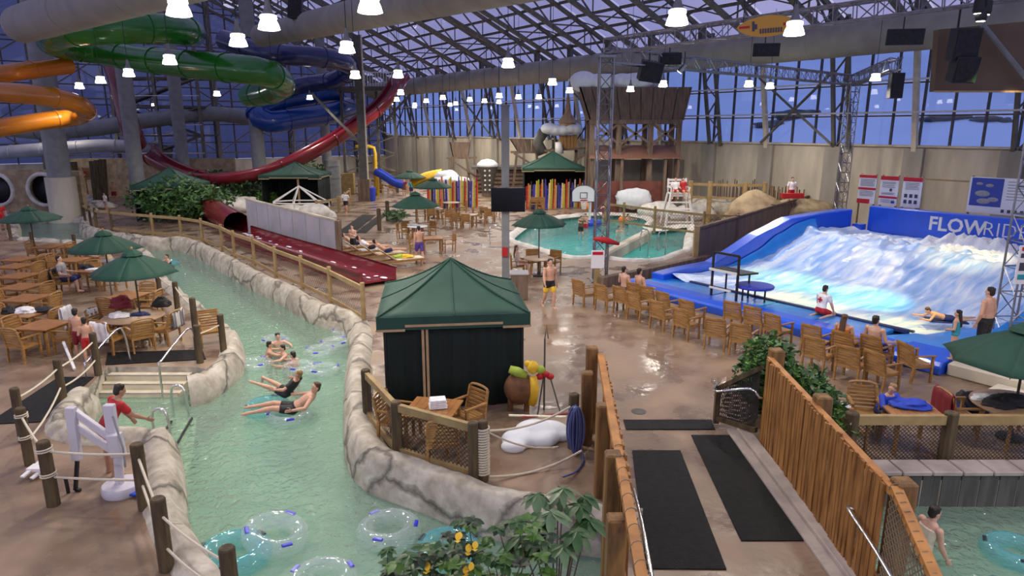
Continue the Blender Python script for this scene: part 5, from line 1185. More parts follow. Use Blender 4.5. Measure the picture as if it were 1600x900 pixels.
gs, gp = tube_slide('big green tube slide coiling under the ceiling at upper left', [(300, 52, 43), (285, 47, 40), (230, 44, 37.5), (150, 45, 36), (100, 50, 37), (80, 60, 40), (98, 72, 43), (150, 80, 45), (205, 90, 44), (270, 98, 42), (340, 105, 40), (400, 111, 39), (432, 122, 40.5), (440, 133, 43), (420, 144, 46), (390, 150, 50)], .78, 'green_slide')
tube_slide('orange tube slide looping in from the left edge', [(108, 103, 44), (60, 108, 42), (10, 115, 40), (-50, 126, 40), (-62, 136, 38), (0, 144, 36), (60, 149, 36), (108, 158, 37), (134, 171, 39), (122, 182, 41), (70, 189, 40), (0, 200, 38), (-60, 210, 37)], .5, 'orange_slide')
tube_slide('navy blue tube slide below the middle air duct', [(350, 62, 54), (400, 78, 52), (450, 86, 51), (505, 90, 52), (538, 98, 54), (546, 111, 57), (520, 126, 60), (470, 134, 61), (430, 146, 60)], .72, 'navy_slide')
tube_slide('bright blue tube slide looping behind the slim grey column', [(530, 140, 66), (480, 150, 64), (430, 160, 62), (402, 176, 60), (420, 190, 60), (470, 184, 62), (520, 176, 64), (545, 168, 66)], .95, 'blue_slide')
tube_slide('pale grey tube slide crossing low behind the tall columns', [(-20, 196, 62), (60, 205, 60), (150, 200, 61), (230, 188, 63), (330, 178, 66), (400, 186, 68)], .7, 'column_grey')
tube_slide('second pale tube slide hanging lower behind the tall columns', [(-20, 240, 64), (90, 232, 63), (180, 228, 64), (270, 238, 66)], .6, 'panel_grey')
tube_slide('dark red upright tube slide behind the grey columns', [(176, 100, 57), (186, 130, 56), (194, 165, 56), (204, 200, 56), (214, 226, 57)], .75, 'red_dark')
def trough(name, P, r, a0, a1, m, parent, n=14, th=.05):
    b = MB(); P = [V(p) for p in P]; k = len(P)
    def fn(u, v):
        i = min(k-1, int(round(u*(k-1)))); d = (P[min(i+1, k-1)]-P[max(i-1, 0)]).normalized(); x = d.cross(UP).normalized(); y = x.cross(d); a = a0+(a1-a0)*v
        return P[i]+x*(math.cos(a)*r)+y*(math.sin(a)*r)
    b.grid(fn, k-1, n); o = b.build(name, MT[m], parent, smooth=True); s = o.modifiers.new('thick', 'SOLIDIFY'); s.thickness = th; s.offset = 0; return o
RD = [(627, 116, 62), (612, 138, 61), (590, 163, 60), (555, 190, 58.5), (510, 219, 57), (465, 243, 55.5), (425, 260, 54.5), (390, 269, 54), (350, 274, 54), (310, 272, 55), (270, 260, 57), (240, 244, 59), (221, 228, 61)]
P = catmull([AT(*q) for q in RD], .6); t = thing('drop_slide', 'long red half pipe drop slide sweeping down from the high platform', 'water slide', P[0])
trough('half_pipe', P, .82, -pi-.25, .25, 'red_slide', t)
for k in range(6, len(P)-2, 7):
    d = (P[k+1]-P[k]).normalized(); trough('flange', [P[k]-d*.06, P[k]+d*.06], .87, -pi-.25, .25, 'red_dark', t, th=.07)
for k in (int(len(P)*.45), int(len(P)*.62), int(len(P)*.8)): MB().tube([P[k]-UP*.8, V((P[k].x, P[k].y, 0))], .16, 8).build('support_leg', MT['column_grey'], t)
q = AT(572, 132, 63); pf = thing('slide_platform', 'high slide platform with a white railing beside the red drop slide', 'platform', (q.x, 63, 0))
MB().box((q.x, 63.5, q.z-.4), (5.2, 3, .35)).build('deck', MT['steel_dark'], pf)
for k in range(22): MB().box((q.x-2.55+k*.24, 62.05, q.z+.35), (.05, .05, 1.2)).build('baluster', MT['white_paint'], pf)
MB().bar((q.x-2.6, 62.05, q.z+.97), (q.x+2.6, 62.05, q.z+.97), .08, .08).build('handrail', MT['white_paint'], pf)
for sx in (-2.4, -.8, .8, 2.4): MB().box((q.x+sx, 63.4, q.z/2-.3), (.22, .22, q.z-.4)).build('leg', MT['steel_dark'], pf)
b = MB()
for k in range(5):
    for s in (-1, 1): b.bar((q.x-2.4*s, 63.4, k*q.z/6+.3), (q.x+2.4*s, 63.4, (k+1)*q.z/6+.3), .1, .1)
tag(b.build('lattice', MT['steel_olive'], pf), kind='stuff')
# stair tower behind the left columns
q = AT(255, 150, 66); stw = thing('stair_tower', 'dark steel stair tower between the tall grey columns', 'tower', (q.x, 66, 0))
for sx in (-4, 0, 4):
    for sy in (-1.5, 1.5): MB().box((q.x+sx, 66+sy, 6.5), (.25, .25, 13)).build('leg', MT['steel_olive'], stw)
for k, z in enumerate((2.6, 5.2, 7.8, 10.4)):
    MB().box((q.x, 66, z), (8.4, 3.2, .16)).build('landing', MT['steel_dark'], stw); MB().bar((q.x-4.1, 64.4, z+1), (q.x+4.1, 64.4, z+1), .06, .06).build('rail', MT['white_paint'], stw)
    MB().bar((q.x-3.6*(1 if k % 2 else -1), 65.2, z-2.6), (q.x+3.6*(1 if k % 2 else -1), 65.2, z), .9, .12).build('stair_flight', MT['steel_dark'], stw)
    MB().bar((q.x-4, 64.5, z-2.5), (q.x+4, 64.5, z), .12, .12).build('brace', MT['steel_olive'], stw)
# --- run-out trough with its closed elbow, and the grey screen wall
ro = thing('slide_run_out', 'long dark red run-out trough with white splashes beside the grey wall', 'water slide', G(400, 385))
el = catmull([G(330, 318)+UP*.9, G(322, 326)+UP*1.0, G(328, 340)+UP*.85, G(346, 352)+UP*.7, G(372, 366)+UP*.55], .4)
MB().tube(el, .72, 18, cap=False).build('elbow_tube', MT['red_slide'], ro, smooth=True)
for k in (2, 6, 11, len(el)-1):
    if k < len(el): d = (el[min(k+1, len(el)-1)]-el[max(k-1, 0)]).normalized(); MB().tube([el[k]-d*.06, el[k]+d*.06], .77, 18, cap=False).build('flange', MT['red_dark'], ro, smooth=True)
cl = [G(372, 372), G(420, 389), G(480, 408), G(540, 428), G(592, 446)]; C = catmull(cl, 1.0); wid = .72
def ribbon(name, f0, z0, f1, z1, m):
    b = MB(); vs = []
    for i, p in enumerate(C):
        d = (C[min(i+1, len(C)-1)]-C[max(i-1, 0)]).normalized(); nr = V((-d.y, d.x, 0)); vs += [p+nr*f0+UP*z0, p+nr*f1+UP*z1]
    b.add(vs, [(2*i, 2*i+2, 2*i+3, 2*i+1) for i in range(len(C)-1)]); o = b.build(name, MT[m], ro); s = o.modifiers.new('thick', 'SOLIDIFY'); s.thickness = .06; return o
ribbon('trough_floor', -wid, .2, wid, .2, 'red_slide'); ribbon('trough_side', -wid, .02, -wid, .62, 'red_slide'); ribbon('trough_side', wid, .02, wid, .62, 'red_slide'); ribbon('trough_lip', -wid-.14, .62, -wid, .62, 'red_slide'); ribbon('trough_lip', wid, .62, wid+.12, .62, 'red_slide')
b = MB()
for k in range(60):
    f = rnd.random(); i = min(len(C)-2, int(f*(len(C)-1))); d = (C[i+1]-C[i]).normalized(); p = C[i].lerp(C[i+1], rnd.random())+V((-d.y, d.x, 0))*rnd.uniform(-.5, .5)
    b.ell(p+UP*.24, (rnd.uniform(.08, .3), rnd.uniform(.05, .14), .02), 7, 4, Matrix.Rotation(math.atan2(d.y, d.x), 3, 'Z'))
tag(b.build('splash', foam, ro, smooth=True), kind='stuff')
A_, B_ = G(388, 366)+V((0, 0, 0)), G(526, 404); gw = thing('screen_wall', 'grey panelled screen wall behind the red run-out trough', 'wall', B_)
zt0, zt1 = AT(386, 311, A_.y).z, AT(524, 345, B_.y).z; nn = V((-(B_-A_).y, (B_-A_).x, 0)).normalized()
for k in range(7):
    f0, f1 = (k+.02)/7, (k+.98)/7; a, c = A_.lerp(B_, f0), A_.lerp(B_, f1)
    MB().prism([a, c, c+UP*(zt0+(zt1-zt0)*f1), a+UP*(zt0+(zt1-zt0)*f0)], nn*.08).build('panel', MT['panel_grey'], gw)
MB().bar(A_+UP*(zt0+.03)+nn*.04, B_+UP*(zt1+.03)+nn*.04, .14, .08).build('cap', MT['concrete'], gw); MB().box(B_+nn*.1+UP*(zt1/2)+V((.08, 0, 0)), (.22, .3, zt1)).build('end_post', MT['barn'], gw)
# --- tunnel wall in the upper river
Yt = 48.5; tw = thing('tunnel_wall', 'stained tan rock wall with two round black river tunnels', 'wall', (-36, Yt, 0))
hl = []
for px in (0, 72):
    c = AT(px, 296, Yt); hl.append((c, 1.05))
x0, x1, zt = AT(-60, 265, Yt).x, AT(126, 265, Yt).x, AT(50, 264, Yt).z
outl = [V((x0, Yt, -1.2)), V((x1, Yt, -1.2)), V((x1, Yt, zt-.15)), V(((x0+x1)/2, Yt, zt)), V((x0, Yt, zt-.2))]
rings = [[c+V((r*math.cos(a), 0, r*math.sin(a))) for a in [2*pi*k/24 for k in range(24)]] for c, r in hl]
b = MB(); flat_ = [V((p.x, p.z, 0)) for p in outl]; fr_ = [[V((p.x, p.z, 0)) for p in r] for r in rings]
b.add(outl+rings[0]+rings[1], tessellate_polygon([flat_]+fr_)); o = b.build('rock_face', MT['rock_brown'], tw); s = o.modifiers.new('thick', 'SOLIDIFY'); s.thickness = .5; s.offset = 0
for (c, r) in hl:
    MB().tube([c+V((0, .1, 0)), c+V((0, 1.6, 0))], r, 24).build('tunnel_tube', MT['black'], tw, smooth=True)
    MB().tube([c+V((r*1.06*math.cos(a), -.25, r*1.06*math.sin(a))) for a in [2*pi*k/24 for k in range(24)]], .15, 8, closed=True).build('tunnel_rim', MT['coping_white'], tw, smooth=True)
MB().box((AT(235, 285, 63).x, 63, 1.6), (16, .4, 3.2)).build('back_wall', MT['rock_brown'], tw)
for k, px in enumerate((116, 121, 150, 156, 162)):
    p = xy(px, 50+k*1.5); tag(MB().tube([p, p+V((-.25+.1*k, .2, 3.4))], .28, 10).build('timber_log', MT['post_old']), f'upright rough timber, {ordn[k]} from the left beside the tunnel wall', 'log')
boulder('river_island', G(92, 346, WZ)+UP*-.05, (2.6, .9, .5), 'low rock island in the middle of the upper river', 'rock', 3)
boulder('river_rock', G(148, 325, 0)+UP*.1, (1.6, 1.0, .5), 'pale rock at the bend by the upper river fence', 'rock', 4)
gp_ = G(133, 306); t = thing('guard_stand', 'brown wooden guard stand beside the rough timbers', 'chair', gp_)
for sx in (-.5, .5):
    for sy in (-.4, .4): MB().bar(gp_+V((sx*1.2, sy*1.2, 0)), gp_+V((sx, sy, 1.5)), .1, .1).build('leg', MT['teak'], t)
MB().box(gp_+UP*1.5, (1.1, .95, .1)).build('seat', MT['teak'], t); MB().box(gp_+V((0, .45, 2.0)), (1.1, .08, .9)).build('backrest', MT['teak'], t)
person(gp_+UP*1.1, pi, 1.7, 'sit', 'lifeguard in red seated on the brown wooden stand', 'skin_b', top='c_red', shorts='c_red', seat=.45)
# --- aluminium truss towers and stage rig
def truss(name, p, q, w, label, m='alu', cat='truss', step=None, group=None):
    p, q = V(p), V(q); t = thing(name, label, cat, p, 0, group); d = (q-p).normalized(); L = (q-p).length
    x = d.cross(UP) if abs(d.z) < .9 else V((1, 0, 0)); x.normalize(); y = d.cross(x); h = w/2; cs = [x*a*h+y*c*h for a, c in ((-1, -1), (1, -1), (1, 1), (-1, 1))]
    for c in cs: MB().tube([p+c, q+c], .032, 6).build('chord', MT[m], t)
    n = max(2, int(L/(step or w*1.1))); b = MB()
    for k in range(n):
        a, e = p+d*(L*k/n), p+d*(L*(k+1)/n)
        for i in range(4):
            c0, c1 = cs[i], cs[(i+1) % 4]; b.tube([a+(c0 if k % 2 else c1), e+(c1 if k % 2 else c0)], .018, 4, cap=False); b.tube([a+c0, a+c1], .018, 4, cap=False)
    tag(b.build('lacing', MT[m], t), kind='stuff')
    if d.z > .9: MB().box(p+UP*.02, (w*1.5, w*1.5, .04)).build('base_plate', MT[m], t); MB().box(q, (w*1.2, w*1.2, .08)).build('top_plate', MT[m], t)
    return t
T1 = base_xy(937, 440, 26.0); T2 = base_xy(1316, 290, 39.5); T3 = base_xy(1584, 500, 18.0); RZ = 8.45
truss('truss_tower', T1, T1+UP*RZ, .5, 'slim aluminium truss tower beside the basketball pool')
truss('truss_tower', T2, T2+UP*RZ, .5, 'aluminium truss tower behind the board fence before the window wall')
truss('truss_tower', T3, T3+UP*(RZ+1), .62, 'aluminium truss tower at the right edge beside the wave pool')
truss('rig_truss', T1+UP*(RZ+.05), T2+UP*(RZ+.05), .5, 'long horizontal truss from the pool tower to the window wall tower')
truss('rig_truss', T1+UP*(RZ+.35), T3+UP*(RZ+1.0), .5, 'horizontal truss running up to the right edge tower')
truss('rig_truss', T2+UP*(RZ+.05), T2.lerp(T3, .35)+UP*(RZ+.3), .5, 'short horizontal truss ending before the lit window column')
MB_ = MB().box(T3+V((-.15, -.42, 2.35)), (.72, .03, 1.05)); t = thing('rule_board', 'black and white rule board strapped to the right truss tower', 'sign', T3+V((-.15, -.42, 2.0))); MB_.build('board', MT['sign_white'], t)
for z, h, m in ((2.78, .1, 'sign_red'), (2.6, .12, 'ink'), (2.3, .22, 'ink'), (2.02, .14, 'c_teal')): MB().box(T3+V((-.15, -.44, z)), (.6, .012, h)).build('print_panel', MT[m], t)
p = T1; rt = thing('rescue_tube', 'red rescue tube strapped across the pool truss tower', 'float', p+V((.2, -.4, 2.0)))
MB().tube([AT(927, 373, 25.5), AT(940, 374, 25.4), AT(952, 377, 25.4), AT(967, 381, 25.5)], [.05, .12, .12, .06], 10).build('tube', MT['c_red'], rt, smooth=True); MB().tube([AT(941, 368, 25.4), AT(941, 381, 25.4)], .03, 6).build('strap', MT['black'], rt)
b = MB(); pp = G(932, 446); tag(MB().box(pp+UP*.65, (.2, .2, 1.3)).build('sign_post', MT['rail_wood']), 'yellowish square post beside the pool truss tower', 'post')
t = thing('pool_sign', 'small white rule sign on the yellowish post at the pool tower', 'sign', pp+V((0, -.12, 1.0))); MB().box(pp+V((0, -.13, 1.05)), (.5, .02, .7)).build('board', MT['sign_white'], t); MB().box(pp+V((0, -.145, 1.28)), (.4, .01, .12)).build('print_panel', MT['sign_red'], t)
def speaker(px, py, Y, sz, rot, label, up=None, name='speaker'):
    p = AT(px, py, Y); t = thing(name, label, 'speaker', p); R_ = (Matrix.Rotation(rot[2], 3, 'Z')@Matrix.Rotation(rot[1], 3, 'Y')@Matrix.Rotation(rot[0], 3, 'X')); b = MB(); w, d, h = sz
    b.add([p+R_@V((x*w/2*k, y*d/2, z*h/2)) for z in (-1, 1) for x, y, k in ((-1, -1, 1), (1, -1, 1), (1, 1, .7), (-1, 1, .7))], [(3, 2, 1, 0), (4, 5, 6, 7), (0, 1, 5, 4), (1, 2, 6, 5), (2, 3, 7, 6), (3, 0, 4, 7)]); cab_ = b.build('cabinet', MT['black'], t, bev=.02)
    b = MB(); b.add([p+R_@V((x*w*.44, -d/2-.012, z*h*.44)) for x, z in ((-1, -1), (1, -1), (1, 1), (-1, 1))], [(0, 1, 2, 3)]); b.build('grille', MT['black_soft'], cab_)
    if up: MB().tube([p+UP*h*.4, p+UP*up], .025, 5).build('hanger', MT['black'], t)
    return t
speaker(1014, 111, 27.5, (.9, .7, .75), (.25, .12, .2), 'black speaker box tilted down beside the pool truss tower', .9)
speaker(1046, 91, 28, (.9, .6, .45), (.15, 0, -.1), 'flat black speaker right of the tilted box', .5)
speaker(1195, 78, 31, (1.15, .6, .55), (.1, 0, -.1), 'flat black speaker in the middle of the long truss', .7)
speaker(1410, 58, 27, (1.35, .6, .58), (.1, 0, -.15), 'large flat black speaker left of the brown panel', .8)
speaker(1503, 70, 19.4, (.72, .5, .85), (.1, 0, 0), 'upper black line array box on the brown panel'); speaker(1502, 108, 19.4, (.66, .5, .7), (.22, 0, 0), 'lower black line array box on the brown panel')
speaker(1398, 134, 33, (.62, .5, 1.15), (0, 0, 0), 'upright dark speaker hanging before the window wall', 1.3)
Yp = 20.3; pc = [AT(1467, 46, Yp), AT(1640, 30, Yp), AT(1640, 143, Yp), AT(1460, 143, Yp)]; bp2 = thing('hanging_panel', 'large brown hanging panel at the upper right', 'panel', pc[3])
MB().prism(pc, V((0, .25, 0))).build('board', MT['panel_brown'], bp2); MB().bar(AT(1460, 143, Yp-.02), AT(1640, 143, Yp-.02), .06, .05).build('bottom_edge', MT['trim_tan'], bp2); MB().tube([AT(1535, 38, Yp-.3), AT(1610, 130, Yp-.3)], .07, 8).build('strut', MT['column_grey'], bp2)
MB().tube([pc[0]+V((.6, .1, 0)), pc[0]+V((.6, .1, 6))], .03, 5).build('hanger', MT['black'], bp2); MB().tube([pc[1]+V((-.6, .1, 0)), pc[1]+V((-.6, .1, 6))], .03, 5).build('hanger', MT['black'], bp2)
for k, (px, py, lab) in enumerate([(1530, 10, 'left stage light in the bright cluster at the top right'), (1541, 12, 'middle stage light in the bright cluster at the top right'), (1534, 22, 'lower stage light in the bright cluster at the top right')]):
    p = AT(px, py, 17.6); t = thing('stage_light', lab, 'lamp', p); MB().lathe([(.10, -.16), (.13, -.1), (.12, .15), (.05, .2)], 12, p).build('housing', MT['black'], t); MB().lathe([(.095, -.172), (.095, -.165)], 12, p).build('lens', MT['shade_glow'], t); MB().tube([p+UP*.2, p+UP*.5], .02, 5).build('clamp', MT['black'], t)
p = AT(1062, 112, 28); t = thing('stage_light', 'bright tilted spot lamp under the long truss', 'lamp', p); MB().tube([p, p+V((.18, -.12, .26))], [.12, .08], 10).build('housing', MT['alu'], t); MB().tube([p-V((.01, -.007, .015)), p], .1, 10).build('lens', MT['shade_glow'], t); MB().tube([p+V((.15, -.1, .2)), p+V((.15, -.1, .75))], .02, 5).build('clamp', MT['black'], t)
speaker(463, 8, 40, (.75, .7, 1.5), (0, .12, 0), 'tall black box hanging beside the middle air duct', 1.5)
# coloured stage light falling on the wave
def spot(loc, tgt, col, pw, ang, blend=.9):
    ld = bpy.data.lights.new('stage_beam', 'SPOT'); ld.energy = pw; ld.color = col; ld.spot_size = ang; ld.spot_blend = blend; ld.shadow_soft_size = .15
    o = link(bpy.data.objects.new('stage_beam', ld)); o.location = loc; o.rotation_euler = (V(tgt)-V(loc)).to_track_quat('-Z', 'Y').to_euler()
SB = T3+V((-.5, 0, RZ+.2)); SB2 = T1.lerp(T2, .45)+UP*(RZ-.5)
spot(SB, F(4.4, 2.3, .1), (1, .68, .08), BEAM_W*1.0, .38); spot(SB, F(2.6, 5.0, .2), (.25, 1, .30), BEAM_W*.62, .30); spot(SB, F(5.6, 4.8, .2), (.08, .95, .9), BEAM_W*.5, .36)
spot(SB, F(6.6, 10.2, 1.2), (1, .82, .35), BEAM_W*.7, .34); spot(SB, F(7.8, 2.4, .2), (1, .72, .12), BEAM_W*.55, .36); spot(SB2, F(4.5, 7.5, .5), (.7, .82, 1), BEAM_W*.22, 1.3)
# surfboard sign
p0_, p1_ = AT(1152, 44, 20.5), AT(1249, 35, 20.5); d = (p1_-p0_); L_ = d.length; d.normalize(); u_ = d.cross(V((0, 1, 0)))*-1
sb = thing('surfboard_sign', 'orange and yellow surfboard shaped sign hanging over the truss', 'sign', p0_); out = []
for k in range(25): f = k/24; out.append(p0_+d*L_*f+u_*(.30*math.sin(pi*f)**.6))
for k in range(23, 0, -1): f = k/24; out.append(p0_+d*L_*f-u_*(.27*math.sin(pi*f)**.6))
MB().prism(out, V((0, .1, 0))).build('board', mat('board_yellow', (.62, .30, .02), .4), sb)
for k, (a, c, v0, v1, m) in enumerate([(.74, .97, -.03, .04, 'c_red'), (.03, .2, -.03, .03, 'c_red'), (.24, .28, -.14, .13, 'ink'), (.28, .32, -.06, .08, 'ink')]): MB().prism([p0_+d*L_*a+u_*v0-V((0, .012, 0)), p0_+d*L_*c+u_*v0-V((0, .012, 0)), p0_+d*L_*c+u_*v1-V((0, .012, 0)), p0_+d*L_*a+u_*v1-V((0, .012, 0))], V((0, .01, 0))).build('stripe', MT[m], sb)
for k in range(9): f = .36+k*.042; c = p0_+d*L_*f+u_*.08-V((0, .014, 0)); MB().prism([c, c+d*.045, c+d*.045+u_*.13, c+u_*.13], V((0, .01, 0))).build('stripe', MT['ink'], sb)
for f in (.1, .9): c = p0_+d*L_*f+V((0, .05, .1)); MB().tube([c, c+UP*2.5], .015, 5).build('hanger', MT['black'], sb)
# ================================================================ wooden play village in the background
Yb = 48.5
def P_(px, py, Y=Yb): return AT(px, py, Y)
hb = thing('tipping_bucket', 'giant brown timber hopper on stilts with snow heaped on top', 'play structure', V((P_(985, 200).x, Yb, 0)))
tl, tr_, bl_, br_ = P_(905, 136), P_(1079, 136), P_(921, 188), P_(1066, 188); n = 9; dp = V((0, 2.4, 0))
for k in range(n):
    f0, f1 = (k+.03)/n, (k+.97)/n; MB().prism([bl_.lerp(br_, f0), bl_.lerp(br_, f1), tl.lerp(tr_, f1), tl.lerp(tr_, f0)], V((0, .12, 0))).build('plank', MT['barn'], hb)
    MB().prism([bl_.lerp(br_, f0)+dp, bl_.lerp(br_, f1)+dp, tl.lerp(tr_, f1)+dp, tl.lerp(tr_, f0)+dp], V((0, .12, 0))).build('plank', MT['barn'], hb)
for a, c in ((bl_, tl), (br_, tr_)): MB().prism([a, a+dp, c+dp, c], V((.12, 0, 0))).build('side_board', MT['barn'], hb)
MB().bar(bl_-UP*.1, br_-UP*.1, .3, .3).bar(bl_-UP*.1+dp, br_-UP*.1+dp, .3, .3).build('sill_beam', MT['barn'], hb)
for px in (926, 968, 1018, 1062):
    for yy in (0, 2.2): a = P_(px, 190); MB().box((a.x, Yb+.1+yy, a.z/2), (.34, .34, a.z)).build('leg', MT['barn'], hb)
for a, c in ((926, 968), (968, 1018), (1018, 1062)):
    for s in (0, 1): MB().bar(P_(a if s else c, 192), P_(c if s else a, 226), .16, .16).build('brace', MT['barn'], hb)
b = MB()
for k in range(14): f = rnd.random(); q = tl.lerp(tr_, .04+.62*f)+V((0, rnd.uniform(.3, 1.8), .4)); b.ell(q, (rnd.uniform(.7, 1.4), .8, rnd.uniform(.35, .75)), 12, 8)
sn = b.build('snow_cap', MT['snow_fake'], hb); r_ = sn.modifiers.new('remesh', 'REMESH'); r_.mode = 'VOXEL'; r_.voxel_size = .12; r_.use_smooth_shade = True
aw = [P_(928, 228, 50.2), P_(1058, 228, 50.2), P_(1066, 248, 47.9), P_(921, 248, 47.9)]
cs = thing('copper_canopy', 'long copper coloured sheet canopy under the giant timber hopper', 'canopy', V((aw[3].x, 48, 0)))
for k in range(22): f0, f1 = (k+.01)/22, (k+.99)/22; MB().prism([aw[3].lerp(aw[2], f0), aw[3].lerp(aw[2], f1), aw[0].lerp(aw[1], f1), aw[0].lerp(aw[1], f0)], UP*.05).build('sheet', MT['copper'], cs)
for px in (925, 972, 1040, 1060): a = P_(px, 247, 48.2); MB().box((a.x, 48.2, a.z/2), (.2, .2, a.z)).build('post', MT['barn'], cs)
a, c = P_(925, 283, 48.4), P_(1056, 283, 48.4); MB().prism([V((a.x, 48.4, 0)), V((c.x, 48.4, 0)), c, a], V((0, .25, 0))).build('counter_wall', mat('red_brown', (.16, .045, .03), .6, var=.3, vs=1.5), cs)
boulder('snow_heap', P_(988, 303, 48.2)+V((0, -.2, -.3)), (1.3, .3, .75), 'white snow heap against the red brown counter under the copper canopy', 'snow_fake', 9)
MB().box((P_(1000, 270, 51).x, 51, 1.8), (6.5, .3, 3.6)).build('back_wall', MT['concrete_dark'], cs)
def hopper(px0, px1, py0, px2, px3, py1, Y, m, label, legs=True, snow=False):
    t = thing('hopper', label, 'play structure', V((P_((px0+px1)/2, 250, Y).x, Y, 0))); A_, B_, C_, D_ = P_(px0, py0, Y), P_(px1, py0, Y), P_(px3, py1, Y), P_(px2, py1, Y); dd = V((0, (B_-A_).length*.7, 0))
    for k in range(4):
        f0, f1 = (k+.03)/4, (k+.97)/4; MB().prism([D_.lerp(C_, f0), D_.lerp(C_, f1), A_.lerp(B_, f1), A_.lerp(B_, f0)], V((0, .1, 0))).build('plank', MT[m], t)
    for e, h in ((D_, A_), (C_, B_)): MB().prism([e, e+dd, h+dd, h], V((.1, 0, 0))).build('side_board', MT[m], t)
    if legs:
        for e in (D_, C_): MB().bar(e, V((e.x+(e.x-(D_.x+C_.x)/2)*.5, Y, 0)), .22, .22).build('leg', MT['barn'], t)
        MB().bar(V((D_.x-.6, Y, D_.z-.1)), V((C_.x+1.0, Y, D_.z-.1)), .18, .2).build('beam', MT['barn'], t); MB().bar(V((D_.x-.3, Y, D_.z-.2)), V((C_.x+2, Y-.3, D_.z-2.6)), .16, .16).build('brace', MT['barn'], t)
    return t
hopper(702, 733, 222, 707, 729, 245, 66, 'barn', 'small brown hopper on a frame left of the snow capped barrel'); hopper(796, 842, 217, 808, 838, 236, 62, 'barn', 'dark hopper left of the snow roofed hut')
t = thing('spill_barrel', 'dark tapered barrel with white dots and a snow cap', 'play structure', V((P_(762, 260, 60).x, 60, 0))); c = P_(762, 286, 60)
MB().lathe([(.5, 0), (.55, .9), (.75, 1.7), (.95, 2.3)], 16, (c.x, 60, .3)).build('barrel', MT['steel_dark'], t, smooth='auto'); MB().lathe([(.95, 0), (.9, .25), (.55, .55), (.1, .65)], 14, (c.x, 60, 2.6)).build('snow_cap', MT['snow_fake'], t, smooth=True); MB().lathe([(.5, 0), (.5, .3)], 12, (c.x, 60, 0)).build('foot', MT['barn'], t)
for k in range(5):
    for s in (-1, 1): MB().ell((c.x+s*.2, 59.42-.1*k*.6, .6+k*.42), (.09, .05, .09), 8, 5).build('dot', MT['white_paint'], t)
t = thing('log_cabin', 'low dark log cabin behind the black screen', 'hut', V((P_(785, 280, 63).x, 63, 0))); a, c = P_(744, 264, 63), P_(826, 264, 63)
for k in range(6): MB().tube([V((a.x, 63, .2+k*a.z/6)), V((c.x, 63, .2+k*a.z/6))], a.z/12, 8).build('log', MT['barn'], t)
MB().box(((a.x+c.x)/2, 64, a.z+.1), (c.x-a.x+.8, 3, .25)).build('roof', MT['plank_grey'], t)
MB().box(((a.x+c.x)/2, 65, a.z/2), (c.x-a.x, 1.8, a.z)).build('core', MT['black_soft'], t)
t = thing('snow_hut', 'small timber hut with a thick snow roof and a pointed turret', 'hut', V((P_(882, 240, 60).x, 60, 0))); a, c, e = P_(874, 211, 60), P_(903, 211, 60), P_(901, 232, 60)
for k in range(5): f0, f1 = (k+.05)/5, (k+.95)/5; MB().prism([V((P_(876, 232, 60)).lerp(e, f0)), V((P_(876, 232, 60)).lerp(e, f1)), a.lerp(c, f1), a.lerp(c, f0)], V((0, .8, 0))).build('plank', MT['teak'], t)
b = MB()
for px, py, r in ((858, 201, .75), (868, 203, .8), (880, 203, .75), (892, 201, .8), (900, 202, .6)): b.ell(P_(px, py, 60), (r, .9, .5), 12, 8)
o = b.build('snow_roof', MT['snow_fake'], t); r_ = o.modifiers.new('remesh', 'REMESH'); r_.mode = 'VOXEL'; r_.voxel_size = .1; r_.use_smooth_shade = True
q = P_(887, 192, 60); MB().lathe([(.9, 0), (.3, .8), (.12, 2.2), (.02, 2.6)], 10, q).build('turret_roof', MT['trim_tan'], t); MB().lathe([(.7, -.4), (.7, .0)], 10, q).build('turret', MT['trim_tan'], t)
MB().tube([P_(850, 205, 60.5), P_(840, 222, 60.5), P_(848, 240, 60.3)], .5, 10).build('chute', MT['steel_dark'], t, smooth=True); MB().tube([P_(872, 222, 59.3), P_(874, 240, 59.3)], [.25, .4], 10).build('spout', MT['white_paint'], t, smooth=True)
for px in (862, 900): z = P_(px, 232, 60.4).z; MB().box((P_(px, 240, 60.4).x, 60.4, z/2), (.25, .25, z)).build('leg', MT['barn'], t)
MB().bar(P_(845, 236, 60), P_(925, 231, 60), .2, .2).build('beam', MT['barn'], t); MB().bar(P_(890, 256, 59), P_(925, 236, 59), .15, .15).build('brace', MT['barn'], t)
SK = ['c_red', 'c_yellow', 'c_royal', 'c_white', 'c_black', 'c_orange', 'c_lime', 'c_teal', 'c_cream', 'c_purple', 'c_tan', 'c_maroon']
def ski_fence(px0, px1, py, Y, h, n, label):
    a, c = V((P_(px0, py, Y).x, Y, 0)), V((P_(px1, py, Y+2).x, Y+2, 0)); t = thing('ski_fence', label, 'fence', a)
    for k in range(n):
        p = a.lerp(c, k/(n-1)); hh = h*rnd.uniform(.85, 1.1); MB().bar(p, p+V((rnd.uniform(-.06, .06), 0, hh)), .10, .03, (0, 1, 0)).build('ski', MT[SK[(k*5+k//3) % len(SK)]], t)
    for f in (.25, .7): MB().bar(a+UP*h*f+V((0, .06, 0)), c+UP*h*f+V((0, .06, 0)), .06, .1).build('rail', MT['barn'], t)
ski_fence(823, 928, 300, 50, 2.0, 48, 'fence made of upright coloured skis right of the black screen'); ski_fence(668, 746, 308, 50, 2.2, 38, 'fence made of upright skis below the snow capped barrel')
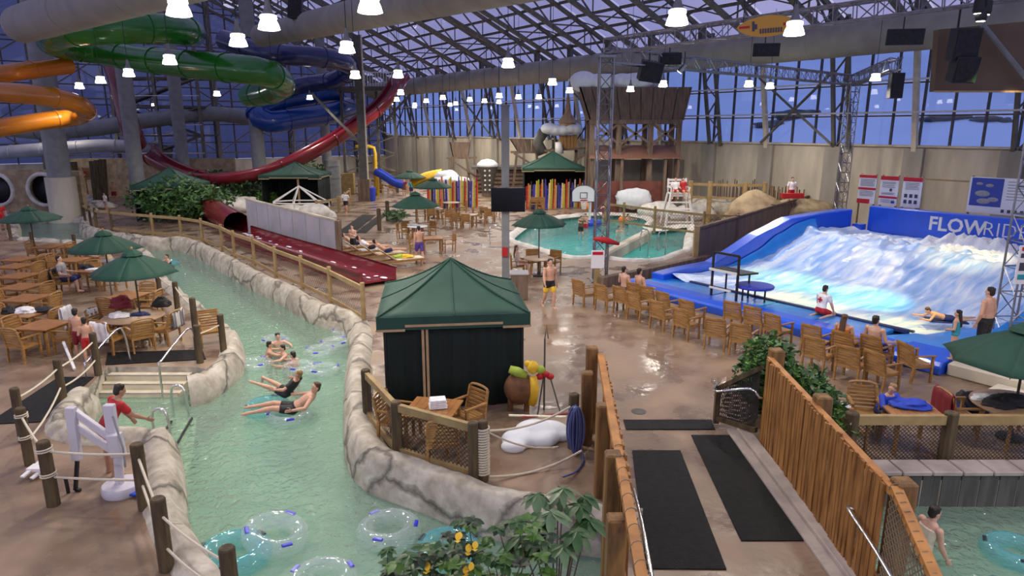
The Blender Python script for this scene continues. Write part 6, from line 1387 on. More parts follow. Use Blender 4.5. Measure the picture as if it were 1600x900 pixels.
# splash pad pieces
t = thing('spray_arch', 'yellow pipe spray arch beside the dark steel column', 'play structure', V((P_(585, 290, 62).x, 62, 0))); MB().tube(catmull([P_(556, 229, 62), P_(576, 229, 62), P_(584, 231, 62), P_(586, 240, 62), V((P_(587, 290, 62).x, 62, 0))], .5), .16, 8).build('pipe', MT['c_yellow'], t, smooth=True); MB().lathe([(.5, 0), (.5, .35), (.3, .5)], 12, P_(592, 277, 61.5)).build('spray_bowl', MT['c_yellow'], t)
t = thing('blue_kiddie_slide', 'small dark blue slide beside the yellow spray arch', 'water slide', V((P_(608, 285, 60).x, 60, 0))); trough('chute', catmull([P_(588, 264, 60), P_(603, 272, 60), P_(618, 282, 60), P_(632, 286, 60)], .4), .55, -pi-.2, .2, 'c_blue', t); MB().box((P_(590, 280, 60.5).x, 60.5, .8), (.2, .2, 1.6)).build('leg', MT['c_yellow'], t)
t = thing('yellow_kiddie_slide', 'yellow and green play slide behind the patio umbrellas', 'water slide', V((P_(670, 285, 55).x, 55, 0))); trough('chute', catmull([P_(692, 276, 55), P_(675, 279, 55), P_(660, 284, 55), P_(648, 291, 55)], .4), .6, .1, pi-.1, 'c_yellow', t); MB().tube([P_(645, 290, 55.4), P_(665, 280, 55.4), P_(690, 277, 55.4)], .3, 8).build('green_side', MT['c_lime'], t, smooth=True)
boulder('snow_mound', P_(702, 283, 54), (1.5, .8, .45), 'white snow mound beside the yellow play slide', 'snow_fake', 11); boulder('snow_mound', P_(698, 275, 54.3), (.95, .7, .45), 'upper lump of the white snow mound by the yellow slide', 'snow_fake', 12)
tag(MB().box((P_(541, 276, 62).x, 62, .95), (1.5, .6, 1.9)).build('play_panel', MT['rail_wood'], bev=.05), 'yellowish wooden play panel beside the concrete cylinder', 'panel')
p = G(581, 314); t = thing('waste_bin', 'bright blue waste bin at the foot of the dark steel column', 'bin', p); MB().lathe([(.3, 0), (.36, .8), (.38, .95)], 14, p).build('body', MT['c_blue'], t, smooth='auto'); MB().lathe([(.4, .95), (.36, 1.1), (.1, 1.18)], 14, p).build('lid', MT['c_royal'], t, smooth='auto')
# --- basketball hoop, guard chair, pool rails
hp = G(921, 346); t = thing('basketball_hoop', 'white rounded basketball backboard on a pole at the pool edge', 'hoop', hp); c = AT(912, 303, hp.y-.3); w_ = .72
pts = [c+V((-w_, 0, -.5)), c+V((w_, 0, -.5)), c+V((w_+.03, 0, .1))]+[c+V((w_*math.cos(a), 0, .1+.45*math.sin(a))) for a in [pi*k/10 for k in range(1, 10)]]+[c+V((-w_-.03, 0, .1))]
bbd = MB().prism(pts, V((0, .06, 0))).build('backboard', MT['white_plastic'], t); b = MB()
for a_, e_ in ((0, 1), (1, 2), (2, 3), (3, 0)):
    k = [V((-.22, -.015, -.28)), V((.22, -.015, -.28)), V((.22, -.015, .08)), V((-.22, -.015, .08))]; b.bar(c+k[a_], c+k[e_], .04, .01, (0, 1, 0))
b.build('target_square', MT['ink'], bbd); MB().tube([q-V((0, .01, 0)) for q in pts], .025, 5, closed=True).build('border', MT['ink'], bbd)
MB().tube(catmull([hp, hp+UP*1.6, hp+V((-.05, 0, 2.2)), c+V((.1, .1, -.1))], .2), .09, 8).build('pole', MT['white_paint'], t, smooth=True); rc = c+V((0, -.32, -.38))
MB().tube([rc+V((.23*math.cos(a), .23*math.sin(a), 0)) for a in [2*pi*k/16 for k in range(16)]], .025, 6, closed=True).build('rim', MT['c_red'], t)
b = MB()
for k in range(12):
    a = 2*pi*k/12
    for s in (-.4, .4): b.tube([rc+V((.22*math.cos(a), .22*math.sin(a), 0)), rc+V((.13*math.cos(a+s), .13*math.sin(a+s), -.55))], .012, 4, cap=False)
tag(b.build('net', MT['white_paint'], t), kind='stuff')
boulder('blue_float', G(922, 352, POOL_Z)+UP*.12, (.75, .5, .34), 'square blue and white float under the basketball hoop', 'c_blue', 2, cat='float', amp=.06)
for px, py, lab in ((915, 343, 'orange ball held up under the basketball hoop'), (973, 347, 'orange ball floating near the far pool edge')):
    o = MB().ell((0, 0, 0), (.3, .3, .3), 16, 10).build('ball', MT['ball_orange'], smooth=True); o.location = G(px, py, POOL_Z)+UP*(.12 if px > 950 else .9); tag(o, lab, 'ball')
gc = G(1057, 351); t = thing('lifeguard_chair', 'tall white wooden lifeguard chair beside the basketball pool', 'chair', gc); k_ = MT['white_paint']; S_ = 1.95
for sx in (-1, 1):
    for sy in (-1, 1): MB().bar(gc+V((sx*.85, sy*.7, 0)), gc+V((sx*.55, sy*.42, S_)), .12, .12).build('leg', k_, t)
    MB().bar(gc+V((sx*.55, .42, S_)), gc+V((sx*.55, .5, S_+.9)), .1, .1).build('back_post', k_, t); MB().bar(gc+V((sx*.58, -.45, S_+.38)), gc+V((sx*.58, .45, S_+.38)), .1, .06).build('arm', k_, t); MB().bar(gc+V((sx*.55, -.42, S_)), gc+V((sx*.55, -.42, S_+.38)), .08, .08).build('arm_post', k_, t)
for j in range(5): z = .25+j*.4; x_ = .85-.3*z/S_; MB().bar(gc+V((-x_, -.7+.28*z/S_, z)), gc+V((x_, -.7+.28*z/S_, z)), .09, .09).build('rung', k_, t)
MB().box(gc+UP*(S_+.02), (1.2, .95, .07)).build('seat', k_, t)
for j in range(3): MB().box(gc+V((0, .49, S_+.4+j*.2)), (1.15, .05, .13)).build('back_slat', k_, t)
MB().box(gc+V((0, -.6, .9)), (1.2, .5, .05)).build('foot_rest', k_, t)
person(gc+V((-.22, -.1, S_-.38)), pi-.2, 1.68, 'sit', 'lifeguard in white and red in the left half of the tall white chair', 'skin_b', 'hair_brown', top='c_white', shorts='c_red', seat=.45); person(gc+V((.26, -.08, S_-.38)), pi+.3, 1.7, 'sit', 'lifeguard in red leaning in the right half of the tall white chair', 'skin_a', 'hair_dark', top='c_red', shorts='c_red', seat=.45)
for k, (px, py, r, m, sd, lab) in enumerate([(1180, 306, (1.9, 1.2, 1.55), 'rock_brown', 21, 'largest brown boulder behind the board fence'), (1120, 336, (2.6, 1.2, 1.0), 'rock', 22, 'grey boulder behind the olive fence right of the guard chair'), (1085, 342, (1.6, .9, .7), 'coping_white', 23, 'white streaked rock right of the guard chair'), (1165, 335, (2.2, 1.2, .8), 'rock', 24, 'low grey rock at the foot of the board fence'), (1243, 300, (2.6, 1.4, 1.3), 'rock_brown', 25, 'brown boulder below the white shirted attendant'), (1030, 338, (1.5, .8, .8), 'coping_white', 26, 'white snow dusted rock left of the guard chair')]):
    p = G(px, py) if py > 330 else V((AT(px, py, 41.5).x, 41.5, 0)); boulder('boulder', p+UP*r[2]*.3, r, lab, m, sd)
b = thing('stick_palisade', 'palisade of thin brown sticks before the concrete wall', 'fence', V((P_(1150, 290, 47).x, 47, 0)))
for k in range(34): p = V((P_(1116+k*2.0, 290, 47.2-k*.05).x, 47.2-k*.05, 0)); MB().bar(p, p+V((rnd.uniform(-.08, .08), 0, 2.1+rnd.uniform(-.2, .5))), .07, .05).build('stick', MT['barn'], b)
b = thing('stick_palisade', 'palisade of brown sticks behind the white shirted attendant', 'fence', V((P_(1235, 290, 43).x, 43, 0)))
for k in range(26): p = V((P_(1205+k*2.1, 290, 43).x, 43, 0)); MB().bar(p, p+V((rnd.uniform(-.08, .08), 0, 2.0+rnd.uniform(-.2, .4))), .07, .05).build('stick', MT['post_new'], b)
for k, (px, py) in enumerate([(1000, 392), (1028, 392)]):
    p = G(px, py); handrail(f'pool ladder rail, {["left", "right"][k]} one of the pair on the small pool lobe', [p, p+UP*.8, p+V((.25, .3, 1.0)), p+V((.5, .6, .8)), p+V((.5, .6, -.4))], .03)
p = G(766, 381); handrail('short steel rail left of the square grey mast', [p, p+UP*.85, p+V((.5, .2, .9)), p+V((.9, .3, .5)), p+V((.9, .3, 0))], .03)
pd = thing('pool_divider', 'grey rock divider wall crossing the basketball pool', 'wall', G(975, 388)); a, c = G(942, 406), G(1012, 368)
MB().bar(a+UP*.02, c+UP*.02, .5, .62).build('wall_block', MT['concrete'], pd, bev=.08)
p = G(811, 466); t = thing('waste_bin', 'dark square litter bin behind the green cabana roof', 'bin', p); MB().box(p+UP*.45, (.62, .62, .9)).build('body', MT['barn'], t, bev=.02); MB().box(p+UP*.93, (.68, .68, .07)).build('lid', MT['c_grey'], t, bev=.02)
# white frame and pale rocks behind the grey wall
p = G(470, 336); t = thing('geodesic_frame', 'white bar frame over pale rocks behind the grey screen wall', 'frame', p); ap = p+UP*2.0; ring = [p+V((2.0*math.cos(a), 1.2*math.sin(a), .9)) for a in [2*pi*k/7+.2 for k in range(7)]]
for k in range(7): MB().tube([ap, ring[k]], .05, 5).build('bar', MT['white_paint'], t); MB().tube([ring[k], ring[(k+1) % 7]], .05, 5).build('bar', MT['white_paint'], t); MB().tube([ring[k], V((ring[k].x, ring[k].y, 0))], .05, 5).build('leg', MT['white_paint'], t)
for k, (px, py, r, lab) in enumerate([(362, 330, (1.9, 1.0, .7), 'pale rock beside the red elbow tube'), (378, 322, (1.6, 1.0, .6), 'pale rock behind the end of the grey wall'), (452, 338, (1.5, .9, .6), 'pale rock under the white bar frame'), (492, 340, (1.3, .8, .7), 'pale rock right of the white bar frame'), (350, 318, (1.6, .9, .6), 'pale rock below the shrubs by the red elbow')]): boulder('pale_rock', G(px, py)+UP*r[2]*.3, r, lab, 'coping_white', 40+k)
rail_fence('small timber gate fence right of the white bar frame', [(496, 340), (530, 333), (547, 318)], 1.2, .1, rails=((.85, .09, .13), (.4, .08, .1)), m='rail_wood')
rail_fence('pair of low log posts left of the middle patio', [(593, 360), (606, 345)], 1.3, .13, rails=())
# --- lagoon steps and rails
stp = thing('lagoon_steps', 'cream coloured steps leading down into the lagoon', 'steps', G(235, 590))
sy = G(240, 573).y; xa, xb = G(170, 573).x+.05, G(303, 573).x-.05
for k in range(4): MB().box(((xa+xb)/2, sy-.14-.27*k, -.14-.13*k-.2), (xb-xa, .27, .4)).build('step', MT['cream_step'], stp, bev=.012); MB().box(((xa+xb)/2, sy-.265-.27*k, -.134-.13*k+.198-.19), (xb-xa, .03, .012)).build('nosing', MT['stone_cap'], stp)
for k, px in enumerate((180, 290)):
    p = V((G(px, 575).x, sy+.15, 0)); handrail(f'bent steel handrail on the {["left", "right"][k]} side of the lagoon steps', [p+V((.12, .25, 0)), p+V((.08, .2, .75)), p+V((0, .02, .92)), p+V((-.25, -.85, .42)), p+V((-.27, -.95, .3)), p+V((-.27, -.95, -.6))], .026)
for k, (px, py) in enumerate([(272, 650), (243, 690)]):
    p = G(px, py, WZ); handrail(f'{["rear", "front"][k]} steel hoop rail standing in the lagoon mouth', [p+UP*-.3, p+UP*.55, p+V((.1, -.02, .74)), p+V((.25, -.04, .74)), p+V((.36, -.06, .5)), p+V((.36, -.06, -.3))], .028)
for k, (a, c) in enumerate([((300, 655), (268, 712)), ((268, 660), (240, 705))]): rope('lane_rope', G(*a, WZ)+UP*.02, G(*c, WZ)+UP*.02, -.02, f'dark floating rope, {["outer", "inner"][k]} one at the lagoon mouth', .03, 'black')
# --- pool lift
lp = G(192, 768); Yl = lp.y; t = thing('pool_lift', 'white lilac pool access lift with angled arms beside the lagoon', 'lift', lp); k_ = MT['lilac_metal']
MB().lathe([(.30, 0), (.31, .03), (.31, .13), (.29, .16)], 28, lp).build('base_disc', k_, t, smooth='auto'); mt_ = AT(185, 742, Yl)
MB().tube([lp+V((-.03, 0, .15)), AT(184, 705, Yl)], .07, 12).build('mast', k_, t, smooth='auto'); A_ = lambda px, py, dy=0: AT(px, py, Yl+dy)
MB().bar(A_(186, 712), A_(178, 678), .2, .16, (0, 1, 0)).build('pivot_block', k_, t, bev=.01); MB().bar(A_(180, 700, .1), A_(170, 632, .1), .16, .12, (0, 1, 0)).build('upright', k_, t, bev=.01)
MB().bar(A_(112, 640, .05), A_(176, 686, .05), .11, .09, (0, 1, 0)).build('arm', k_, t, bev=.01); MB().bar(A_(112, 660, .05), A_(176, 704, .05), .11, .09, (0, 1, 0)).build('arm', k_, t, bev=.01)
MB().bar(A_(110, 636), A_(121, 718), .14, .12, (0, 1, 0)).build('seat_post', k_, t, bev=.01); MB().bar(A_(121, 716), A_(118, 765), .05, .05).bar(A_(118, 765), A_(126, 766), .05, .05).build('foot', MT['black'], t); MB().bar(A_(102, 745, -.05), A_(108, 775, -.05), .04, .04).build('foot', MT['black'], t)
MB().tube([A_(176, 650, -.08), A_(192, 700, -.1), A_(196, 730, -.1)], .018, 6).build('hose', MT['c_grey'], t)
o = MB().prism([G(198, 778)+UP*.03, G(222, 765)+UP*.03, G(248, 763)+UP*.05, G(222, 780)+UP*.04], UP*.04).build('kick_board', MT['c_blue'], bev=.01); tag(o, 'blue and white board lying beside the lift base', 'board')
wf = thing('white_float', 'white folded plastic frame lying left of the roped post', 'frame', G(55, 752)); MB().bar(G(36, 754)+UP*.1, G(66, 735)+UP*.18, .07, .03).build('bar', MT['white_plastic'], wf); MB().bar(G(50, 752)+UP*.05, G(70, 742)+UP*.12, .07, .03).build('bar', MT['white_plastic'], wf); MB().box(G(62, 742)+UP*.14, (.3, .2, .05)).build('plate', MT['white_plastic'], wf)
tag(MB().bar(G(117, 580)+UP*.05, G(103, 560)+UP*.45, .06, .05).build('white_pole', MT['white_plastic']), 'short white pole leaning on the upper rope', 'pole')
# --- swim rings
def ring_proto(m):
    t = thing('swim_ring', 'x', 'swim ring'); b = MB(); b.tube([(.37*math.cos(a), .37*math.sin(a), 0) for a in [2*pi*k/36 for k in range(36)]], .155, 18, closed=True); tb_ = b.build('tube', MT[m], t, smooth=True)
    b = MB(); b.tube([(.37*math.cos(a), .37*math.sin(a), .157) for a in [2*pi*k/36 for k in range(36)]], .010, 5, closed=True); b.build('seam', MT['vinyl' if m == 'vinyl' else 'vinyl_teal'], t, smooth=True)
    for k, a in enumerate((.4, 2.6, 4.4)):
        p = V((.44*math.cos(a), .44*math.sin(a), .125)); b = MB(); b.box(p, (.07, .17, .035), a); b.build('handle', MT['vinyl_blue' if m == 'vinyl' else 'handle_black'], tb_, bev=.012)
    return t
RG = {}
def ring(px, py, s, lab, m='vinyl', tilt=(0, 0), rz=0, dz=.0):
    if m not in RG: o = RG[m] = ring_proto(m)
    else: o = copy_tree(RG[m])
    o.location = G(px, py, WZ)+UP*(.05+dz); o.scale = (s, s, s); o.rotation_euler = (tilt[0], tilt[1], rz); tag(o, lab, None, 'floating swim rings'); return o
ring(608, 833, 1.0, 'large clear ring with blue handles floating by the rock bank', rz=1.9); ring(432, 850, 1.0, 'clear swim ring resting on a teal one near the bottom edge', tilt=(.2, .1), dz=.12, rz=1)
ring(365, 872, 1.1, 'clear swim ring with teal rim near the bottom edge post', 'vinyl_teal', rz=.5); ring(700, 864, 1.0, 'teal edged ring behind the yellow leaved plant', 'vinyl_teal', rz=2.4); ring(503, 915, 1.0, 'clear ring cut by the bottom edge of the view', rz=.2)
ring(400, 573, .9, 'clear ring left of the four boys', rz=1); ring(468, 578, .9, 'clear ring around the nearest of the four boys', rz=2); ring(500, 553, .9, 'clear ring right of the four boys', rz=.3); ring(524, 540, .9, 'clear ring drifting near the rock bank corner', rz=3); ring(505, 582, .9, 'clear ring drifting below the four boys', rz=4); ring(540, 522, .85, 'clear ring tucked into the rock bank corner', rz=5); ring(430, 535, .85, 'clear ring behind the four boys', rz=1.4)
ring(452, 655, 1.0, 'clear ring under the man lying back', rz=.7); ring(418, 640, 1.0, 'teal ring under the fair haired child', 'vinyl_teal', rz=1.1); ring(265, 413, .9, 'blue ring around the bather in the river bend', 'vinyl_teal', rz=0); ring(1585, 868, .9, 'teal ring at the right edge of the lower river', 'vinyl_teal')
o = MB().box((0, 0, 0), (.55, 1.05, .05)).build('body_board', MT['c_navy'], bev=.02); o.location = rider+V((.1, .1, .02)); o.rotation_euler = (0, 0, 1.35); tag(o, 'dark blue body board under the child on the wave', 'board')
# --- snow lump, carved figure, hoses
b = MB()
for px, py, rx, h in ((812, 692, .3, .16), (835, 684, .34, .22), (860, 680, .3, .18), (876, 684, .2, .12), (802, 702, .2, .12), (845, 690, .3, .16)): b.ell(G(px, py)+UP*h*.5, (rx*1.25, rx*.95, h*1.15), 14, 10)
t = thing('snow_lump', 'white artificial snow lump on the deck beside the blue hose', 'ornament', G(838, 692)); o = b.build('lump', MT['snow_fake'], t); r_ = o.modifiers.new('remesh', 'REMESH'); r_.mode = 'VOXEL'; r_.voxel_size = .025; r_.use_smooth_shade = True; s_ = o.modifiers.new('smooth', 'SMOOTH'); s_.iterations = 26
for k, (a, c) in enumerate([((795, 672), (884, 676)), ((815, 676), (892, 670))]): tag(MB().bar(G(*a)+UP*.32, G(*c)+UP*.34, .07, .02).build('old_ski', MT['c_cream' if k == 0 else 'c_maroon']), ['pale old ski lying across the snow lump', 'dark red old ski lying across the snow lump'][k], 'ski')
fp = G(812, 642); t = thing('carved_figure', 'brown and yellow carved wooden figure beside the dark cabana curtain', 'statue', fp)
b = MB(); b.ell(fp+UP*.52, (.34, .28, .36), 18, 12); b.build('round_body', mat('carved_brown', (.22, .10, .04), .7, vs=4, col2=(.12, .05, .02), bump=.5, bs=10), t, smooth=True)
b = MB(); b.tube([fp+V((.26, -.12, .2)), fp+V((.3, -.14, .55)), fp+V((.28, -.1, .82))], [.09, .11, .08], 10); b.build('front_leg', MT['c_yellow'], t, smooth=True); b = MB(); b.tube([fp+V((-.22, -.08, .98)), fp+V((-.05, -.1, .92)), fp+V((.14, -.1, .84))], [.08, .11, .07], 10); b.build('wing', MT['c_lime'], t, smooth=True)
MB().ell(fp+V((.27, -.08, 1.02)), (.13, .12, .14), 12, 8).build('head', MT['c_yellow'], t, smooth=True); MB().ell(fp+V((.44, -.12, .98)), (.09, .08, .09), 10, 8).build('snout', MT['c_lime'], t, smooth=True); MB().ell(fp+V((.16, -.08, 1.1)), (.07, .06, .07), 10, 8).build('ear', MT['c_yellow'], t, smooth=True)
b = MB()
for sx in (-.2, .15): b.tube([fp+V((sx, 0, 0)), fp+V((sx, 0, .3))], .06, 8)
b.build('foot_pegs', MT['carved_brown'] if 'carved_brown' in MT else MT['barn'], t)
sp_ = G(850, 640); t = thing('pole_rack', 'thin iron stand with red fittings beside the carved figure', 'stand', sp_)
MB().tube([sp_, sp_+UP*1.6], .02, 6).build('pole', MT['steel_dark'], t); MB().tube([sp_+V((-.15, -.3, 0)), sp_+UP*.9], .016, 6).build('leg', MT['steel_dark'], t); MB().tube([sp_+V((.35, -.3, 0)), sp_+V((.1, 0, .82))], .016, 6).build('leg', MT['steel_dark'], t)
MB().tube([sp_+V((0, 0, 1.6)), sp_+V((.04, 0, 1.9)), sp_+V((.07, 0, 1.6))], .014, 6).build('loop', MT['steel_dark'], t)
for k, dx in enumerate((-.1, .02, .12)): MB().ell(sp_+V((dx, -.06, .78+.05*(k % 2))), (.085, .07, .07), 10, 6).build('red_knob', MT['c_red'], t, smooth=True)
hb_ = vp+V((.02, -.16, 0)); t = thing('hose_bundle', 'thick bundle of blue hose loops hung on the roped post', 'hose', hb_)
for k in range(15):
    w = .10+.012*(k % 3); x_ = -.11+k*.028; b = MB(); b.tube([hb_+V((.02*math.sin(k*2.3)+(.02+.009*k)*math.cos(a), -.04-.010*(k*7%15), .50+(.46-.02*(k*5%4))*math.sin(a))) for a in [2*pi*j/26 for j in range(26)]], .018, 6, closed=True); b.build('hose_loop', mat('hose_blue', (.075, .10, .26), .4) if k == 0 else MT['hose_blue'], t, smooth=True)
MB().tube(catmull([hb_+V((.1, -.1, .06)), hb_+V((.12, -.4, .03)), hb_+V((-.05, -.8, .03)), hb_+V((-.3, -1.1, .1))], .1), .018, 6).build('hose_tail', MT['hose_blue'], t, smooth=True)
# --- cloth, bags and small things on the tables and chairs
def heap(name, p, r, m, label, cat, seed=0, rz=0, hl=None, sub=None):
    b = MB(); b.ell((0, 0, 0), (1, 1, 1), 40, 20); vs = []
    for q in b.v:
        q = V(q); k = 1.05+.38*NZ.noise(q*1.6+V((seed, 0, 0)))-.34*abs(NZ.noise(q*2.7+V((0, seed, 0))))-.16*abs(NZ.noise(q*6+V((seed, seed, 0)))); z = max(q.z*k, -.35); vs.append((q.x*k*r[0], q.y*k*r[1], (z+.35)*r[2]/1.35))
    b.v = vs; o = b.build(name, MT[m], smooth=True); o.location = p; o.rotation_euler.z = rz; return tag(o, label, cat)
tz = .752
heap('towel', T_BIG+V((-.35, -.1, tz)), (.3, .18, .14), 'c_white', 'white sun hat like bundle lying on the round table', 'towel', 1); heap('towel', T_BIG+V((.1, .15, tz)), (.28, .2, .06), 'c_navy', 'dark folded cloth on the round table by the river', 'towel', 2)
heap('jacket', T_BIG+V((-.75, .72, .82)), (.36, .2, .34), 'c_maroon', 'dark red jacket hung over the chair behind the round table', 'jacket', 3); heap('bag', T_BIG+V((.35, .9, .8)), (.26, .2, .26), 'c_black', 'black bag on the chair behind the round table', 'bag', 4)
def drape(p, rz, w, h0, h1, m, label, name='towel'):
    """towel hanging over a chair back"""
    b = MB(); R_ = Matrix.Rotation(rz, 3, 'Z'); p = V(p)
    def fn(u, v):
        a = v*2-1; y = .05*math.copysign(1, a)*min(1, abs(a)*6)+.015*math.sin(u*17+a*2); z = .96-(abs(a)**1.1)*(.96-(h0 if a < 0 else h1)); return p+R_@V(((u-.5)*w, -.33+y, z))
    b.grid(fn, 12, 16); o = b.build(name, MT[m], smooth=True); s = o.modifiers.new('thick', 'SOLIDIFY'); s.thickness = .02; return tag(o, label, 'towel')
mt2 = mat('striped_towel', (.6, .6, .58), .9); tt = mt2.node_tree; wv = tt.nodes.new('ShaderNodeTexWave'); wv.inputs['Scale'].default_value = 7; rr_ = tt.nodes.new('ShaderNodeValToRGB'); rr_.color_ramp.elements[0].color = (.12, .12, .14, 1); rr_.color_ramp.elements[1].color = (.62, .61, .58, 1); tc2 = tt.nodes.new('ShaderNodeTexCoord'); tt.links.new(tc2.outputs['Object'], wv.inputs[0]); tt.links.new(wv.outputs['Fac'], rr_.inputs[0]); tt.links.new(rr_.outputs[0], tt.nodes['Principled BSDF'].inputs['Base Color'])
drape(T_BIG+V((.93, .0, 0)), pi/2+TA, .5, .45, .5, 'striped_towel', 'grey striped towel over the chair right of the round table'); drape(T_BIG+V((-.15, -.95, 0)), pi+TA+3.14, .5, .4, .5, 'c_white', 'white striped towel over the chair in front of the round table'); drape(T_BIG+V((-.95, .12, 0)), -pi/2+TA, .4, .4, .5, 'c_white', 'white towel over the chair left of the round table')
p = gt(42, 488); heap('towel', p+V((-.05, 0, tz)), (.34, .22, .16), 'c_white', 'white towels heaped on the second table of the left row', 'towel', 6); heap('bag', p+V((-.42, -.1, tz)), (.2, .18, .2), 'c_black', 'black bag at the left end of the towel table', 'bag', 7); heap('jacket', p+V((.4, .15, tz)), (.35, .2, .12), 'c_black', 'black jacket beside the heaped white towels', 'jacket', 8); drape(p+V((.85, -.1, 0)), pi/2, .45, .3, .4, 'c_white', 'long white towel over the chair right of the towel table')
heap('papers', T_BAG+V((-.1, 0, tz)), (.3, .22, .04), 'c_white', 'white papers on the table under the second umbrella', 'papers', 9); heap('bag', T_BAG+V((-.45, .15, tz)), (.24, .2, .18), 'c_black', 'black bag on the papers table', 'bag', 10)
drape(SM, -1.35, .55, .1, .45, 'c_black', 'black coat hung over the chair of the man in grey', 'coat')
for k in range(5): o = MB().box((0, 0, 0), (.34-.01*k, .24, .035)).build('folded_towel', MT['c_white'], bev=.012); o.location = T_CAB+V((.1, .02, .77+.036*k)); o.rotation_euler.z = .2+.1*(k % 2); tag(o, f'folded white towel, {ordn[k]} from the bottom of the stack by the cabana', 'towel', 'stack of folded towels')
heap('jacket', T_COAT+V((.02, .12, tz)), (.4, .2, .16), 'c_blue', 'bright blue jacket spread on the terrace table', 'jacket', 12, -.3); heap('phone_case', T_COAT+V((.02, -.34, tz)), (.09, .05, .05), 'c_brown', 'small dark case near the front edge of the jacket table', 'case', 13)
heap('towel', T_COAT+V((-1.0, .75, .45)), (.26, .2, .12), 'c_white', 'white towel on the small teak side table', 'towel', 14); heap('towel', T_COAT+V((-1.0, .62, .45)), (.2, .1, .07), 'c_red', 'red cloth on the small teak side table', 'towel', 15)
bq = G(1512, 640); heap('backpack', bq, (.34, .26, .44), 'c_black', 'black backpack on the deck right of the jacket table', 'bag', 16); bq = G(1492, 646); heap('cap', V((bq.x, bq.y, 0)), (.22, .2, .26), 'c_navy', 'round navy bag in front of the black backpack', 'bag', 17)
heap('bag', T_RND+V((-.25, 0, tz)), (.42, .26, .2), 'c_black', 'black bag on the round table at the right edge', 'bag', 18); heap('papers', T_RND+V((-.42, .3, tz)), (.3, .16, .08), 'c_white', 'white towel behind the black bag on the round table', 'towel', 19); drape(T_RND+V((-.95, .25, 0)), -pi/2, .56, .45, .5, 'c_maroon', 'maroon towel over the armchair at the right edge')
heap('towel', T_M1+V((.1, 0, tz)), (.35, .25, .15), 'c_white', 'white towel on the round table under the patio umbrella', 'towel', 20); heap('towel', T_M2+V((-.3, .3, tz)), (.3, .2, .1), 'c_white', 'white towel on the pale round table', 'towel', 21)
for k, (dx, m) in enumerate(((.5, 'c_lime'), (.8, 'c_yellow'))): heap('towel', LNG[3]+V((dx-.6, .1, .4)), (.3, .22, .14), m, ['lime green towel on the lounger nearest the cabana', 'yellow towel on the lounger nearest the cabana'][k], 'towel', 22+k)
b = MB(); p = G(1236, 312)+UP*.9; p = AT(1238, 306, 39.9); o = MB().box(p, (1.3, .3, .3)).build('red_tray', MT['c_red'], bev=.02); tag(o, 'red rescue board in front of the white shirted attendant', 'board')
# ================================================================ plants
def leafmesh(name, L, w, m, fold=.15, droop=.2):
    b = MB(); vs = []
    for i in range(5):
        f = i/4; ww = w*math.sin(pi*(f*.92+.05))**.8; z = -droop*L*f*f
        vs += [(-ww, L*f, z+fold*ww), (0, L*f, z), (ww, L*f, z+fold*ww)]
    b.add(vs, [(i*3+j, (i+1)*3+j, (i+1)*3+j+1, i*3+j+1) for i in range(4) for j in (0, 1)]); return b
def shrub(name, p, r, n, m, label, size=.09, m2=None, stems=7, cat='shrub', group=None):
    p = V(p); t = thing(name, label, cat, p, 0, group)
    for mm, cnt in ((m, n), (m2, n//3)):
        if not mm: continue
        b = MB()
        for k in range(cnt):
            d = V((rnd.gauss(0, 1), rnd.gauss(0, 1), rnd.gauss(0, 1))).normalized()*rnd.random()**.4; k2 = 1+.35*NZ.noise(d*2.2+p); q = p+V((d.x*r[0]*k2, d.y*r[1]*k2, r[2]*(1+d.z*k2)*.98+.05)); s = size*rnd.uniform(.7, 1.5)
            a = V((rnd.gauss(0, 1), rnd.gauss(0, 1), rnd.gauss(0, .6))).normalized(); c = a.cross(V((rnd.gauss(0, 1), rnd.gauss(0, 1), rnd.gauss(0, 1)))).normalized()
            b.add([q-a*s, q+c*s*.42, q+a*s, q-c*s*.42], [(0, 1, 2, 3)])
        tag(b.build('foliage', MT[mm], t), kind='stuff')
    for k in range(stems):
        a = k*2.4; MB().tube([p+V((.05*math.cos(a), .05*math.sin(a), 0)), p+V((r[0]*.35*math.cos(a), r[1]*.35*math.sin(a), r[2]*.9)), p+V((r[0]*.6*math.cos(a), r[1]*.6*math.sin(a), r[2]*1.5))], [.03, .02, .008], 5).build('stem', MT['stem'], t)
    return t
shrub('leafy_shrub', (5.35, 13.3, 0), (.62, .6, .86), 2000, 'leaf', 'tall dark leafy shrub behind the top of the right picket side', .075, 'leaf_light'); shrub('leafy_shrub', (5.65, 12.0, 0), (.6, .8, .72), 2200, 'leaf', 'leafy shrub beside the right picket side by the thick post', .075, 'leaf_light'); shrub('leafy_shrub', (5.9, 11.2, 0), (.35, .4, .5), 500, 'leaf_light', 'thin straggly shrub near the fence end of the right terrace', .05)
for px, py, r, n, m, m2, lab in [(285, 345, (3.3, 2.0, 1.35), 2600, 'leaf', 'leaf_light', 'wide leafy shrub right of the left green tent'), (345, 316, (3.4, 2, 1.25), 1900, 'leaf_dark', 'leaf', 'dark shrub under the lowest part of the red drop slide'), (385, 318, (2.2, 1.8, 1.0), 1200, 'leaf_dark', 'leaf', 'low dark shrub beside the grey column footing'), (440, 306, (2.6, 1.8, 1.2), 1200, 'leaf_dark', 'leaf', 'dark shrub left of the concrete cylinder'), (490, 308, (2.4, 1.6, 1.5), 1500, 'leaf', 'leaf_light', 'green shrub before the far tent'), (420, 322, (.8, .7, .6), 500, 'leaf_light', None, 'small yellow green bush behind the grey screen wall'), (618, 345, (.9, .6, .35), 260, 'leaf_pale', None, 'low pale bush by the log posts of the patio')]:
    shrub('leafy_shrub', G(px, py), r, n, m, lab, .16, m2)
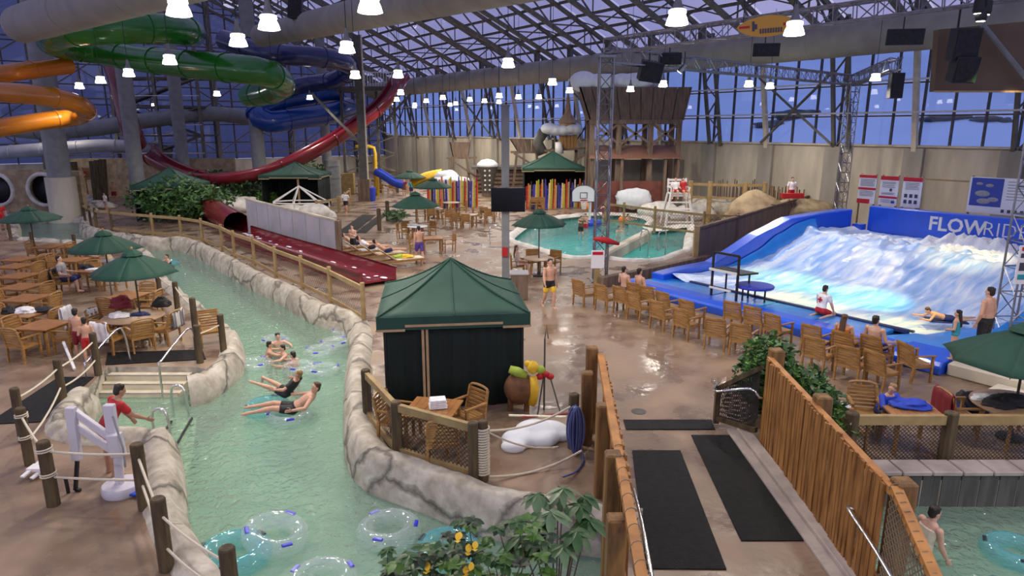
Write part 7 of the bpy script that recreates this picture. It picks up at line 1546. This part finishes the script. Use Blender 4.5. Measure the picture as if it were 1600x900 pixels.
# foreground: broad leaved plant beside the bridge, small leaved shrub at the bottom edge
def rosette(t, c, n, L, w, m, tilt, base=None):
    for k in range(n):
        a = 2*pi*k/n+rnd.uniform(-.15, .15); key = ('leaf', L, m)
        if key not in protos: o = protos[key] = leafmesh('leaf', L, w, m).build('leaf', MT[m], None, smooth=True); o.parent = t
        else: o = protos[key].copy(); COL.objects.link(o); o.parent = t
        o.location = V(c)-ORIG[t.name]; o.rotation_euler = (rnd.uniform(-.2, .2)-tilt, rnd.uniform(-.25, .25), a); s = rnd.uniform(.8, 1.15); o.scale = (s, s, s)
b0 = AT(868, 1010, 5.9); sch = thing('umbrella_plant', 'broad leaved umbrella plant in the foreground beside the left picket posts', 'plant', b0)
for k, (px, py, Y) in enumerate([(880, 762, 6.6), (905, 790, 6.4), (838, 772, 6.6), (826, 808, 6.3), (862, 800, 6.2), (900, 830, 6.0), (850, 842, 6.0), (922, 812, 6.3), (880, 852, 5.9), (812, 838, 6.1), (872, 778, 6.8), (915, 775, 6.7)]):
    c = AT(px, py, Y); rosette(sch, c, 8, .22 if k % 3 else .26, .05, 'leaf_pale' if k % 2 == 0 else 'leaf', .35); MB().tube([c, c.lerp(b0, .35)+V((0, 0, .04)), b0.lerp(c, .25), b0], [.006, .008, .012, .016], 5).build('stem', MT['stem'], sch)
b0 = AT(700, 1040, 5.6); ys = thing('mixed_shrub', 'small leaved green shrub with a few yellow leaves at the bottom edge', 'plant', b0)
for k in range(80):
    px = rnd.uniform(605, 860); py = 905-max(0, rnd.gauss(42, 34))*(.6 if px < 680 else 1.1)
    py = max(py, 815 if px > 690 else 858); c = AT(px, py, rnd.uniform(5.5, 6.2)); rosette(ys, c, 7, .11, .036, ('leaf', 'leaf_light', 'leaf_dark')[k % 3], rnd.uniform(-.5, .3))
    if k % 3 == 0: MB().tube([c, c+V((0, 0, -.35))+V((rnd.uniform(-.1, .1), 0, 0)), V(((c.x+b0.x)/2, c.y, b0.z))], [.004, .006, .01], 4).build('stem', MT['stem'], ys)
for px, py in ((732, 864), (741, 858), (715, 845), (735, 892), (728, 898), (668, 893)): rosette(ys, AT(px, py, 5.5), 2, .10, .034, 'c_yellow', -.6)
